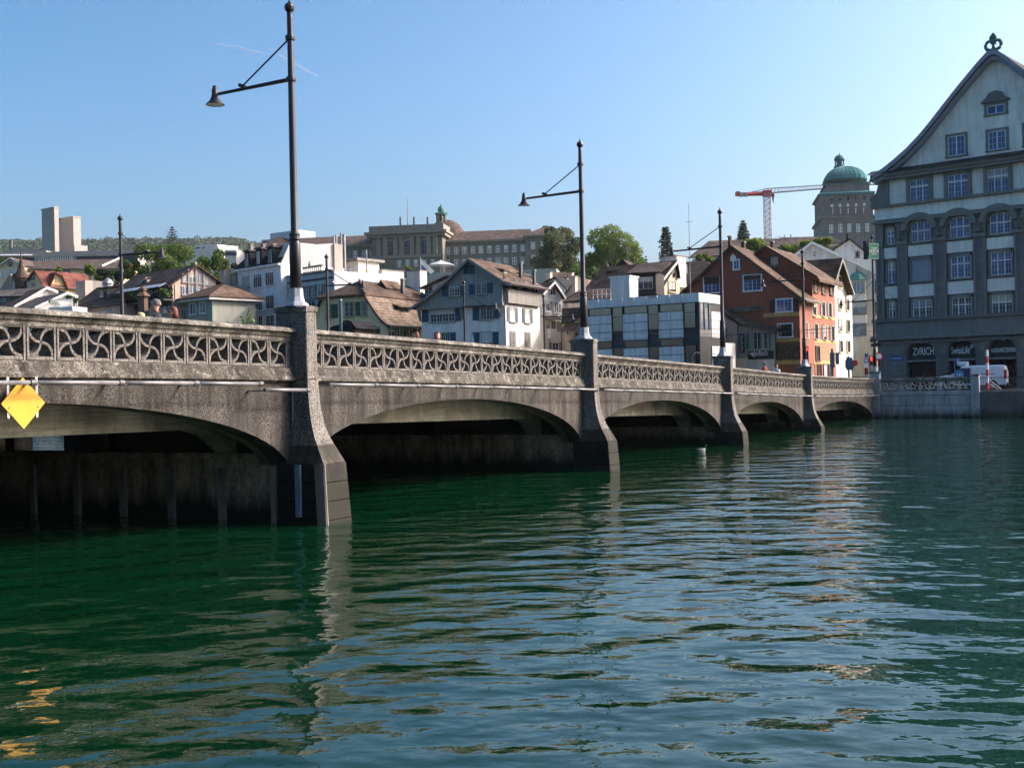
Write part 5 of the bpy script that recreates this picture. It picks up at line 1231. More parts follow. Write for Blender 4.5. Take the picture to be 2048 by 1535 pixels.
for i, (a0, a1, _, _) in enumerate(arches):
    n = 16; c = (a0 + a1) / 2; r = (a1 - a0) / 2; rise = zt_m - zs_m
    lo_a = (arches[i - 1][1] + a0) / 2 if i else 0.0; hi_a = (a1 + arches[i + 1][0]) / 2 if i + 1 < len(arches) else AW
    poly = [(lo_a, zs_m + .003), (a0, zs_m + .003)] + [(c - r * math.cos(math.pi * k / n), zs_m + .003 + rise * math.sin(math.pi * k / n)) for k in range(1, n)] + [(a1, zs_m + .003), (hi_a, zs_m + .003), (hi_a, gz - .003), (lo_a, gz - .003)]
    ac = MB().prism(fr, poly, .05, -.6).build('arch', 'right_stone', h)
    mb = MB()
    for k in range(n):
        q = [(c - (r + e_) * math.cos(math.pi * kk / n), zs_m + (rise + e_) * math.sin(math.pi * kk / n)) for e_, kk in ((0, k), (0, k + 1), (.28, k + 1), (.28, k))]
        mb.prism(fr, q, .051, .13)
    mb.build('archivolt', 'right_stone2', ac)
    MB().prism(fr, [(c - .25, zt_m - .1), (c + .25, zt_m - .1), (c + .38, zt_m + .7), (c - .38, zt_m + .7)], .05, .25).build('keystone', 'right_stone', ac)
    sw_ = MB().box(fr, a0, a1, -.75, -.55, 1.5, zt_m + .1).build('shop_front', 'black_paint', h)
    MB().box(fr, a0 + .05, a1 - .05, -.54, .15, zs_m - .75, zs_m - .60).build('canopy', 'grey_trim', sw_)
    MB().box(fr, a0 + .1, c - .06, -.56, -.5, 1.7, zs_m - .9).build('shop_pane', 'glass_dark', sw_); MB().box(fr, c + .06, a1 - .1, -.56, -.5, 1.7, zs_m - .9).build('shop_pane', 'glass_dark', sw_)
    nm_ = {0: ('ZVRICH', .95, .72), 1: ('SwissLife', .85, .66), 2: ('AUGENARZTZENTRUM', .5, .92)}.get(i)
    if nm_:
        off = -.3 if i == 1 else 0
        text_mesh('lettering', nm_[0], nm_[1], 'white_paint', sw_, fr, c + off, zs_m - .15, -.53, width=(a1 - a0) * nm_[2], bold=.012)
    if i == 1:
        mb = MB(); x_ = a1 - .42
        for k in range(3): mb.tube([fr.pt(x_ - .35 + .12 * k + .75 * t_, -.5, zs_m + .2 + .55 * k * .45 + .5 * t_ * (1 - t_ * .35)) for t_ in (0, .25, .5, .75, 1)], .055, 5)
        mb.build('logo', 'white_paint', sw_)
    if i == 2:
        MB().tube([fr.pt(c + .22 * math.cos(t_), -.5, zs_m + 1.05 + .22 * math.sin(t_)) for t_ in [.8 + k * .55 for k in range(9)]], .035, 5).build('logo', 'white_paint', sw_)
# upper storeys
cols_ = [(225, 240, 248, 85), (595, 600, 615, 228), (1048, 1060, 1073, 235), (1525, 1537, 1548, 245)]
rowc = [[(225, 470, 85, 210), (240, 905, 85, 250), (248, 1370, 80, 235)], [(595, 425, 228, 250), (597, 880, 225, 255), (615, 1355, 215, 240)], [(1048, 372, 235, 250), (1060, 845, 235, 265), (1073, 1330, 235, 240)], [(1525, 325, 245, 255), (1537, 805, 245, 265), (1548, 1290, 240, 255)]]
centers = []
for ci, cc in enumerate(rowc):
    rs = [rect(fr, z8, *q) for q in cc]; centers.append(rs)
zrow = []
for ri in range(3): zrow.append((sum(centers[c][ri][2] for c in (1, 2, 3)) / 3, sum(centers[c][ri][3] for c in (1, 2, 3)) / 3))
cpitch = ((centers[3][1][0] + centers[3][1][1]) - (centers[2][1][0] + centers[2][1][1])) / 2
wcol = centers[2][1][1] - centers[2][1][0]
cl = [((centers[0][1][0] + centers[0][1][1]) / 2, (centers[0][1][1] - centers[0][1][0]) * .95)] + [((centers[c][1][0] + centers[c][1][1]) / 2, wcol) for c in (1, 2, 3)]
while cl[-1][0] + cpitch + wcol / 2 < AW - .5: cl.append((cl[-1][0] + cpitch, wcol))
for ci, (ac_, w) in enumerate(cl):
    for ri, (z0, z1_) in enumerate(zrow):
        if ci == 0: z1_ -= .35 if ri == 0 else 0
        blindw = (ci == 1 and ri == 1)
        g_ = 'glass_blue' if ri < 2 else 'glass'
        wd = winm(fr, h, ac_, (z0 + z1_) / 2, w, z1_ - z0, 6 if ci else 2, 4, b=-.34, sm=None, g=g_, arch=(ri == 0 and ci > 0), heavy=(2, 4), bar=.07, thin=.009)
        a0, a1 = ac_ - w / 2, ac_ + w / 2
        zt2 = z0 + (z1_ - z0) * (.52 if ri == 0 else .64); MB().box(fr, a0 + .06, a1 - .06, -.31, -.255, zt2 - .05, zt2 + .05).build('transom', 'white_trim', wd)
        if blindw: MB().box(fr, a0 + .05, a1 - .05, -.3, -.23, z0 + .05, z1_).build('roller_blind', 'blind_grey', wd)
        MB().box(fr, a0 - .25, a1 + .25, -.35, .06, z0 - .2, z0 - .02).build('sill', 'right_stone2', wd)
        if not (ri == 0 and ci > 0): MB().box(fr, a0 - .02, a1 + .02, -.35, -.08, z1_ + .0, z1_ + .22).build('lintel', 'right_stone', wd)
        for sx in (a0 - .18, a1 + .005): MB().box(fr, sx, sx + .175, -.35, -.14, z0, z1_ - (.9 if ri == 0 and ci else 0)).build('jamb', 'right_stone', wd)
    for (zt2, zb2) in ((zrow[0][0] - .28, zrow[1][1] + .3), (zrow[1][0] - .28, zrow[2][1] + .3)):
        MB().box(fr, ac_ - w / 2 - .28, ac_ + w / 2 + .28, -.35, -.1, zb2, zt2).build('spandrel_panel', 'right_plaster', h)
    if ci:      # hood over the arched window
        n = 12; r = w / 2 + .28; zs2 = zrow[0][1] - .75; mb = MB()
        for k in range(n):
            q = [(ac_ - (r + e_) * math.cos(math.pi * kk / n), zs2 + (1.0 + e_) * math.sin(math.pi * kk / n)) for e_, kk in ((0, k), (0, k + 1), (.45, k + 1), (.45, k))]
            mb.prism(fr, q, -.2, .36)
        mb.build('hood_mould', 'right_stone', h)
        arcw = [(ac_ - w / 2 - .3, zs2 - .2)] + [(ac_ - r * math.cos(math.pi * k / n), zs2 + 1.0 * math.sin(math.pi * k / n)) for k in range(n + 1)] + [(ac_ + w / 2 + .3, zs2 - .2)] + [(ac_ + w / 2 * math.cos(math.pi * k / n), zrow[0][1] - w * .28 + w * .28 * math.sin(math.pi * k / n) + .02) for k in range(n + 1)]
        MB().prism(fr, arcw, -.35, -.1).build('tympanum', 'right_stone', h)
edges = [0.0] + [e for (ac_, w) in cl for e in (ac_ - w / 2 - .3, ac_ + w / 2 + .3)] + [AW]
for i in range(0, len(edges), 2):      # pilasters with fluted sides and relief blocks
    a0, a1 = edges[i], edges[i + 1]
    if a1 - a0 < .25: continue
    pl = MB().box(fr, a0, a1, -.35, .0, zgc + .15, zrow[0][0] - .1).build('pilaster', 'ashlar_dark', h)
    for sx in (a0 + .02, a1 - .2): MB().box(fr, sx, sx + .18, .0, .08, zgc + .2, zrow[0][0] - .15).build('fillet', 'right_stone', pl)
    MB().box(fr, a0 - .08, a1 + .08, -.3, .2, zrow[0][0] - .1, zrow[0][0] + .18).build('capital', 'right_stone', pl)
    MB().box(fr, a0, a1, -.35, -.02, zrow[0][0] + .18, zsp - .1).build('relief_block', 'right_stone', pl)
    if i:
        nx, nz = 12, 22; vs = []; fs = []; A0, A1, Z0, Z1 = a0 + .15, a1 - .15, zrow[0][0] + .25, zsp - .3
        rs = random.Random(i)
        bl = [(rs.uniform(.3, .7), .85, .16, .1), (.5, .62, .26, .2), (rs.uniform(.25, .5), .35, .14, .22), (rs.uniform(.5, .75), .3, .14, .25), (.25, .6, .12, .2), (.78, .66, .12, .18), (.5, .08, .35, .08)]
        for iz in range(nz + 1):
            for ix in range(nx + 1):
                u, v = ix / nx, iz / nz; d_ = sum(.2 * math.exp(-((u - p[0]) / p[2]) ** 2 - ((v - p[1]) / p[3]) ** 2) for p in bl) + .03 * math.sin(u * 21) * math.sin(v * 37)
                vs.append(fr.pt(A0 + (A1 - A0) * u, -.015 + (d_ if 0 < ix < nx and 0 < iz < nz else 0), Z0 + (Z1 - Z0) * v))
        for iz in range(nz):
            for ix in range(nx): o_ = iz * (nx + 1) + ix; fs.append((o_, o_ + 1, o_ + nx + 2, o_ + nx + 1))
        MB().add(vs, fs).build('carved_relief', 'right_stone2', pl)
# attic storey windows
at_ = [rect(fr, zF, *q) for q in ((500, 1365, 165, 190), (830, 1330, 170, 200), (1170, 1280, 175, 205))]
za0, za1 = sum(q[2] for q in at_) / 3, sum(q[3] for q in at_) / 3; apitch = ((at_[2][0] + at_[2][1]) - (at_[0][0] + at_[0][1])) / 4; aw = at_[1][1] - at_[1][0]; ac0 = (at_[0][0] + at_[0][1]) / 2
k = 0
while ac0 + k * apitch + aw / 2 < AW - .8:
    c = ac0 + k * apitch
    wd = winm(fr, h, c, (za0 + za1) / 2, aw, za1 - za0, 6, 4, b=-.28, g='glass_blue', heavy=(2, 4), bar=.06, thin=.009, blind=.42 if k == 2 else None)
    MB().box(fr, c - aw / 2 + .06, c + aw / 2 - .06, -.25, -.2, za0 + (za1 - za0) * .66, za0 + (za1 - za0) * .72).build('transom', 'white_trim', wd)
    mb = MB()
    for sx in (-aw / 2 - .32, aw / 2 + .004): mb.box(fr, c + sx, c + sx + .316, -.3, -.05, za0 - .2, za1 + .35)
    mb.box(fr, c - aw / 2 - .004, c + aw / 2 + .004, -.3, -.06, za1 + .004, za1 + .34); mb.box(fr, c - aw / 2 - .004, c + aw / 2 + .004, -.3, -.03, za0 - .2, za0 - .004)
    mb.build('surround', 'right_stone', wd); k += 1
MB().box(fr, .36, 1.3, -.35, -.1, zpl1 + .1, zg0 - .5).build('corner_pilaster', 'right_stone', h)
mb = MB(); zz = zpl1 + .12
mb.prism(fr, [(.36, zz), (.36, zz + 2.0), (.1, zz + 1.2), (-.35, zz + 1.0), (-.5, zz + .6), (-.3, zz + .3), (-.6, zz)], -.5, -.15); mb.build('volute', 'right_stone', h)
# gable
outl = [(110, 1242), (200, 1180), (300, 1100), (400, 1010), (500, 905), (600, 785), (700, 655), (850, 465), (1000, 285), (1085, 192), (1128, 168)]
half = HP(fr, zF, outl, .6); topz = half[-1][1]; prof = half + [(2 * half[-1][0] - a, z) for a, z in reversed(half[:-1])]
gp = [(a, z - .75) for a, z in prof if z - .75 > zg0]
MB().prism(fr, [(gp[0][0], zg0)] + gp + [(gp[-1][0], zg0)], -.2, -17).build('gable_wall', 'right_plaster', h)
mb = MB()
for (a0, z0), (a1, z1_) in zip(prof, prof[1:]): mb.slab([fr.pt(a0, .6, z0), fr.pt(a1, .6, z1_), fr.pt(a1, -18.5, z1_), fr.pt(a0, -18.5, z0)], .3)
mb.build('roof', 'tile_dark', h)
mb = MB()
for (a0, z0), (a1, z1_) in zip(prof, prof[1:]):
    mb.prism(fr, [(a0, z0 + .03), (a1, z1_ + .03), (a1, z1_ - .42), (a0, z0 - .42)], .605, .75); mb.prism(fr, [(a0, z0 - .45), (a1, z1_ - .45), (a1, z1_ - .8), (a0, z0 - .8)], -.25, .45)
mb.build('barge_moulding', 'blind_grey', h)
MB().box(fr, -.1, AW + .1, -.3, .55, zg0 - .28, zg0 + .02).build('gable_cornice', 'right_stone', h); MB().slab([fr.pt(-.3, .75, zg0 + .05), fr.pt(AW + .3, .75, zg0 + .05), fr.pt(AW + .3, -.2, zg0 + .45), fr.pt(-.3, -.2, zg0 + .45)], .05).build('cornice_roof', 'black_metal', h)
for q in ((818, 985, 145, 170), (1165, 938, 150, 160)):
    for mir in (0, 1):
        a0, a1, z0, z1_ = rect(fr, zF, *q)
        if mir:
            if q[0] > 1100: continue
            a0, a1 = 2 * ar_ - a1, 2 * ar_ - a0
        wd = winm(fr, h, (a0 + a1) / 2, (z0 + z1_) / 2, a1 - a0, z1_ - z0, 4, 3, b=-.2, sm='right_stone', sw=.22, g='glass_blue', heavy=(2,), bar=.07)
a0, a1, z0, z1_ = rect(fr, zF, 1155, 675, 150, 75)
wd = winm(fr, h, (a0 + a1) / 2, (z0 + z1_) / 2, a1 - a0, z1_ - z0, 2, 1, b=-.2, sm='right_stone', sw=.25, g='glass_blue', bar=.06)
c = (a0 + a1) / 2; MB().prism(fr, [(c - 1.15, z1_ + .25), (c + 1.15, z1_ + .25), (c + 1.15, z1_ + .4), (c + .75, z1_ + .65), (c + .5, z1_ + 1.05), (c, z1_ + 1.2), (c - .5, z1_ + 1.05), (c - .75, z1_ + .65), (c - 1.15, z1_ + .4)], -.2, .1).build('window_hood', 'right_stone2', wd)
# copper finial
fa, fz = half[-1][0], topz + .05
fo = MB()
for sx in (-1, 1):
    fo.tube([fr.pt(fa + sx * x_, .3, fz + z_) for x_, z_ in ((.06, .06), (.2, .0), (.38, .02), (.54, .12), (.63, .28), (.64, .46), (.56, .63), (.42, .74), (.28, .74), (.17, .64), (.16, .5), (.24, .42))], [.12, .14, .15, .16, .16, .16, .15, .14, .12, .1, .08, .06], 8)
fo.build('ridge_ornament', 'copper_teal', h)
MB().ring([[fr.pt(fa - w_, .3 - w_ * .5, fz + z_), fr.pt(fa + w_, .3 - w_ * .5, fz + z_), fr.pt(fa + w_, .3 + w_ * .5, fz + z_), fr.pt(fa - w_, .3 + w_ * .5, fz + z_)] for w_, z_ in ((.22, -.15), (.12, .2), (.1, .5), (.26, .78), (.31, .98), (.22, 1.18), (.04, 1.42))]).build('ridge_leaf', 'copper_teal', h)
# street name plate
a_, z_ = fr.hit(*z7(245, 540), .06); sgn = MB().box(fr, a_ - .55, a_ + .55, .051, .09, z_ - .2, z_ + .2).build('street_plate', 'blue_paint', h); text_mesh('lettering', 'Limmatquai', .2, 'white_paint', sgn, fr, a_, z_ - .06, .092, width=.9)
# ================================================================ terrain behind the quay
leaf('leaf_mid', (.045, .09, .018), (.10, .165, .032), .35); leaf('leaf_bright', (.09, .14, .025), (.18, .25, .045), .4); leaf('leaf_dark', (.012, .028, .012), (.026, .05, .018), .15)
leaf('leaf_olive', (.055, .075, .03), (.12, .145, .06), .3); leaf('leaf_far', (.028, .055, .035), (.055, .092, .05), .25); leaf('leaf_blue', (.012, .026, .016), (.024, .042, .026), .1)
metal('bark', (.07, .055, .04), .9, 0, .1, .4)
paint('meadow', (.07, .10, .035), .9, .3, .3)
def base_h(y):
    ys = [0, 120, 160, 220, 330, 400, 600, 1000, 5000]; zs = [1.9, 1.9, 4, 11, 28, 37, 46, 60, 60]
    return float(np.interp(y, ys, zs))
def hill_h(x, y):
    px = CXP + FPX * x / max(y, 1); k = float(np.interp(px, [-600, 480, 900, 1250], [1, .95, .45, 0]))
    return k * float(np.interp(y, [900, 1400, 2000, 2400, 4000], [0, 90, 198, 200, 120]))
def ground_z(x, y):
    q = (Vector((x, y)) - OB).dot(BD) - SEND - .2
    s_ = max(0.0, min(1.0, (q - 8) / 22))
    return 1.88 + (base_h(y) - 1.88) * s_ + hill_h(x, y)
qs = [.05, 2, 6, 10, 15, 20, 26, 32, 40, 50, 65, 80, 100, 130, 165, 200, 250, 310, 380, 480, 600, 800, 1000, 1250, 1500, 1750, 2000, 2300, 2800, 4000, 7000]
vs = []; fs = []; NT = 60
for q in qs:
    for i in range(NT + 1):
        t_ = (i / NT - .5) * 2; t_ = t_ * (170 + q * 1.6)
        p = QF.pt(t_, -q, 0); z = ground_z(p.x, p.y)
        vs.append((p.x, p.y, z))
for j in range(len(qs) - 1):
    for i in range(NT): o_ = j * (NT + 1) + i; fs.append((o_, o_ + 1, o_ + NT + 2, o_ + NT + 1))
struct(MB().add(vs, fs).build('terrain', 'meadow'))
struct(MB().box(QF, -170, 120, -16, -.62, 1.0, 1.90).build('quay_street', 'asphalt'))
struct(MB().box(QF, WL + .6, 60, -3.2, -.6, 1.0, 2.02).build('pavement', 'paving'))

# ================================================================ trees
def quads_mesh(name, C, A, B, mat, parent):
    """many small leaf faces: centres C, half axes A and B"""
    n = len(C); base = np.array(LOC[parent.name]) if parent is not None else np.zeros(3)
    V = np.empty((n, 4, 3)); V[:, 0] = C - A - B; V[:, 1] = C + A - B * .6; V[:, 2] = C + A * .7 + B; V[:, 3] = C - A * .6 + B * .9
    V = (V - base).reshape(-1, 3)
    me = bpy.data.meshes.new(name); me.vertices.add(4 * n); me.vertices.foreach_set('co', V.ravel())
    me.loops.add(4 * n); me.loops.foreach_set('vertex_index', np.arange(4 * n, dtype=np.int32))
    me.polygons.add(n); me.polygons.foreach_set('loop_start', np.arange(0, 4 * n, 4, dtype=np.int32)); me.polygons.foreach_set('loop_total', np.full(n, 4, dtype=np.int32))
    me.update(); me.validate(); me.materials.append(MATS[mat])
    o = bpy.data.objects.new(name, me); col.objects.link(o)
    if parent is not None: o.parent = parent
    LOC[o.name] = Vector(base); return o
def rand_dirs(n):
    d = rng.normal(size=(n, 3)); return d / np.linalg.norm(d, axis=1)[:, None]
def leaves(C, size):
    n = len(C); d = rand_dirs(n); e = rand_dirs(n); e = np.cross(d, e); e /= np.linalg.norm(e, axis=1)[:, None]
    s = size * rng.uniform(.6, 1.4, size=(n, 1)); return d * s, e * s * .75
def crown_points(clumps, n):
    w = np.array([c[3] * c[4] for c in clumps]); w = w / w.sum(); idx = rng.choice(len(clumps), n, p=w)
    cl = np.array(clumps)[idx]; d = rand_dirs(n); r = rng.uniform(.15, 1, n) ** .33
    r *= rng.uniform(.82, 1.06, n)
    return cl[:, :3] + d * r[:, None] * np.stack([cl[:, 3], cl[:, 3], cl[:, 4]], 1)
def tree(px, ytop, ybot, wpx, depth, mat, label, n=5000, leafpx=1.5, nclump=16, name='tree', trunk=.12, flat=.9, cat='tree', lean=0):
    """broadleaf tree: trunk, limbs and a crown of separate leaf clumps"""
    pt_, pb_ = at(px, ytop, depth), at(px, ybot, depth); R_ = wpx / 2 * depth / FPX; H = pt_.z - pb_.z
    gz = min(ground_z(pt_.x, depth), pb_.z - 1.0); base = Vector((pb_.x, depth, gz))
    o = thing(name, base, label, cat)
    cz = pb_.z + H * .5; cl = []
    for i in range(nclump):
        d = Vector(rand_dirs(1)[0]); rr = rng.uniform(.45, .92)
        c = Vector((base.x + d.x * R_ * rr, depth + d.y * R_ * rr, cz + d.z * H * .5 * rr)); k = rng.uniform(.20, .36)
        cl.append((c.x, c.y, c.z, R_ * k * 1.1, min(R_, H * .6) * k * flat))
    n = int(n * 1.7); leafpx *= 1.75
    C = crown_points(cl, n); A, B = leaves(C, leafpx * .5 * depth / FPX)
    quads_mesh('crown', C, A, B, mat, o)
    r0 = max(.15, R_ * trunk)
    tr = MB().tube([base - Vector((0, 0, .5)), base + Vector((.1, 0, (cz - gz) * .5)), Vector((base.x, depth, cz))], [r0, r0 * .75, r0 * .4], 8)
    for c in cl[:7]: tr.tube([Vector((base.x, depth, gz + (cz - gz) * .6)), Vector(c[:3])], [r0 * .35, r0 * .1], 5)
    tr.build('trunk', 'bark', o); return o
def conifer(px, ytop, ybot, wpx, depth, mat, label, n=3500, leafpx=1.4, power=1.0, layers=14, name='conifer', droop=.25, gaps=.0):
    pt_, pb_ = at(px, ytop, depth), at(px, ybot, depth); R_ = wpx / 2 * depth / FPX; H = pt_.z - pb_.z
    gz = min(ground_z(pt_.x, depth), pb_.z - .5); base = Vector((pb_.x, depth, gz)); o = thing(name, base, label, 'tree')
    per = n // layers; Cs = []; tr = MB().tube([base - Vector((0, 0, .5)), Vector((base.x, depth, pt_.z))], [max(.15, R_ * .09), .04], 7)
    for l in range(layers):
        u = (l + .5) / layers; r = R_ * (1 - u) ** power + R_ * .04; nb = 7
        for b_ in range(nb):
            an = 2 * math.pi * (b_ + rng.uniform(0, .8)) / nb; rl = r * rng.uniform(.7, 1.1); m = max(6, int(per / nb))
            t_ = rng.uniform(.1, 1, m) ** .7; z0 = pb_.z + H * u
            C = np.stack([base.x + np.cos(an) * rl * t_, depth + np.sin(an) * rl * t_, z0 - droop * rl * t_ + 0 * t_], 1)
            C += rng.normal(size=C.shape) * np.array([.10, .10, .06 if gaps else .10]) * (r + .25)
            Cs.append(C)
            tr.tube([Vector((base.x, depth, z0)), Vector((base.x + math.cos(an) * rl, depth + math.sin(an) * rl, z0 - droop * rl))], [.06, .02], 4)
    C = np.concatenate(Cs); A, B = leaves(C, leafpx * (1.5 if not gaps else 1) * .5 * depth / FPX); quads_mesh('crown', C, A, B, mat, o)
    tr.build('trunk', 'bark', o); return o
# big trees beside the academy
tree(1118, 443, 585, 120, 360, 'leaf_olive', 'dense grey green tree at the right end of the academy', 9000, 1.9, 22, trunk=.08)
tree(1222, 452, 600, 150, 340, 'leaf_bright', 'broad light green tree between second lamp and cypress', 12000, 1.9, 26, trunk=.07)
tree(1165, 520, 610, 110, 325, 'leaf_mid', 'low dark green tree crown below the two big trees', 6000, 1.9, 14)
conifer(1333, 455, 545, 30, 330, 'leaf_blue', 'narrow dark cypress left of the third lamp', 4200, 1.7, .28, 16, 'cypress', -.3)
tree(1325, 505, 560, 60, 300, 'leaf_mid', 'small bush like tree below the cypress', 2500, 1.8, 8)
conifer(1293, 510, 560, 16, 280, 'leaf_mid', 'tiny conical tree right of the broad light tree', 700, 1.7, .8, 8)
conifer(1487, 440, 500, 36, 420, 'leaf_blue', 'dark triangular conifer left of the crane', 4200, 1.7, .62, 12, droop=.15)
tree(1412, 503, 555, 46, 220, 'leaf_bright', 'light green tree left of the red gable', 2600, 1.9, 9)
tree(1518, 470, 525, 72, 230, 'leaf_bright', 'sunny yellow green tree above the red gable', 3600, 1.9, 11)
tree(1590, 473, 528, 76, 232, 'leaf_bright', 'sunny yellow green tree above the second red gable', 3600, 1.9, 11)
tree(1655, 472, 520, 70, 236, 'leaf_bright', 'sunny yellow green tree above the oriel house', 3200, 1.9, 10)
# trees at the left
tree(330, 484, 585, 140, 215, 'leaf_mid', 'large round green tree above the pink house', 9000, 1.9, 22)
tree(268, 515, 570, 60, 212, 'leaf_mid', 'green tree beside the slim far lamp', 4000, 1.9, 12)
tree(225, 535, 580, 60, 205, 'leaf_dark', 'dark green tree left of the slim lamp', 3500, 1.9, 11)
tree(180, 525, 585, 56, 206, 'leaf_bright', 'bright yellow green tree below the long brown roof', 3600, 1.9, 11)
tree(160, 548, 590, 50, 200, 'leaf_mid', 'low green tree behind the concrete roof block', 2600, 1.9, 9)
tree(432, 498, 580, 84, 225, 'leaf_mid', 'green tree left of the white townhouse', 4800, 1.9, 14)
tree(400, 540, 590, 60, 214, 'leaf_mid', 'low green tree behind the pink gable', 3200, 1.9, 10)
tree(455, 515, 570, 40, 228, 'leaf_olive', 'narrow olive tree touching the white townhouse', 2200, 1.9, 8)
tree(117, 528, 560, 24, 215, 'leaf_bright', 'small light green tree above the red roof', 1200, 1.8, 6)
conifer(345, 453, 500, 42, 260, 'leaf_blue', 'spindly bare looking conifer above the round tree', 900, 1.6, .75, 9, droop=-.35, gaps=1)
tree(820, 527, 568, 32, 190, 'leaf_bright', 'small bright tree in front of the academy wall', 1800, 1.9, 7)
tree(2, 510, 540, 22, 330, 'leaf_bright', 'light green tree cut by the left picture edge', 800, 1.8, 5)
tree(112, 592, 618, 22, 148, 'leaf_bright', 'potted shrub on the small roof terrace', 700, 1.8, 5, name='shrub', cat='shrub')
tree(148, 582, 612, 26, 147, 'leaf_mid', 'darker shrub at the right of the roof terrace', 900, 1.8, 5, name='shrub', cat='shrub')
a, z = BF.hit(505, 645, -.3)
mbx = thing('climbing_plant', BF.pt(a, -.5, T(a) - 1.0), 'sprig of yellow green leaves over the parapet left of the nearest pillar', 'plant')
stx = []
for k in range(5):
    t_ = np.linspace(0, 1, 14); stx.append(np.stack([t_ * rng.uniform(-.5, .5), rng.normal(size=14) * .02, 1.0 + t_ * rng.uniform(.1, .42)], 1))
C = np.concatenate(stx) + np.array(LOC['climbing_plant']); A, B = leaves(C, .03); quads_mesh('foliage', C, A, B, 'leaf_bright', mbx)
MB().tube([BF.pt(a, -.5, T(a) - 1.0), BF.pt(a + .1, -.5, T(a) + .1), BF.pt(a + .2, -.5, T(a) + .25)], .008, 4).build('stem', 'bark', mbx)
# far wood on the hill: one mass
Cs = []
for _ in range(5200):
    y = rng.uniform(1450, 2080); px = rng.uniform(-60, 640); x = (px - CXP) / FPX * y; z = ground_z(x, y); r = rng.uniform(4, 8)
    d = rand_dirs(30); d[:, 2] = np.abs(d[:, 2]); Cs.append(np.array([x, y, z + 8 + rng.uniform(-2, 4)]) + d * r * np.array([1, 1, 1.1]) * rng.uniform(.7, 1, (30, 1)))
C = np.concatenate(Cs); A, B = leaves(C, 1.5)
fo = quads_mesh('hill_wood', C, A, B, 'leaf_far', None); tag(fo, 'wooded green hill along the skyline at the left', 'wood', kind='stuff')

# ================================================================ academy building on the slope
fr = front(749, 420, -9); h = house('academy_building', fr, 20, 'long sandstone academy with brown roofs, dome and green lantern on the hill', 'building')
LOCz = ground_z(fr.pt(20, 0, 0).x, 420) - 8
aC = fr.hit(*zC(735, 500))[0]; zt_ = fr.hit(*zC(420, 325))[1]; zc_ = fr.hit(*zC(420, 368))[1]
MB().box(fr, 0, aC, -22, 0, LOCz, zt_ - .3).build('wall', 'sandstone', h)
MB().box(fr, -2.0, aC + 1.8, -23, 2.0, zc_ - .9, zc_).build('cornice', 'sandstone_trim', h); MB().box(fr, -1.2, aC + 1.2, -23, 1.1, zc_ - 2.0, zc_ - .9).build('frieze', 'sandstone_trim', h)
MB().box(fr, -.6, aC + .6, -22.5, .6, zc_, zt_ + .5).build('attic', 'sandstone_trim', h)
zm = fr.hit(*zC(420, 590))[1]; MB().box(fr, -.4, aC + .4, 0, .7, zm - .6, zm + .5).build('string_course', 'sandstone_trim', h)
zpt = fr.hit(*zC(420, 405))[1]
for x in (170, 228, 318, 374, 466, 524, 615, 672):
    a = fr.hit(*zC(x, 500))[0]; pl = MB().box(fr, a - .75, a + .75, 0, .8, zm + .5, zpt).build('pilaster', 'sandstone_trim', h); MB().box(fr, a - 1.0, a + 1.0, 0, 1.1, zpt, zpt + 1.2).build('capital', 'sandstone_trim', pl)
for cx, cy in ((282, 518), (428, 513), (575, 508)): win(fr, h, zC, cx, cy, 62, 122, 3, 4, arch=True, sm='sandstone_trim', sw=.7, g='glass_pale', bar=.3, thin=.16, fm='frame_dark')
for cx, cy in ((350, 655), (425, 650), (498, 648), (575, 650), (648, 648)): win(fr, h, zC, cx, cy, 30, 58, 2, 2, sm='sandstone_trim', sw=.5, bar=.2, thin=.12)
for x in (360, 482, 602):
    a, z = fr.hit(*zC(x, 300), -5); MB().lathe(fr.pt(a, -5, 0), [(.35, z - 4), (.35, z + 2.4)], 6).build('roof_post', 'dark_steel', h)
a, z = fr.hit(*zC(425, 300), -5); MB().tube([fr.pt(a, -5, z - 3), fr.pt(a, -5, fr.hit(*zC(421, 70), -5)[1])], [.28, .12], 6).build('flag_pole', 'galvanised', h)
# wings: both set back a little
fw = Fr(fr.pt(0, -5, 0), (math.cos(R(-7)), math.sin(R(-7))))
ze = (fw.hit(*zC(745, 455))[1] + fw.hit(*zC(1480, 432))[1]) / 2; aE = fw.hit(*zC(1478, 500))[0]; aEE = fw.hit(*zC(1720, 500))[0]; aL = fw.hit(*zC(-620, 500))[0]
MB().box(fw, aC - 1, aE, -16, 0, LOCz, ze).build('right_wing', 'sandstone', h); MB().box(fw, aE, aEE, -16, 1.2, LOCz, ze + 1.0).build('end_pavilion', 'sandstone', h); MB().box(fw, aL, 2, -16, 0, LOCz, fw.hit(*zB(1350, 530))[1]).build('left_wing', 'sandstone', h)
for a0, a1, z, o_ in ((aC, aE, ze, .9), (aE - .4, aEE + .5, ze + 1.0, 2.0), (aL, .5, fw.hit(*zB(1350, 530))[1], .9)): MB().box(fw, a0, a1, -16.5, o_, z - .7, z).build('cornice', 'sandstone_trim', h)
rz = fw.hit(*zC(1100, 362), -8)[1]; mb = MB()
for a0, a1, z in ((aC - 1, aE + 1, ze),): mb.slab([fw.pt(a0, .6, z), fw.pt(a1, .6, z), fw.pt(a1, -8, rz), fw.pt(a0, -8, rz)], .3).slab([fw.pt(a0, -16.6, z), fw.pt(a1, -16.6, z), fw.pt(a1, -8, rz), fw.pt(a0, -8, rz)], .3)
mb.build('roof', 'tile_far', h)
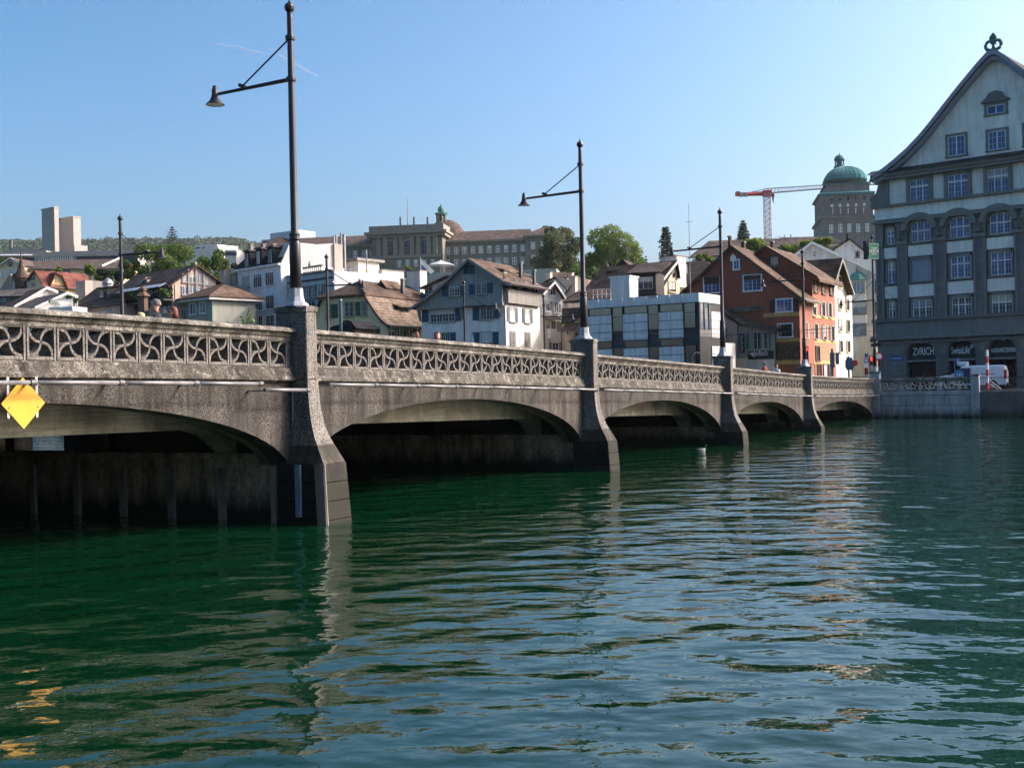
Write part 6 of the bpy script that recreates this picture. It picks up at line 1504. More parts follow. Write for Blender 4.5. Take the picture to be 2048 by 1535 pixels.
zl = fw.hit(*zB(1350, 528))[1]; rl = fw.hit(*zB(1350, 445), -8)[1]; MB().slab([fw.pt(aL, .6, zl), fw.pt(.5, .6, zl), fw.pt(.5, -8, rl), fw.pt(aL, -8, rl)], .3).slab([fw.pt(aL, -16, zl), fw.pt(.5, -16, zl), fw.pt(.5, -8, rl), fw.pt(aL, -8, rl)], .3).build('roof', 'tile_far', h)
rp_ = fw.hit(*zC(1600, 318), -8)[1]; am_ = (aE + aEE) / 2
mb = MB(); e4 = [fw.pt(aE - .6, 1.9, ze + 1), fw.pt(aEE + .6, 1.9, ze + 1), fw.pt(aEE + .6, -16.6, ze + 1), fw.pt(aE - .6, -16.6, ze + 1)]; r2_ = [fw.pt(aE + 7, -8, rp_), fw.pt(aEE - 4, -8, rp_)]
for q in ([e4[0], e4[1], r2_[1], r2_[0]], [e4[1], e4[2], r2_[1]], [e4[2], e4[3], r2_[0], r2_[1]], [e4[3], e4[0], r2_[0]]): mb.slab(q, .3)
mb.build('roof', 'tile_far', h)
for i, cx in enumerate((783, 857, 930, 1007, 1077, 1153, 1227, 1300, 1375, 1450)):
    win(fw, h, zC, cx, 543 - (cx - 783) * .04, 34, 62, 2, 2, sm='sandstone_trim', sw=.45, bar=.2, thin=.12, blind=[None, None, None, None, .95, .3, None, .4, .35, .9][i])
    win(fw, h, zC, cx, 655 - (cx - 783) * .038, 34, 64, 2, 2, sm='sandstone_trim', sw=.45, bar=.2, thin=.12)
for cx, cy in ((1541, 495), (1630, 490), (1543, 610), (1635, 605)): win(fw, h, zC, cx, cy, 34, 62, 2, 2, sm='sandstone_trim', sw=.45, bar=.2, thin=.12, b=1.21, blind=.9 if cy < 550 else None)
for cx, cy in ((1320, 625), (1405, 623), (1485, 618)): win(fw, h, zB, cx, cy, 36, 62, 2, 2, sm='sandstone_trim', sw=.45, bar=.2, thin=.12)
zb_ = fw.hit(*zC(900, 705))[1]; MB().box(fw, aC, aEE, 0, 1.0, zb_ - .8, zb_).build('plinth_course', 'sandstone_trim', h)
# dome and lantern
dc = fr.pt(fr.hit(*zC(775, 400), -16)[0], -16, 0); zd = fr.hit(*zC(775, 385), -16)[1]; zdt = fr.hit(*zC(760, 290), -16)[1]; rd = 6.6
MB().lathe((dc.x, dc.y, 0), [(rd, zd - 8), (rd, zd - 2)] + [(rd * math.cos(t_ * math.pi / 2), zd - 2 + (zdt - zd + 3) * math.sin(t_ * math.pi / 2)) for t_ in (0, .15, .3, .45, .6, .75, .9)] + [(.5, zdt + 1)], 28).build('dome', 'tile_far', h, smooth=True)
lc = fr.pt(fr.hit(*zC(724, 250), -14)[0], -14, 0)
def lz(y): return fr.hit(*zC(724, y), -14)[1]
lt = MB().lathe((lc.x, lc.y, 0), [(2.3, lz(330)), (2.3, lz(290)), (1.95, lz(288)), (1.95, lz(284))], 12).build('lantern_base', 'sandstone_trim', h)
MB().lathe((lc.x, lc.y, 0), [(.8, lz(286)), (.8, lz(224))], 8).build('lantern_core', 'frame_dark', lt)
for k in range(8):
    an = k * math.pi / 4 + .2; MB().lathe((lc.x + 1.65 * math.cos(an), lc.y + 1.65 * math.sin(an), 0), [(.24, lz(286)), (.22, lz(222))], 6).build('column', 'sandstone_trim', lt)
MB().lathe((lc.x, lc.y, 0), [(2.15, lz(222)), (2.3, lz(210)), (1.3, lz(206)), (1.15, lz(186)), (1.3, lz(182)), (1.2, lz(172)), (1.0, lz(158)), (.65, lz(146)), (.3, lz(138)), (.2, lz(130)), (.06, lz(122))], 12).build('lantern_dome', 'copper_green', lt)
for k in range(6):
    an = k * math.pi / 3; MB().lathe((lc.x + 1.9 * math.cos(an), lc.y + 1.9 * math.sin(an), 0), [(.25, lz(209)), (.28, lz(203)), (.05, lz(196))], 6).build('urn', 'sandstone_trim', lt)
# terrace in front of the academy
fr = front(800, 300, -8); h = house('terrace_wall', fr, 12, 'grey terrace wall with railing and parasol below the academy', 'wall'); z = fr.hit(*zC(700, 735))[1]
MB().box(fr, 0, fr.hit(*zC(1750, 740))[0], -8, 0, 8, z).build('wall', 'grey_plaster', h)
mb = MB(); mb.box(fr, 0, 30, -.2, -.1, z + 1.5, z + 1.62)
for i in range(40): mb.box(fr, i * .75, i * .75 + .07, -.2, -.12, z, z + 1.5)
mb.build('railing', 'grey_trim', h)
a = fr.hit(*zC(720, 740), -2)[0]; MB().lathe(fr.pt(a, -2, z), [(.06, 0), (.06, 2.0), (3.6, 2.0), (.2, 3.2), (.02, 3.4)], 8).build('parasol', 'awning_white', h)
fr = front(zC(566, 0)[0], 210, 0); fz = fr.hit(*zC(566, 615))[1]; fb = ground_z(fr.pt(0, 0, 0).x, 210)
fl = thing('flag', fr.pt(0, 0, fb), 'small blue and white flag on a pole before the academy', 'flag'); MB().tube([fr.pt(0, 0, fb), fr.pt(0, 0, fz + .3)], [.12, .06], 6).build('flag_pole', 'white_paint', fl)
MB().add([fr.pt(.1, 0, fz), fr.pt(1.2, .1, fz - 1.0), fr.pt(2.4, -.1, fz - 2.2), fr.pt(1.6, 0, fz - 2.6), fr.pt(.1, .05, fz - .8)], [(0, 1, 4), (1, 2, 3, 4)]).build('cloth_white', 'white_paint', fl)
MB().add([fr.pt(.1, .05, fz - .82), fr.pt(1.58, .02, fz - 2.62), fr.pt(1.0, .0, fz - 3.0), fr.pt(.1, .02, fz - 2.6)], [(0, 1, 2, 3)]).build('cloth_blue', 'blue_paint', fl)

# ================================================================ university tower and crane
fr = front(zH(1190, 0)[0], 540, -9); h = house('university_tower', fr, 12, 'grey brown stone university tower with green copper dome at the right', 'building')
def zq(y, x=1460, b=0): return fr.hit(*zH(x, y), b)[1]
aR = fr.hit(*zH(1737, 700))[0]
MB().box(fr, 0, aR, -28, 0, 20, zq(605)).build('tower_wall', 'uni_stone', h); MB().box(fr, -1.0, aR + 1.0, -29, 1.0, zq(622), zq(600)).build('eave', 'copper_teal', h)
MB().ring([[fr.pt(a0, b0, z) for a0, b0 in ((-m_ * -1 - 1 + 0, 1 - m_), (aR + 1 - m_, 1 - m_), (aR + 1 - m_, -29 + m_), (-1 + m_, -29 + m_))] for m_, z in ((0, zq(600)), (3.2, zq(572)))]).build('skirt_roof', 'copper_teal', h)
a0, a1 = fr.hit(*zH(1205, 540), -3)[0], fr.hit(*zH(1700, 540), -3)[0]; MB().box(fr, a0, a1, -25, -3, zq(600), zq(500, b=-3)).build('drum', 'uni_stone', h)
MB().box(fr, a0 - .6, a1 + .6, -25.6, -2.4, zq(503, b=-3), zq(488, b=-3)).build('drum_cornice', 'copper_teal', h)
cx_, wd_ = (a0 + a1) / 2, (a1 - a0) / 2; zb0 = zq(488, b=-14); zb1 = zq(305, b=-14)
rows = []
for t_ in (0, .08, .18, .3, .45, .6, .72, .82, .9, .95):
    k = math.cos(t_ * math.pi / 2) ** .95; z = zb0 + (zb1 - zb0) * math.sin(t_ * math.pi / 2) ** 1.05
    rr = []
    for i in range(32):
        an = 2 * math.pi * i / 32; e_ = 4.0 - 2.0 * t_; ca, sa = math.cos(an), math.sin(an); m_ = (abs(ca) ** e_ + abs(sa) ** e_) ** (-1 / e_)
        rr.append(fr.pt(cx_ + wd_ * k * m_ * ca, -14 + 11 * k * m_ * sa, z))
    rows.append(rr)
dm = MB().ring(rows).build('dome', 'copper_seam', h, smooth=True)
mb = MB()
for i in range(32): mb.tube([rows[j][i] for j in range(len(rows))], .16, 4)
s_ = mb.build('roof_seam', 'copper_teal', dm); s_['kind'] = 'stuff'
lc = fr.pt(fr.hit(*zH(1405, 250), -14)[0] * 0 + cx_ - (aR * .09), -14, 0)
def lz(y): return zq(y, b=-14, x=1405)
lt = MB().lathe((lc.x, lc.y, 0), [(2.9, lz(325)), (2.6, lz(300)), (2.3, lz(296)), (2.3, lz(288))], 16).build('lantern_base', 'copper_teal', h)
MB().lathe((lc.x, lc.y, 0), [(1.4, lz(290)), (1.4, lz(230))], 8).build('lantern_core', 'glass_pale', lt)
for k in range(8):
    an = k * math.pi / 4 + .1; MB().lathe((lc.x + 1.95 * math.cos(an), lc.y + 1.95 * math.sin(an), 0), [(.32, lz(290)), (.32, lz(225))], 6).build('column', 'copper_teal', lt)
MB().lathe((lc.x, lc.y, 0), [(2.4, lz(232)), (2.4, lz(215)), (2.3, lz(205)), (1.9, lz(188)), (1.3, lz(175)), (.5, lz(167)), (.15, lz(163)), (.15, lz(157)), (.4, lz(152)), (.05, lz(144))], 16).build('lantern_dome', 'copper_teal', lt, smooth=True)
for x, y in ((1275, 788), (1366, 785), (1457, 783), (1550, 780), (1642, 775)):
    win(fr, h, zH, x, y, 28, 118, 2, 4, sm='uni_stone', sw=.5, bar=.35, thin=.16, g='glass_pale'); win(fr, h, zH, x, y - 120, 28, 36, 1, 1, fm='frame_dark', sm='uni_stone', sw=.7, g='glass_dark')
f2 = Fr(fr.pt(0, 3.5, 0), fr.u); b0, b1 = f2.hit(*zH(1150, 950))[0], f2.hit(*zH(1900, 950))[0]; z2_ = f2.hit(*zH(1460, 885))[1]
MB().box(f2, b0, b1, -36, 0, 15, z2_).build('lower_wall', 'uni_stone', h); MB().box(f2, b0 - .7, b1, -36.7, .7, z2_, z2_ + 1.0).build('lower_cornice', 'uni_stone', h)
mb = MB(); mb.box(f2, b0, b1, -.3, .3, z2_ + 4.4, z2_ + 5.0); n_ = int((b1 - b0) / 1.1)
for i in range(n_): mb.box(f2, b0 + i * 1.1, b0 + i * 1.1 + .6, -.2, .2, z2_ + 1, z2_ + 4.4)
mb.build('balustrade', 'uni_stone', h)
for x, y in ((1265, 1010), (1370, 1003), (1472, 998), (1573, 1000), (1675, 995)): win(f2, h, zH, x, y, 44, 95, 2, 2, sm='uni_stone', sw=.8, bar=.3, thin=.18, g='glass_pale' if x != 1370 else 'glass_dark')
fl_ = fr.left()
for i in range(4): winm(fl_, h, -4.5 - i * 5.5, (zq(788)), 2.2, 12, 2, 4, fm='grey_trim', bar=.3)
# long university roofs in front of it
fr = front(zE(330, 0)[0], 300, -14); h = house('long_roof_building', fr, 20, 'very long reddish brown roof on the slope behind the red house', 'building')
wallp(fr, h, zE, [(200, 350), (1480, 230)], 14, 'pale_plaster', base=15)
roof_front(fr, h, zE, (160, 340), (1500, 240), (350, 188), (1340, 152), 9, 'tile_far', .5)
chim_px(h, fr, zE, 1030, 1036, 140, -9, 4, .3, 'dark_steel'); chim_px(h, fr, zE, 1086, 1093, 135, -9, 4, .3, 'dark_steel')
fr = front(zE(850, 0)[0], 330, -14); h = house('dark_roof_hall', fr, 15, 'dark slate roof at the foot of the university tower', 'building')
wallp(fr, h, zE, [(870, 230), (1560, 200)], 12, 'pale_plaster', base=15); roof_front(fr, h, zE, (850, 240), (1560, 200), (1000, 158), (1470, 145), 8, 'tile_slate', .5)
# crane
cd = 620; fr = front(zH(540, 0)[0], cd, 0); m0 = at(*zH(545, 1140), cd); h = thing('tower_crane', m0, 'red and white tower crane with long lattice jib on the hill', 'crane')
metal('crane_grey', (.22, .20, .21), .5, .1); metal('crane_red', (.40, .03, .03), .5, 0)
def cp(x, y, dy=0): p = at(*zH(x, y), cd); return Vector((p.x, p.y + dy, p.z))
mb = MB(); wq = 1.55
b_ = cp(546, 1140); t_ = cp(534, 600)
for sx in (-1, 1):
    for sy in (-1, 1): mb.tube([b_ + Vector((sx * wq, sy * wq, 0)), t_ + Vector((sx * wq, sy * wq, 0))], .22, 4)
nseg = 18
for i in range(nseg):
    p, q = b_.lerp(t_, i / nseg), b_.lerp(t_, (i + 1) / nseg); sg_ = 1 if i % 2 else -1
    for sy in (-1, 1): mb.tube([p + Vector((-sg_ * wq, sy * wq, 0)), q + Vector((sg_ * wq, sy * wq, 0))], .12, 4); mb.tube([q + Vector((-wq, sy * wq, 0)), q + Vector((wq, sy * wq, 0))], .1, 4)
mb.build('mast', 'crane_grey', h)
MB().box(WF, t_.x - 2.0, t_.x + 2.2, cd - 1.6, cd + 1.6, t_.z - 2.0, t_.z + 1.2).build('slewing_ring', 'crane_red', h)
mb = MB(); j0, j1 = cp(555, 604), cp(1880, 494); k0, k1 = cp(520, 553), cp(1880, 466)
mb.tube([j0 + Vector((0, 1, 0)), j1 + Vector((0, 1, 0))], .22, 4); mb.tube([j0 - Vector((0, 1, 0)), j1 - Vector((0, 1, 0))], .22, 4); mb.tube([k0, k1], .24, 4)
for i in range(34):
    p = j0.lerp(j1, i / 34); q = k0.lerp(k1, (i + .5) / 34); r_ = j0.lerp(j1, (i + 1) / 34); mb.tube([p, q], .13, 4); mb.tube([q, r_], .13, 4)
mb.build('jib', 'crane_grey', h)
c0, c1 = cp(530, 608), cp(175, 622); MB().tube([c0, c1], [1.2, .9], 4).build('counter_jib', 'crane_red', h)
MB().box(WF, cp(165, 0).x, cp(205, 0).x, cd - 1.5, cd + 1.5, cp(180, 637).z, cp(180, 588).z).build('counterweight', 'crane_red', h)
for x0, x1 in ((210, 250), (262, 296)): MB().box(WF, cp(x0, 0).x, cp(x1, 0).x, cd - 1.2, cd + 1.2, cp(x0, 645).z, cp(x0, 600).z).build('ballast_block', 'beige_concrete', h)
MB().tube([cp(520, 553), cp(372, 590), cp(290, 612)], .2, 4).build('tie_bar', 'crane_grey', h)
MB().tube([cp(604, 600), cp(604, 645)], .08, 4).lathe(cp(604, 662), [(.2, 2.5), (1.0, 2.0), (.6, .5), (.15, -2.5)], 6).build('hook', 'dark_steel', h)

# ================================================================ far left buildings
fr = front(-20, 300, -12); h = house('clock_building', fr, 5, 'cream school building with clock pediment and long brown roof at far left', 'building')
wallp(fr, h, z1, [(-100, 310), (165, 135), (405, 250)], 16, 'cream_plaster', base=10); roofp(fr, h, z1, [(-110, 310), (165, 122), (415, 250)], .8, 16, 'tile_far', board='white_trim')
a, z = fr.hit(*z1(172, 240)); ck = MB().prism(fr, [(a + .65 * math.cos(k * math.pi / 12), z + .65 * math.sin(k * math.pi / 12)) for k in range(24)], 0, .15).build('clock_face', 'frame_dark', h)
for k in range(12): q = k * math.pi / 6; MB().box(fr, a + .52 * math.cos(q) - .04, a + .52 * math.cos(q) + .04, .15, .2, z + .52 * math.sin(q) - .04, z + .52 * math.sin(q) + .04).build('hour_mark', 'white_paint', ck)
MB().prism(fr, [(a - .06, z), (a + .06, z), (a + .06, z + .5), (a - .06, z + .5)], .2, .24).prism(fr, [(a - .4, z - .2), (a - .37, z - .27), (a + .05, z - .02), (a, z + .06)], .2, .23).build('clock_hand', 'white_paint', ck)
for cx, cy in ((45, 400), (180, 380), (312, 375)): win(fr, h, z1, cx, cy, 70, 120, 2, 3, arch=True, sm='pale_plaster', sw=.3, bar=.15, thin=.08, g='glass_pale')
wallp(fr, h, z1, [(405, 320), (2100, 310)], 14, 'yellow_plaster', base=10, name='long_wall', b=-2)
f2 = Fr(fr.pt(0, -2, 0), fr.u); roof_front(f2, h, z1, (400, 325), (2130, 310), (420, 185), (2030, 148), 7, 'tile_far', .6)
for cx, cy in ((1138, 412), (800, 420), (1500, 405), (640, 420)): win(f2, h, z1, cx, cy, 50, 75, 2, 2, sm='shutter_grey', sw=.6, bar=.12)
p0, p1 = f2.hit(*z1(1740, 272), .8), f2.hit(*z1(2030, 140), -6); MB().tube([f2.pt(p0[0], .8, p0[1]), f2.pt(p1[0], -6, p1[1])], .25, 5).build('hip_flashing', 'white_trim', h)
chim_px(h, f2, z1, 445, 490, 250, -1, 5, 1.2, 'lit_cream')
fr = front(-30, 430, -1); h = house('hospital_block', fr, 20, 'long dark flat roofed block with blue glazing below the tall silo', 'building')
wallp(fr, h, z1, [(-200, 45), (2350, 25)], 20, 'hospital_grey', base=20); zz = fr.hit(*z1(1000, 62))[1]; aE2 = fr.hit(*z1(2350, 60))[0]
MB().box(fr, -25, aE2, 0, .8, zz - 1.2, fr.hit(*z1(1000, 30))[1]).build('parapet_band', 'hospital_grey', h); MB().box(fr, -25, aE2, .0, .4, zz - 8, zz - 1.3).build('window_band', 'hospital_dark', h)
for i in range(18):
    a, z = fr.hit(*z1(630 + i * 37, 140), .4); winm(fr, h, a, z, 1.5, 2.0, 1, 1, b=.42, bar=.15, g='glass_pale')
for i in range(8): a, z = fr.hit(*z1(20 + i * 60, 100), 1); MB().slab([fr.pt(a - 2.0, 3, z), fr.pt(a + 2.0, 3, z), fr.pt(a + 2.6, -.5, z + .8), fr.pt(a - 1.4, -.5, z + .8)], .15).build('roof_light', 'awning_white', h)
fr = front(zA(50, 0)[0], 520, -10); h = house('low_hall', fr, 10, 'low beige hall with sloping roof left of the silo', 'building')
wallp(fr, h, zA, [(40, 505), (100, 470), (160, 468), (380, 495)], 20, 'beige_concrete', base=25); MB().lathe(at(*zA(90, 470), 520) - Vector((0, 0, 1)), [(.8, 0), (.8, 4), (.2, 4.5)], 8).build('roof_vent', 'dark_steel', h)
fr = front(zA(373, 0)[0], 640, -40); h = thing('silo_tower', fr.pt(4, 0, 30), 'tall windowless beige concrete silo tower of two blocks on the skyline', 'tower')
a1 = fr.hit(*zA(447, 300))[0]; rf = fr.right(a1); d1 = rf.hit(*zA(482, 300))[0]; dt_ = d1; MB().box(fr, 0, a1, -d1, 0, 30, fr.hit(*zA(410, 152))[1]).build('tall_block', 'silo', h)
f2 = front(zA(480, 0)[0], 652, -36); a1 = f2.hit(*zA(601, 300))[0]; rf = f2.right(a1); d1 = rf.hit(*zA(661, 300))[0]; MB().box(f2, 0, a1, -d1, 0, 30, f2.hit(*zA(540, 232))[1]).build('wide_block', 'silo', h)
MB().box(f2, -.3, a1 + .3, -d1 - .3, .3, f2.hit(*zA(540, 232))[1], f2.hit(*zA(540, 232))[1] + .6).build('coping', 'beige_concrete', h); MB().box(fr, -.3, fr.hit(*zA(447, 300))[0] + .3, -dt_ - .3, .3, fr.hit(*zA(410, 152))[1], fr.hit(*zA(410, 152))[1] + .6).build('coping', 'beige_concrete', h)
a0, z = rf.hit(*zA(600, 455), 1); MB().box(rf, a0 - 2, a0 + 6, 0, 5, 30, z).build('annex', 'hospital_grey', h)
for px0, dep, pts, nm, lab, mt in ((zA(1600, 0)[0], 560, [(1600, 450), (1780, 445)], 'stepped_white_block', 'white stepped modern block among trees above the pink gable', 'pale_plaster'), (zA(1845, 0)[0], 470, [(1840, 492), (1935, 490)], 'white_block', 'plain white block directly left of the white townhouse roof', 'pale_plaster'), (zB(405, 0)[0], 470, [(405, 485), (700, 470)], 'grey_modern_block', 'grey modern roof storey behind the white townhouse mansard', 'hospital_grey')):
    f_ = front(px0, dep, -38); hh_ = house(nm, f_, 5, lab, 'building'); Z = zB if nm.startswith('grey') else zA; wallp(f_, hh_, Z, pts, 12, mt, base=25)
    for i in range(4):
        a, z = f_.hit(*Z(pts[0][0] + (i + .5) * (pts[1][0] - pts[0][0]) / 4, pts[0][1] + 30)); winm(f_, hh_, a, z, 2.5, 1.4, 2, 1, fm='frame_dark', bar=.12)
    if nm.startswith('stepped'):
        for k_ in range(3): q_ = HP(f_, Z, [(1560 - k_ * 20, 490 + k_ * 22), (1790 + k_ * 10, 480 + k_ * 25)], 2 + 2 * k_); MB().box(f_, q_[0][0], q_[1][0], -8, 2 + 2 * k_, 25, q_[0][1]).build('terrace_step', mt, hh_)
    if nm.startswith('grey'):
        q_ = HP(f_, Z, [(490, 425), (760, 410)], -3); MB().box(f_, q_[0][0], q_[1][0], -12, -3, 25, q_[0][1]).build('penthouse', 'bluegrey_plaster', hh_)
fr = front(zB(360, 0)[0], 190, -40); h = house('hip_brown_house', fr, 4, 'brown hipped roof peeking over the white townhouse', 'house')
wallp(fr, h, zB, [(350, 560), (680, 540)], 6, 'pale_plaster'); roof_front(fr, h, zB, (350, 560), (690, 535), (560, 465), (600, 462), 4, 'tile_brown', .3)
a, z = BF.hit(*z1(1000, 950), -60)
fr = front(z1(890, 0)[0], 146, -20); h = house('roof_terrace', fr, 2, 'small roof terrace with ornate iron railing among the left roofs', 'terrace'); z = fr.hit(*z1(1000, 975))[1]; a1 = fr.hit(*z1(1250, 970))[0]
MB().box(fr, -.2, a1, -2.5, .1, z - 1.5, z).build('slab', 'white_plaster', h); mb = MB(); mb.box(fr, -.1, a1, -.05, .02, z + .95, z + 1.0)
for i in range(22): mb.tube([fr.pt(i * a1 / 22, 0, z), fr.pt((i + .5) * a1 / 22, 0, z + .95)], .025, 4); mb.tube([fr.pt((i + .5) * a1 / 22, 0, z), fr.pt(i * a1 / 22, 0, z + .95)], .025, 4)
mb.build('railing', 'white_trim', h)

# roof aerials
for px, py, d_, lab in ((1002, 540, 132, 'thin roof aerial above the boarded gable'), (735, 590, 140, 'thin roof aerial on the yellow house ridge'), (1255, 520, 138, 'thin roof aerial on the long brown roof'), (300, 545, 158, 'thin roof aerial on the pink house roof'), (1560, 500, 135, 'thin roof aerial on the second red gable')):
    p = at(px, py, d_); o = thing('roof_aerial', p - Vector((0, 0, 1.2)), lab, 'aerial', 'aerials on the old town roofs')
    MB().tube([p - Vector((0, 0, 1.2)), p + Vector((0, 0, 1.6))], .03, 5).build('mast', 'galvanised', o)
    for k in range(4): MB().tube([p + Vector((-.5 + .06 * k, 0, 1.5 - k * .22)), p + Vector((.5 - .06 * k, .1, 1.5 - k * .22))], .018, 4).build('rod', 'galvanised', o)
# ================================================================ people behind the parapet
paint('skin', (.50, .28, .19), .55, .05, .0); paint('hair_grey', (.15, .145, .14), .9, .3, 0); paint('hair_auburn', (.11, .03, .015), .6, .2, 0); paint('hair_blond', (.50, .38, .18), .7, .2, 0); paint('hair_dark', (.02, .015, .012), .6, .2, 0)
paint('coat_dark', (.015, .016, .02), .85, .2, 0); paint('coat_red', (.16, .02, .02), .85, .2, 0); paint('coat_white', (.55, .56, .58), .85, .1, 0); paint('coat_brown', (.10, .06, .04), .85, .2, 0); paint('jeans', (.03, .05, .09), .9, .2, 0); paint('shoe', (.02, .015, .012), .7, .1, 0)
def person(px, ytop, height, face, coat, hair, label, longhair=False, glasses=False, bald=False):
    """one standing walker; the distance is found from where the top of the head shows"""
    best = None
    for k in range(10, 110):
        w = -k * .1 - .3; a, _ = BF.hit(px, ytop + 20, w); z = T(a) - 1.03 + height; p = BF.pt(a, w, z)
        v = HC - FPX * (p.x * sr + (z - CAMH) * cr) / p.y
        if best is None or abs(v - ytop) < best[0]: best = (abs(v - ytop), a, w)
    _, a, w = best; base = BF.pt(a, w, T(a) - 1.03); o = thing('person', base, label, 'person', 'walkers on the bridge')
    k = height / 1.75; fd = Vector((face[0], face[1], 0)).normalized(); sd_ = Vector((fd.y, -fd.x, 0))
    J = {}; E_ = []; Rr = {}
    def j(n, f, s, z, r, par=None):
        J[n] = fd * f * k + sd_ * s * k + Vector((0, 0, z * k)); Rr[n] = (r * k, r * k) if not isinstance(r, tuple) else (r[0] * k, r[1] * k)
        if par: E_.append((par, n))
    j('pelvis', 0, 0, .95, (.16, .12)); j('waist', 0, 0, 1.1, (.15, .11), 'pelvis'); j('chest', 0, 0, 1.3, (.17, .12), 'waist'); j('neckb', -.01, 0, 1.44, (.09, .08), 'chest'); j('neck', .0, 0, 1.5, .055, 'neckb')
    for sx, n in ((1, 'r'), (-1, 'l')):
        st = .12 * sx
        j('sh' + n, 0, .19 * sx, 1.38, .075, 'chest'); j('el' + n, -.06, .27 * sx, 1.12, .052, 'sh' + n); j('wr' + n, .12, .20 * sx, .96, .042, 'el' + n)
        j('hip' + n, 0, .09 * sx, .88, .09, 'pelvis'); j('kn' + n, .05 + st, .09 * sx, .5, .06, 'hip' + n); j('an' + n, -.02 + st, .09 * sx, .1, .045, 'kn' + n); j('to' + n, .14 + st, .10 * sx, .04, .04, 'an' + n)
    names = list(J); me = bpy.data.meshes.new('body'); me.from_pydata([tuple(J[n]) for n in names], [(names.index(p), names.index(q)) for p, q in E_], [])
    ob = bpy.data.objects.new('body', me); col.objects.link(ob); sm_ = ob.modifiers.new('skin', 'SKIN'); sm_.use_smooth_shade = True; ob.modifiers.new('sub', 'SUBSURF').levels = 1
    for i, n in enumerate(names): me.skin_vertices[0].data[i].radius = Rr[n]; me.skin_vertices[0].data[i].use_root = n == 'pelvis'
    dg = bpy.context.evaluated_depsgraph_get(); m2 = bpy.data.meshes.new_from_object(ob.evaluated_get(dg)); bpy.data.objects.remove(ob)
    # head as rings, joined to the neck inside the same mesh
    bm = bmesh.new(); bm.from_mesh(m2); hc = fd * .015 * k + Vector((0, 0, 1.635 * k)); rings = []
    prof = [(-.155, .052, .050, .0), (-.125, .058, .066, .015), (-.09, .066, .085, .018), (-.05, .074, .096, .012), (0, .078, .10, .004), (.04, .079, .10, -.002), (.08, .068, .088, -.006), (.105, .045, .06, -.008), (.115, .015, .02, -.008)]
    for (z, rs, rf_, off) in prof:
        rr = []
        for i in range(16):
            an = 2 * math.pi * i / 16; f = math.cos(an) * rf_ + off; s = math.sin(an) * rs
            if i == 0: f += {-.05: .022, 0: .006, -.09: .006, .04: .004}.get(z, 0)
            if i in (1, 15) and z == 0: f -= .006
            rr.append(bm.verts.new(hc + (fd * f + sd_ * s + Vector((0, 0, z))) * k))
        rings.append(rr)
    for r1, r2 in zip(rings, rings[1:]):
        for i in range(16): bm.faces.new((r1[i], r1[(i + 1) % 16], r2[(i + 1) % 16], r2[i]))
    bm.faces.new(rings[-1]); bm.faces.new(list(reversed(rings[0])))
    for s in (-1, 1):      # ears
        c = hc + (sd_ * s * .08 + Vector((0, 0, -.015))) * k; vs_ = [bm.verts.new(c + (fd * x_ + sd_ * s * y_ + Vector((0, 0, z_))) * k) for x_, y_, z_ in ((.012, 0, .03), (-.02, .012, .032), (-.022, .012, -.02), (.0, .002, -.035))]; bm.faces.new(vs_)
    bmesh.ops.recalc_face_normals(bm, faces=bm.faces); m2.materials.clear()
    for mt in ('skin', coat, 'jeans', 'shoe'): m2.materials.append(MATS[mt])
    for f in bm.faces:
        z = f.calc_center_median().z / k; f.smooth = True; f.material_index = 0 if z > 1.47 else 1 if z > .84 else 2 if z > .12 else 3
    bm.to_mesh(m2); bm.free(); b_ = bpy.data.objects.new('body', m2); col.objects.link(b_); b_.parent = o; LOC[b_.name] = base
    if not bald or True:
        mb = MB(); rows = []
        for (z, rs, rf_, off) in [(-.05 if longhair else -.02, .080, .1, -.03), (.0, .085, .107, -.018), (.04, .088, .112, -.008), (.085, .078, .100, -.008), (.115, .055, .072, -.01), (.13, .02, .03, -.01)]:
            rows.append([base + hc + (fd * (min(math.cos(an := 2 * math.pi * i / 14) * rf_ + off, .105 if z > .05 else .03)) + sd_ * math.sin(an) * rs + Vector((0, 0, z - (.02 if bald else 0)))) * k for i in range(14)])
        if longhair:
            rows.insert(0, [base + hc + (fd * min(math.cos(2 * math.pi * i / 14) * .095 - .05, -.01) + sd_ * math.sin(2 * math.pi * i / 14) * .095 + Vector((0, 0, -.17))) * k for i in range(14)])
        hr = mb.ring(rows).build('hair', hair, o, smooth=True)
    for s in (-1, 1):
        c = base + hc + (fd * .093 + sd_ * s * .033 + Vector((0, 0, .0))) * k; MB().lathe(c, [(.004, -.008), (.011, 0), (.004, .008)], 8).build('eye', 'black_paint', o)
    MB().tube([base + hc + (fd * .088 + sd_ * s + Vector((0, 0, -.088))) * k for s in (-.022, 0, .022)], .006, 5).build('mouth', 'red_paint', o)
    if glasses:
        mb = MB()
        for s in (-1, 1): mb.box(Fr((base + hc + (fd * .105 + sd_ * s * .035) * k).to_2d(), sd_.to_2d()), -.028 * k, .028 * k, -.005, .005, (base + hc).z - .02 * k, (base + hc).z + .018 * k); mb.tube([base + hc + (fd * .1 + sd_ * s * .066 + Vector((0, 0, .005))) * k, base + hc + (fd * -.02 + sd_ * s * .086 + Vector((0, 0, .005))) * k], .005, 4)
        mb.build('glasses', 'black_paint', o)
    return o
LFT = (-.9, -.3)
person(313, 599, 1.88, LFT, 'coat_dark', 'hair_grey', 'grey haired person with glasses in a dark jacket behind the parapet at left', glasses=True)
person(347, 614, 1.76, LFT, 'coat_brown', 'hair_auburn', 'auburn haired person with sunglasses just right of the grey haired walker', longhair=True, glasses=True)
person(282, 625, 1.68, LFT, 'coat_white', 'hair_blond', 'blond person of whom only the crown shows left of the grey haired walker', longhair=True)
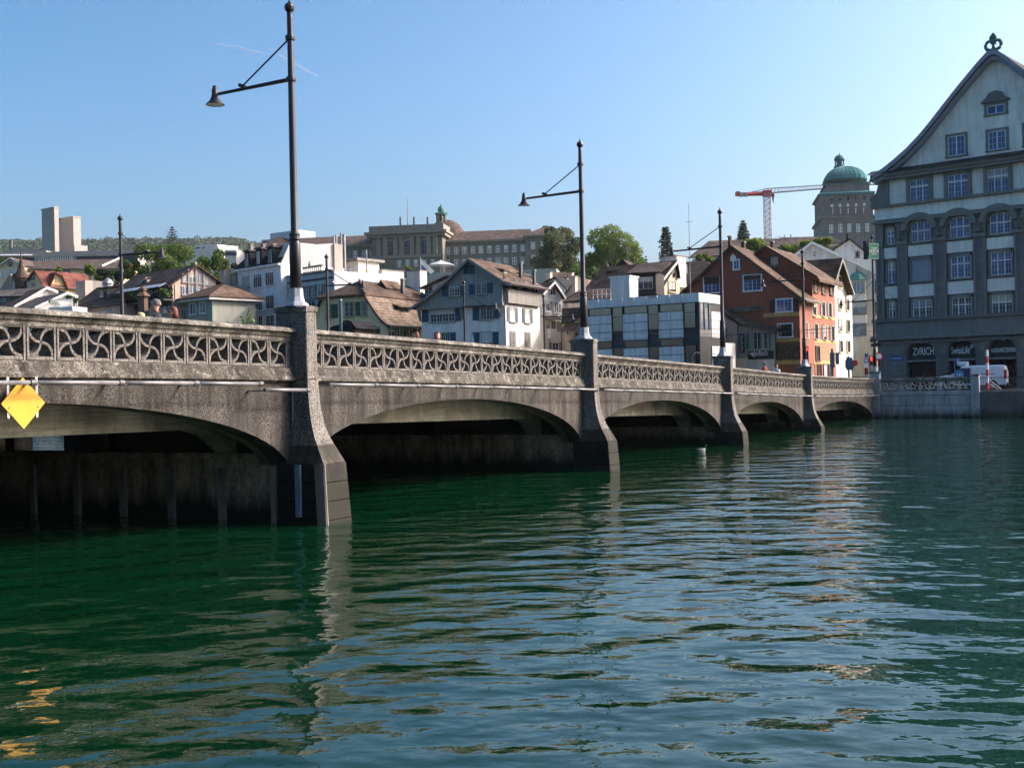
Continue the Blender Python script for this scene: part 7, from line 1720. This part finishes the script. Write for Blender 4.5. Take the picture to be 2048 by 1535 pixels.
person(876, 664, 1.74, (-.2, -1), 'coat_dark', 'hair_auburn', 'auburn haired person facing the river in front of the boarded house', longhair=True)
person(833, 664, 1.74, LFT, 'coat_red', 'hair_auburn', 'red haired person before the brown windows of the yellow house', longhair=True)
person(1530, 724, 1.72, (-.7, .7), 'coat_red', 'hair_grey', 'thin haired person in a dark red jacket near the fourth lamp', bald=True)
person(1553, 728, 1.7, (.7, .7), 'coat_white', 'hair_dark', 'dark haired person in a white jacket near the fourth lamp')

# ================================================================ van on the quay
paint('van_paint', (.60, .64, .70), .3, .03, .03); paint('logo_blue', (.03, .25, .45), .4, .05, 0); paint('navy', (.02, .03, .07), .4, .05, 0); paint('rubber', (.012, .012, .012), .9, .1, 0); paint('tail_red', (.40, .01, .01), .3, .05, 0)
VF = Fr(QF.pt(0, -5.2, 0), QF.u, QF.n); gv = 1.905
v0 = VF.hit(*z7(805, 800))[0]; v1 = VF.hit(*z7(1800, 800))[0]; VL = v1 - v0; HV = VF.hit(*z7(1500, 640))[1] - gv
van = thing('delivery_van', VF.pt((v0 + v1) / 2, 0, gv), 'white delivery van with blue round logo parked on the quay', 'van')
P = [(0.0, .45), (.0, .95), (.03, 1.15), (.17, 1.35), (.30, 1.9 / 2.6 * HV), (.36, HV * .97), (.40, HV), (.93, HV), (.975, HV * .96), (1.0, HV * .72), (1.0, .45)]
pp = [(v0 + x * VL if x <= 1 else v1, gv + z) for x, z in P]
mb = MB(); wv_ = 2.0
rows = []
for b, k in ((0.0, .93), (-.1, 1.0), (-wv_ + .1, 1.0), (-wv_, .93)):
    cz = gv + .45; ca = (v0 + v1) / 2; rows.append([VF.pt(ca + (a - ca) * (.992 if k < 1 else 1), b, cz + (z - cz) * k) for a, z in pp])
body = mb.ring(rows).build('body', 'van_paint', van)
def vx(u): return v0 + u * VL
MB().prism(VF, [(vx(.06), gv + 1.3), (vx(.22), gv + 1.3), (vx(.22), gv + HV * .76), (vx(.165), gv + HV * .74)], .002, .03).build('side_window', 'glass_dark', body)
MB().add([VF.pt(vx(.175), -.12, gv + 1.42), VF.pt(vx(.285), -.12, gv + HV * .76), VF.pt(vx(.285), -wv_ + .12, gv + HV * .76), VF.pt(vx(.175), -wv_ + .12, gv + 1.42)], [(0, 1, 2, 3)]).build('windscreen', 'glass_dark', body)
for u in (.16, .79):
    wl = MB(); n = 20
    wl.prism(VF, [(vx(u) + .36 * math.cos(2 * math.pi * i / n), gv + .36 + .36 * math.sin(2 * math.pi * i / n)) for i in range(n)], .03, -.2); w_ = wl.build('wheel', 'rubber', van)
    MB().prism(VF, [(vx(u) + .21 * math.cos(2 * math.pi * i / n), gv + .36 + .21 * math.sin(2 * math.pi * i / n)) for i in range(n)], .031, .05).build('hub_cap', 'galvanised', w_)
    MB().prism(VF, [(vx(u) + .45 * math.cos(math.pi * i / 12), gv + .40 + .45 * math.sin(math.pi * i / 12)) for i in range(13)], .002, .012).build('wheel_arch', 'rubber', van)
MB().box(VF, vx(.275), vx(.49), .001, .014, gv + .6, gv + HV * .90).build('dark_panel', 'navy', body)
lg_ = MB().prism(VF, [(vx(.33) + .36 * math.cos(2 * math.pi * i / 24), gv + HV * .66 + .36 * math.sin(2 * math.pi * i / 24)) for i in range(24)], .015, .024).build('round_logo', 'logo_blue', body)
MB().box(VF, vx(.30), vx(.31), .025, .03, gv + HV * .6, gv + HV * .7).box(VF, vx(.33), vx(.34), .025, .03, gv + HV * .58, gv + HV * .72).box(VF, vx(.355), vx(.365), .025, .03, gv + HV * .62, gv + HV * .7).build('logo_mark', 'white_paint', lg_)
for u in (.255, .50, .74): MB().box(VF, vx(u), vx(u) + .02, .001, .008, gv + .5, gv + HV * .9).build('panel_gap', 'rubber', body)
MB().box(VF, vx(.55), vx(.84), .001, .008, gv + 1.28, gv + 1.33).build('side_script', 'navy', body)
MB().box(VF, vx(.965), vx(1.0) + .01, -.25, .012, gv + .9, gv + 1.6).build('tail_light', 'tail_red', van)
MB().box(VF, v1 + .001, v1 + .09, -wv_ + .1, -.1, gv + .4, gv + .6).build('bumper', 'rubber', van); MB().box(VF, v0 - .08, v0 + .06, -wv_ + .1, -.1, gv + .4, gv + .75).build('bumper', 'rubber', van)
MB().box(VF, v0 - .02, v0 + .12, -.35, -.08, gv + .85, gv + 1.05).build('headlight', 'glass_pale', van)
rb = MB().box(VF, vx(.29), vx(.44), -1.6, -.5, gv + HV, gv + HV + .34).build('roof_unit', 'van_paint', van, bev=.06)
MB().box(VF, vx(.20), vx(.215), .0, .18, gv + 1.35, gv + 1.65).build('mirror', 'rubber', van)
# striped pole
pa, pz = QF.hit(*z7(1520, 420), -2.2); pz0 = 2.02
st = thing('striped_pole', QF.pt(pa, -2.2, pz0), 'red and white striped pole with brace on the quay before the van', 'pole')
nst = 6; hp = pz - pz0
for i in range(nst): MB().lathe(QF.pt(pa, -2.2, pz0), [(.10, hp * i / nst + .002), (.10, hp * (i + 1) / nst - .002)], 10).build('pole_section', 'white_paint' if i in (1, 3, 5) else 'red_paint', st)
for q in (0, .25): MB().tube([QF.pt(pa + .1, -2.2, pz0 + .75 - q), QF.pt(pa + .95 - q, -2.2, pz0 + .02)], .035, 6).build('brace', 'white_paint', st)
# info sign behind the van
fa, fz = RB.hit(*z7(1110, 570), 3); fb = RB.hit(*z7(1110, 535), 3)[1]
o = thing('parking_sign', RB.pt(fa - .2, 3, 1.9), 'small blue and white parking sign behind the van', 'sign'); MB().tube([RB.pt(fa - .3, 3, 1.9), RB.pt(fa - .3, 3, fb)], .04, 6).build('post', 'galvanised', o); pl_ = MB().box(RB, fa - .2, fa + .2, 2.98, 3.02, fz - .45, fb).build('plate', 'blue_paint', o); text_mesh('lettering', 'P', .5, 'white_paint', pl_, RB, fa, fz - .2, 3.03)

# ================================================================ street furniture at the bridge end
def gp(px, py, d): return at(px, py, d)
def pole(o, x, y, z0, z1_, r=.05, mat='dark_steel'): return MB().lathe((x, y, 0), [(r, z0), (r, z1_), (r * .4, z1_ + .05)], 8).build('post', mat, o)
def emat(name, c, s):
    m, t, b = nt(name); b.inputs['Base Color'].default_value = (*c, 1); b.inputs['Emission Color'].default_value = (*c, 1); b.inputs['Emission Strength'].default_value = s
emat('red_signal', (1, .04, .02), 2.5)
def box_at(o, name, Z, x0, y0, x1, y1, d, mat, th=.25, parent=None):
    p, q = at(*Z(x0, y0), d), at(*Z(x1, y1), d); return MB().box(WF, p.x, q.x, d, d + th, q.z, p.z).build(name, mat, parent or o)
d = 88.0
q = at(*zE(1230, 1200), d); o = thing('traffic_light', Vector((q.x, d, 1.9)), 'traffic light showing red beside the fourth lamp', 'traffic light', 'traffic lights at the bridge end')
pole(o, q.x, d + .3, 1.9, at(*zE(1245, 1125), d).z); hd = box_at(o, 'signal_head', zE, 1207, 1140, 1252, 1275, d, 'black_paint')
for y in (1165, 1205, 1245):
    c = at(*zE(1228, y), d); MB().prism(WF, [(c.x + .13 * math.cos(2 * math.pi * i / 14), c.z + .13 * math.sin(2 * math.pi * i / 14)) for i in range(14)], d - .02, d - .001).build('lens', 'red_signal' if y == 1165 else 'glass_dark', hd)
pl_ = box_at(o, 'sign_plate', zE, 1208, 1278, 1254, 1312, d, 'white_paint', .04); c = at(*zE(1230, 1295), d); MB().prism(WF, [(c.x - .12, c.z - .1), (c.x - .05, c.z - .1), (c.x, c.z + .08), (c.x + .05, c.z - .1), (c.x + .12, c.z - .1), (c.x, c.z + .18)], d - .012, d - .002).build('arrow', 'black_paint', pl_)
d = 96.0
q = at(*zE(1472, 1200), d); o = thing('signal_mast', Vector((q.x, d, 1.9)), 'backs of two traffic signals on a blue grey mast before the orange wall', 'traffic light', 'traffic lights at the bridge end')
pole(o, q.x + .0, d + .3, 1.9, at(*zE(1472, 1165), d).z, .09, 'steel_blue'); box_at(o, 'signal_back', zE, 1450, 1195, 1488, 1330, d, 'steel_blue', .25); box_at(o, 'signal_back', zE, 1500, 1195, 1528, 1300, d, 'steel_blue', .25)
q = at(*zE(1622, 1290), d); o = thing('sign_cluster', Vector((q.x, d, 1.9)), 'blue signal box and sign backs on a post before the white narrow house', 'traffic light', 'traffic lights at the bridge end')
pole(o, q.x, d + .3, 1.9, at(*zE(1622, 1230), d).z, .08, 'steel_blue'); box_at(o, 'signal_back', zE, 1598, 1240, 1650, 1352, d, 'steel_blue', .3); box_at(o, 'side_hood', zE, 1586, 1262, 1597, 1335, d, 'steel_blue', .2); box_at(o, 'side_hood', zE, 1651, 1262, 1662, 1335, d, 'steel_blue', .2)
c = at(*zE(1672, 1290), d); MB().prism(WF, [(c.x + .25 * math.cos(2 * math.pi * i / 16), c.z + .25 * math.sin(2 * math.pi * i / 16)) for i in range(16)], d + .1, d + .13).build('round_sign', 'red_paint', o)
q = at(*zE(1772, 1300), d); o = thing('sticker_post', Vector((q.x, d, 1.9)), 'sign post covered in blue and white plates left of the last lamp', 'sign'); pole(o, q.x, d + .2, 1.9, at(*zE(1772, 1205), d).z, .06, 'galvanised')
for y0, y1, mt in ((1205, 1235, 'blue_paint'), (1240, 1290, 'white_paint'), (1295, 1330, 'white_paint'), (1335, 1395, 'coat_red')): box_at(o, 'plate', zE, 1757, y0, 1788, y1, d, mt, .06)
c = at(*zE(1772, 1265), d); MB().tube([Vector((c.x + .17 * math.cos(t_), d - .02, c.z + .17 * math.sin(t_))) for t_ in [k * math.pi / 8 for k in range(17)]], .035, 4).build('ring_mark', 'blue_paint', o)
d = 92.6
q = at(*zE(1815, 1250), d); o = thing('pedestrian_light', Vector((q.x, d, 1.9)), 'black pedestrian light with red lens beside the last lamp', 'traffic light', 'traffic lights at the bridge end'); pole(o, q.x, d + .3, 1.9, at(*zE(1815, 1225), d).z, .05); hd = box_at(o, 'signal_head', zE, 1803, 1225, 1832, 1310, d, 'black_paint'); c = at(*zE(1817, 1252), d); MB().prism(WF, [(c.x - .06, c.z - .16), (c.x + .06, c.z - .16), (c.x + .06, c.z + .16), (c.x - .06, c.z + .16)], d - .02, d - .001).build('lens', 'red_signal', hd)
q = at(*zE(1888, 1230), 94); o = thing('round_sign', Vector((q.x, 94.2, 1.9)), 'round red and white traffic sign right of the last lamp', 'sign'); pole(o, q.x, 94.3, 1.9, q.z + .3, .04, 'galvanised')
for r_, mt, y in ((.33, 'red_paint', 94.1), (.22, 'white_paint', 94.07)): MB().prism(WF, [(q.x + r_ * math.cos(2 * math.pi * i / 20), q.z + r_ * math.sin(2 * math.pi * i / 20)) for i in range(20)], y, y + .025).build('disc', mt, o)
box_at(o, 'plate', zE, 1880, 1250, 1900, 1320, 94, 'coat_red', .05)
# green exit sign on the last mast
ef = front(zE(1798, 0)[0], 91.6, 18); c0 = ef.hit(*zE(1800, 275)); c1 = ef.hit(*zE(1882, 285)); zm_ = (c0[1] + c1[1]) / 2; hh2 = (ef.hit(*zE(1840, 212))[1] - ef.hit(*zE(1840, 352))[1]) / 2
o = thing('exit_sign', ef.pt((c0[0] + c1[0]) / 2, 0, zm_ - hh2), 'green EXIT sign with arrows high on the last lamp mast', 'sign')
bd_ = MB().box(ef, c0[0], c1[0], -.06, 0, zm_ - hh2, zm_ + hh2).build('board', 'exit_green', o); am = (c0[0] + c1[0]) / 2; wE = c1[0] - c0[0]
mb = MB()
for z0, z1_ in ((zm_ - hh2, zm_ - hh2 + .025), (zm_ + hh2 - .025, zm_ + hh2)): mb.box(ef, c0[0], c1[0], .001, .012, z0, z1_)
for a0 in (c0[0], c1[0] - .02): mb.box(ef, a0, a0 + .02, .001, .0125, zm_ - hh2 + .025, zm_ + hh2 - .025)
mb.build('border', 'white_paint', bd_)
text_mesh('lettering', 'EXIT', .80, 'white_paint', bd_, ef, am, zm_ - .28, .012, width=wE * .56)
for sx in (-1, 1): MB().prism(ef, [(am + sx * wE * .46, zm_), (am + sx * wE * .38, zm_ + .12), (am + sx * wE * .38, zm_ + .04), (am + sx * wE * .31, zm_ + .04), (am + sx * wE * .31, zm_ - .04), (am + sx * wE * .38, zm_ - .04), (am + sx * wE * .38, zm_ - .12)], .002, .012).build('arrow', 'white_paint', bd_)
MB().box(ef, c0[0] - .2, c0[0] - .02, -.5, -.1, zm_ - .6, zm_ + .8).build('control_box', 'dark_wood', o); MB().box(ef, am - .5, am + .5, -.35, -.06, zm_ - .1, zm_ + .1).build('bracket', 'dark_steel', o)
# direction plates on the last mast
for y0, nm in ((1088, 'upper'), (1128, 'lower')):
    p, q = at(*zE(1806 if nm == 'upper' else 1815, y0 - 12), 92.0), at(*zE(1868 if nm == 'upper' else 1905, y0 + 12), 92.0)
    tag(MB().box(WF, p.x, q.x, 92.0, 92.06, q.z, p.z).build('direction_sign', 'black_paint', loc=(p.x, 92, q.z)), 'dark direction plate on the last mast, %s of the two' % nm, 'sign')
# overhead wires
def wire(p, q, sag, label, r=.016):
    pts = [p.lerp(q, i / 12) - Vector((0, 0, sag * 4 * (i / 12) * (1 - i / 12))) for i in range(13)]
    tag(MB().tube(pts, r, 4).build('overhead_wire', 'dark_steel', loc=p), label, 'wire', 'overhead tram wires')
wire(at(*zE(1890, 1000), 106), at(*zE(-650, 1010), 106), .2, 'upper overhead wire passing the panel building')
wire(at(*zE(1890, 945), 105), at(*zE(-650, 1075), 107), .2, 'middle overhead wire crossing the red house')
wire(at(*zE(1890, 925), 104), at(*zE(-900, 1110), 110), .3, 'lowest overhead wire before the boarded house')
wire(at(*zE(1845, 600), 92), at(*z8(380, 830), 106), .0, 'thin stay wire from the last mast to the corner building')
wire(at(*zE(1845, 560), 92), at(*z8(480, 1335), 106), .15, 'slack stay wire low before the corner building')
# blue vent pipe and kiosk roof before the yellow house
p = at(*z3(475, 1380), 116); q = at(*z3(472, 905), 116); o = thing('blue_vent_pipe', Vector((p.x, 116, 1.9)), 'blue grey steel pipe standing before the yellow house', 'pipe')
MB().lathe((p.x, 116, 0), [(.15, 1.9), (.15, q.z - .2), (.17, q.z - .18), (.17, q.z)], 12).build('pipe', 'blue_plate', o, smooth=True); MB().lathe((p.x, 116, 0), [(.28, 1.88), (.28, 1.95)], 12).build('foot', 'dark_steel', o)
kf = front(z3(260, 0)[0], 122, -28); ka = kf.hit(*z3(710, 1350))[0]; o = house('kiosk', kf, ka / 2, 'small kiosk with dark bell shaped roof before the yellow house', 'kiosk')
prof = HP(kf, z3, [(255, 1368), (360, 1315), (470, 1290), (510, 1238), (570, 1225), (630, 1245), (665, 1290), (712, 1345)]); MB().prism(kf, [(prof[0][0], prof[0][1] - .1)] + prof + [(prof[-1][0], prof[0][1] - .1)], 0, -4).build('roof', 'tile_slate', o); MB().box(kf, .5, ka - .4, -3.7, -.3, 1.8, prof[0][1]).build('wall', 'brown_wood', o)
# light blue pennant near the boarded house
p = at(*z4(920, 1250), 118); o = thing('pennant', Vector((p.x, 118, 1.9)), 'pale blue furled flag before the boarded house', 'flag'); MB().tube([(p.x - .1, 118, 1.9), (p.x - .1, 118, at(*z4(915, 1120), 118).z)], .03, 6).build('pole', 'dark_steel', o); zt_ = at(*z4(920, 1160), 118).z
MB().ring([[Vector((p.x + dx - w_, 118 - .05, z)), Vector((p.x + dx + w_, 118 - .05, z)), Vector((p.x + dx + w_, 118.05, z)), Vector((p.x + dx - w_, 118.05, z))] for dx, w_, z in ((-.05, .04, zt_), (0, .09, zt_ - .5), (.02, .12, zt_ - 1.0), (.03, .1, zt_ - 1.6))]).build('cloth', 'sky_plaster', o)
# round hoop sign behind the parapet by the third lamp
p = at(*zD(1418, 1345), 66); o = thing('hoop_sign', Vector((p.x, 66, T(40) - 1.0)), 'round road sign seen edge on behind the third lamp pillar', 'sign'); MB().tube([p + Vector((.28 * math.cos(t_), .15 * math.cos(t_), .38 * math.sin(t_))) for t_ in [k * math.pi / 10 for k in range(21)]], .014, 6).build('rim', 'grey_trim', o); MB().tube([Vector((p.x, 66, T(40) - 1.0)), p - Vector((0, 0, .38))], .03, 6).build('post', 'galvanised', o)

# ================================================================ water bird
paint('feather_white', (.42, .42, .40), .7, .08, 0); paint('feather_dark', (.05, .04, .035), .7, .2, 0)
bp = at(1403, 901, 1); kb = CAMH / (CAMH - bp.z); bp = Vector((bp.x * kb, kb, 0)); o = thing('water_bird', bp, 'small white breasted water bird swimming before the third arch', 'bird')
def bod(pts, n=10): return [[bp + .82 * Vector((x, ry * math.cos(2 * math.pi * i / n), z + rz * math.sin(2 * math.pi * i / n))) for i in range(n)] for x, z, ry, rz in pts]
MB().ring(bod([(-.30, .10, .01, .01), (-.24, .09, .05, .03), (-.15, .06, .10, .07), (-.02, .04, .13, .10), (.10, .04, .12, .10), (.18, .06, .08, .08), (.215, .11, .045, .05), (.222, .17, .035, .035), (.218, .23, .033, .033), (.225, .275, .037, .037), (.245, .30, .03, .03), (.265, .30, .012, .014)])).build('body', 'feather_white', o, smooth=True)
MB().ring(bod([(-.28, .125, .01, .01), (-.18, .12, .07, .04), (-.02, .115, .10, .045), (.10, .105, .085, .04), (.16, .09, .02, .02)])).build('back_feathers', 'feather_dark', o, smooth=True)
MB().ring(bod([(.195, .27, .02, .02), (.215, .292, .042, .04), (.245, .305, .036, .036), (.26, .315, .01, .01)])).build('head_cap', 'feather_dark', o, smooth=True); MB().ring(bod([(.26, .297, .012, .012), (.33, .288, .003, .003)], 6)).build('beak', 'yellow_trim', o)

# ================================================================ contrails high in the sky
m, t, b = nt('contrail_vapour')
b.inputs['Base Color'].default_value = (.9, .9, .9, 1); b.inputs['Roughness'].default_value = 1; tr = N(t, 'BsdfTransparent'); ms = N(t, 'MixShader')
al = ramp(t, noise(t, coords(t), .004, 4), [(.3, g3(.04)), (.7, g3(.26))]); L(t, al, ms.inputs[0]); L(t, tr.outputs[0], ms.inputs[1]); L(t, b.outputs[0], ms.inputs[2]); L(t, ms.outputs[0], t.nodes['Material Output'].inputs[0])
for pts, lab in (([(430, 86), (480, 97), (535, 109)], 'faint white contrail pointing at the nearest lamp arm'), ([(532, 95), (580, 122), (635, 153)], 'faint white contrail crossing behind the nearest lamp pole')):
    p_ = [at(x, y, 9000) for x, y in pts]; tag(MB().tube(p_, [5, 12, 5], 6).build('contrail', 'contrail_vapour', loc=p_[1]), lab, 'contrail', 'contrails in the sky')

# ================================================================ near bank behind the viewer (seen only in reflections)
struct(MB().add([(-400, -60.2, .9), (400, -60.2, .9), (400, -10, .9), (60, -10, .9), (30, -14, .9), (-40, -14, .9), (-400, -10, .9)], [(0, 1, 2, 3, 4, 5, 6)]).build('near_bank', 'meadow'))
struct(MB().add([(-400, -400, 2.0), (400, -400, 2.0), (400, -60, .9), (-400, -60, .9)], [(0, 1, 2, 3)]).build('near_bank_slope', 'meadow'))
bk = []
for i, x in enumerate((-60, -38, -16, 6, 28, 50, 74)): bk += [(x + rng.normal() * 4, -34 + (i % 3) * 5 + rng.normal() * 4, 9.5 + rng.normal() * 3.0, 4.2, 3.6) for _ in range(12)]
C = crown_points(bk, 24000); A, B = leaves(C, .34)
tag(quads_mesh('near_bank_foliage', C, A, B, 'leaf_mid', None), 'mass of foliage on the near bank, mirrored in the panel building windows', 'foliage', kind='stuff')

# ================================================================ thin summer haze
m = bpy.data.materials.new('haze_air'); m.use_nodes = True; t = m.node_tree; t.nodes.clear(); MATS['haze_air'] = m
try: m.cycles.homogeneous_volume = True
except Exception: pass
pv = t.nodes.new('ShaderNodeVolumePrincipled'); pv.inputs['Color'].default_value = (.80, .90, 1.0, 1); pv.inputs['Density'].default_value = 0.000045; pv.inputs['Anisotropy'].default_value = 0.2
ot = t.nodes.new('ShaderNodeOutputMaterial'); t.links.new(pv.outputs[0], ot.inputs['Volume'])
hz = MB().box(WF, -12500, 12500, -420, 11000, -2.5, 320).build('haze', 'haze_air'); hz['kind'] = 'stuff'; hz['label'] = 'thin blue summer haze over the whole town'
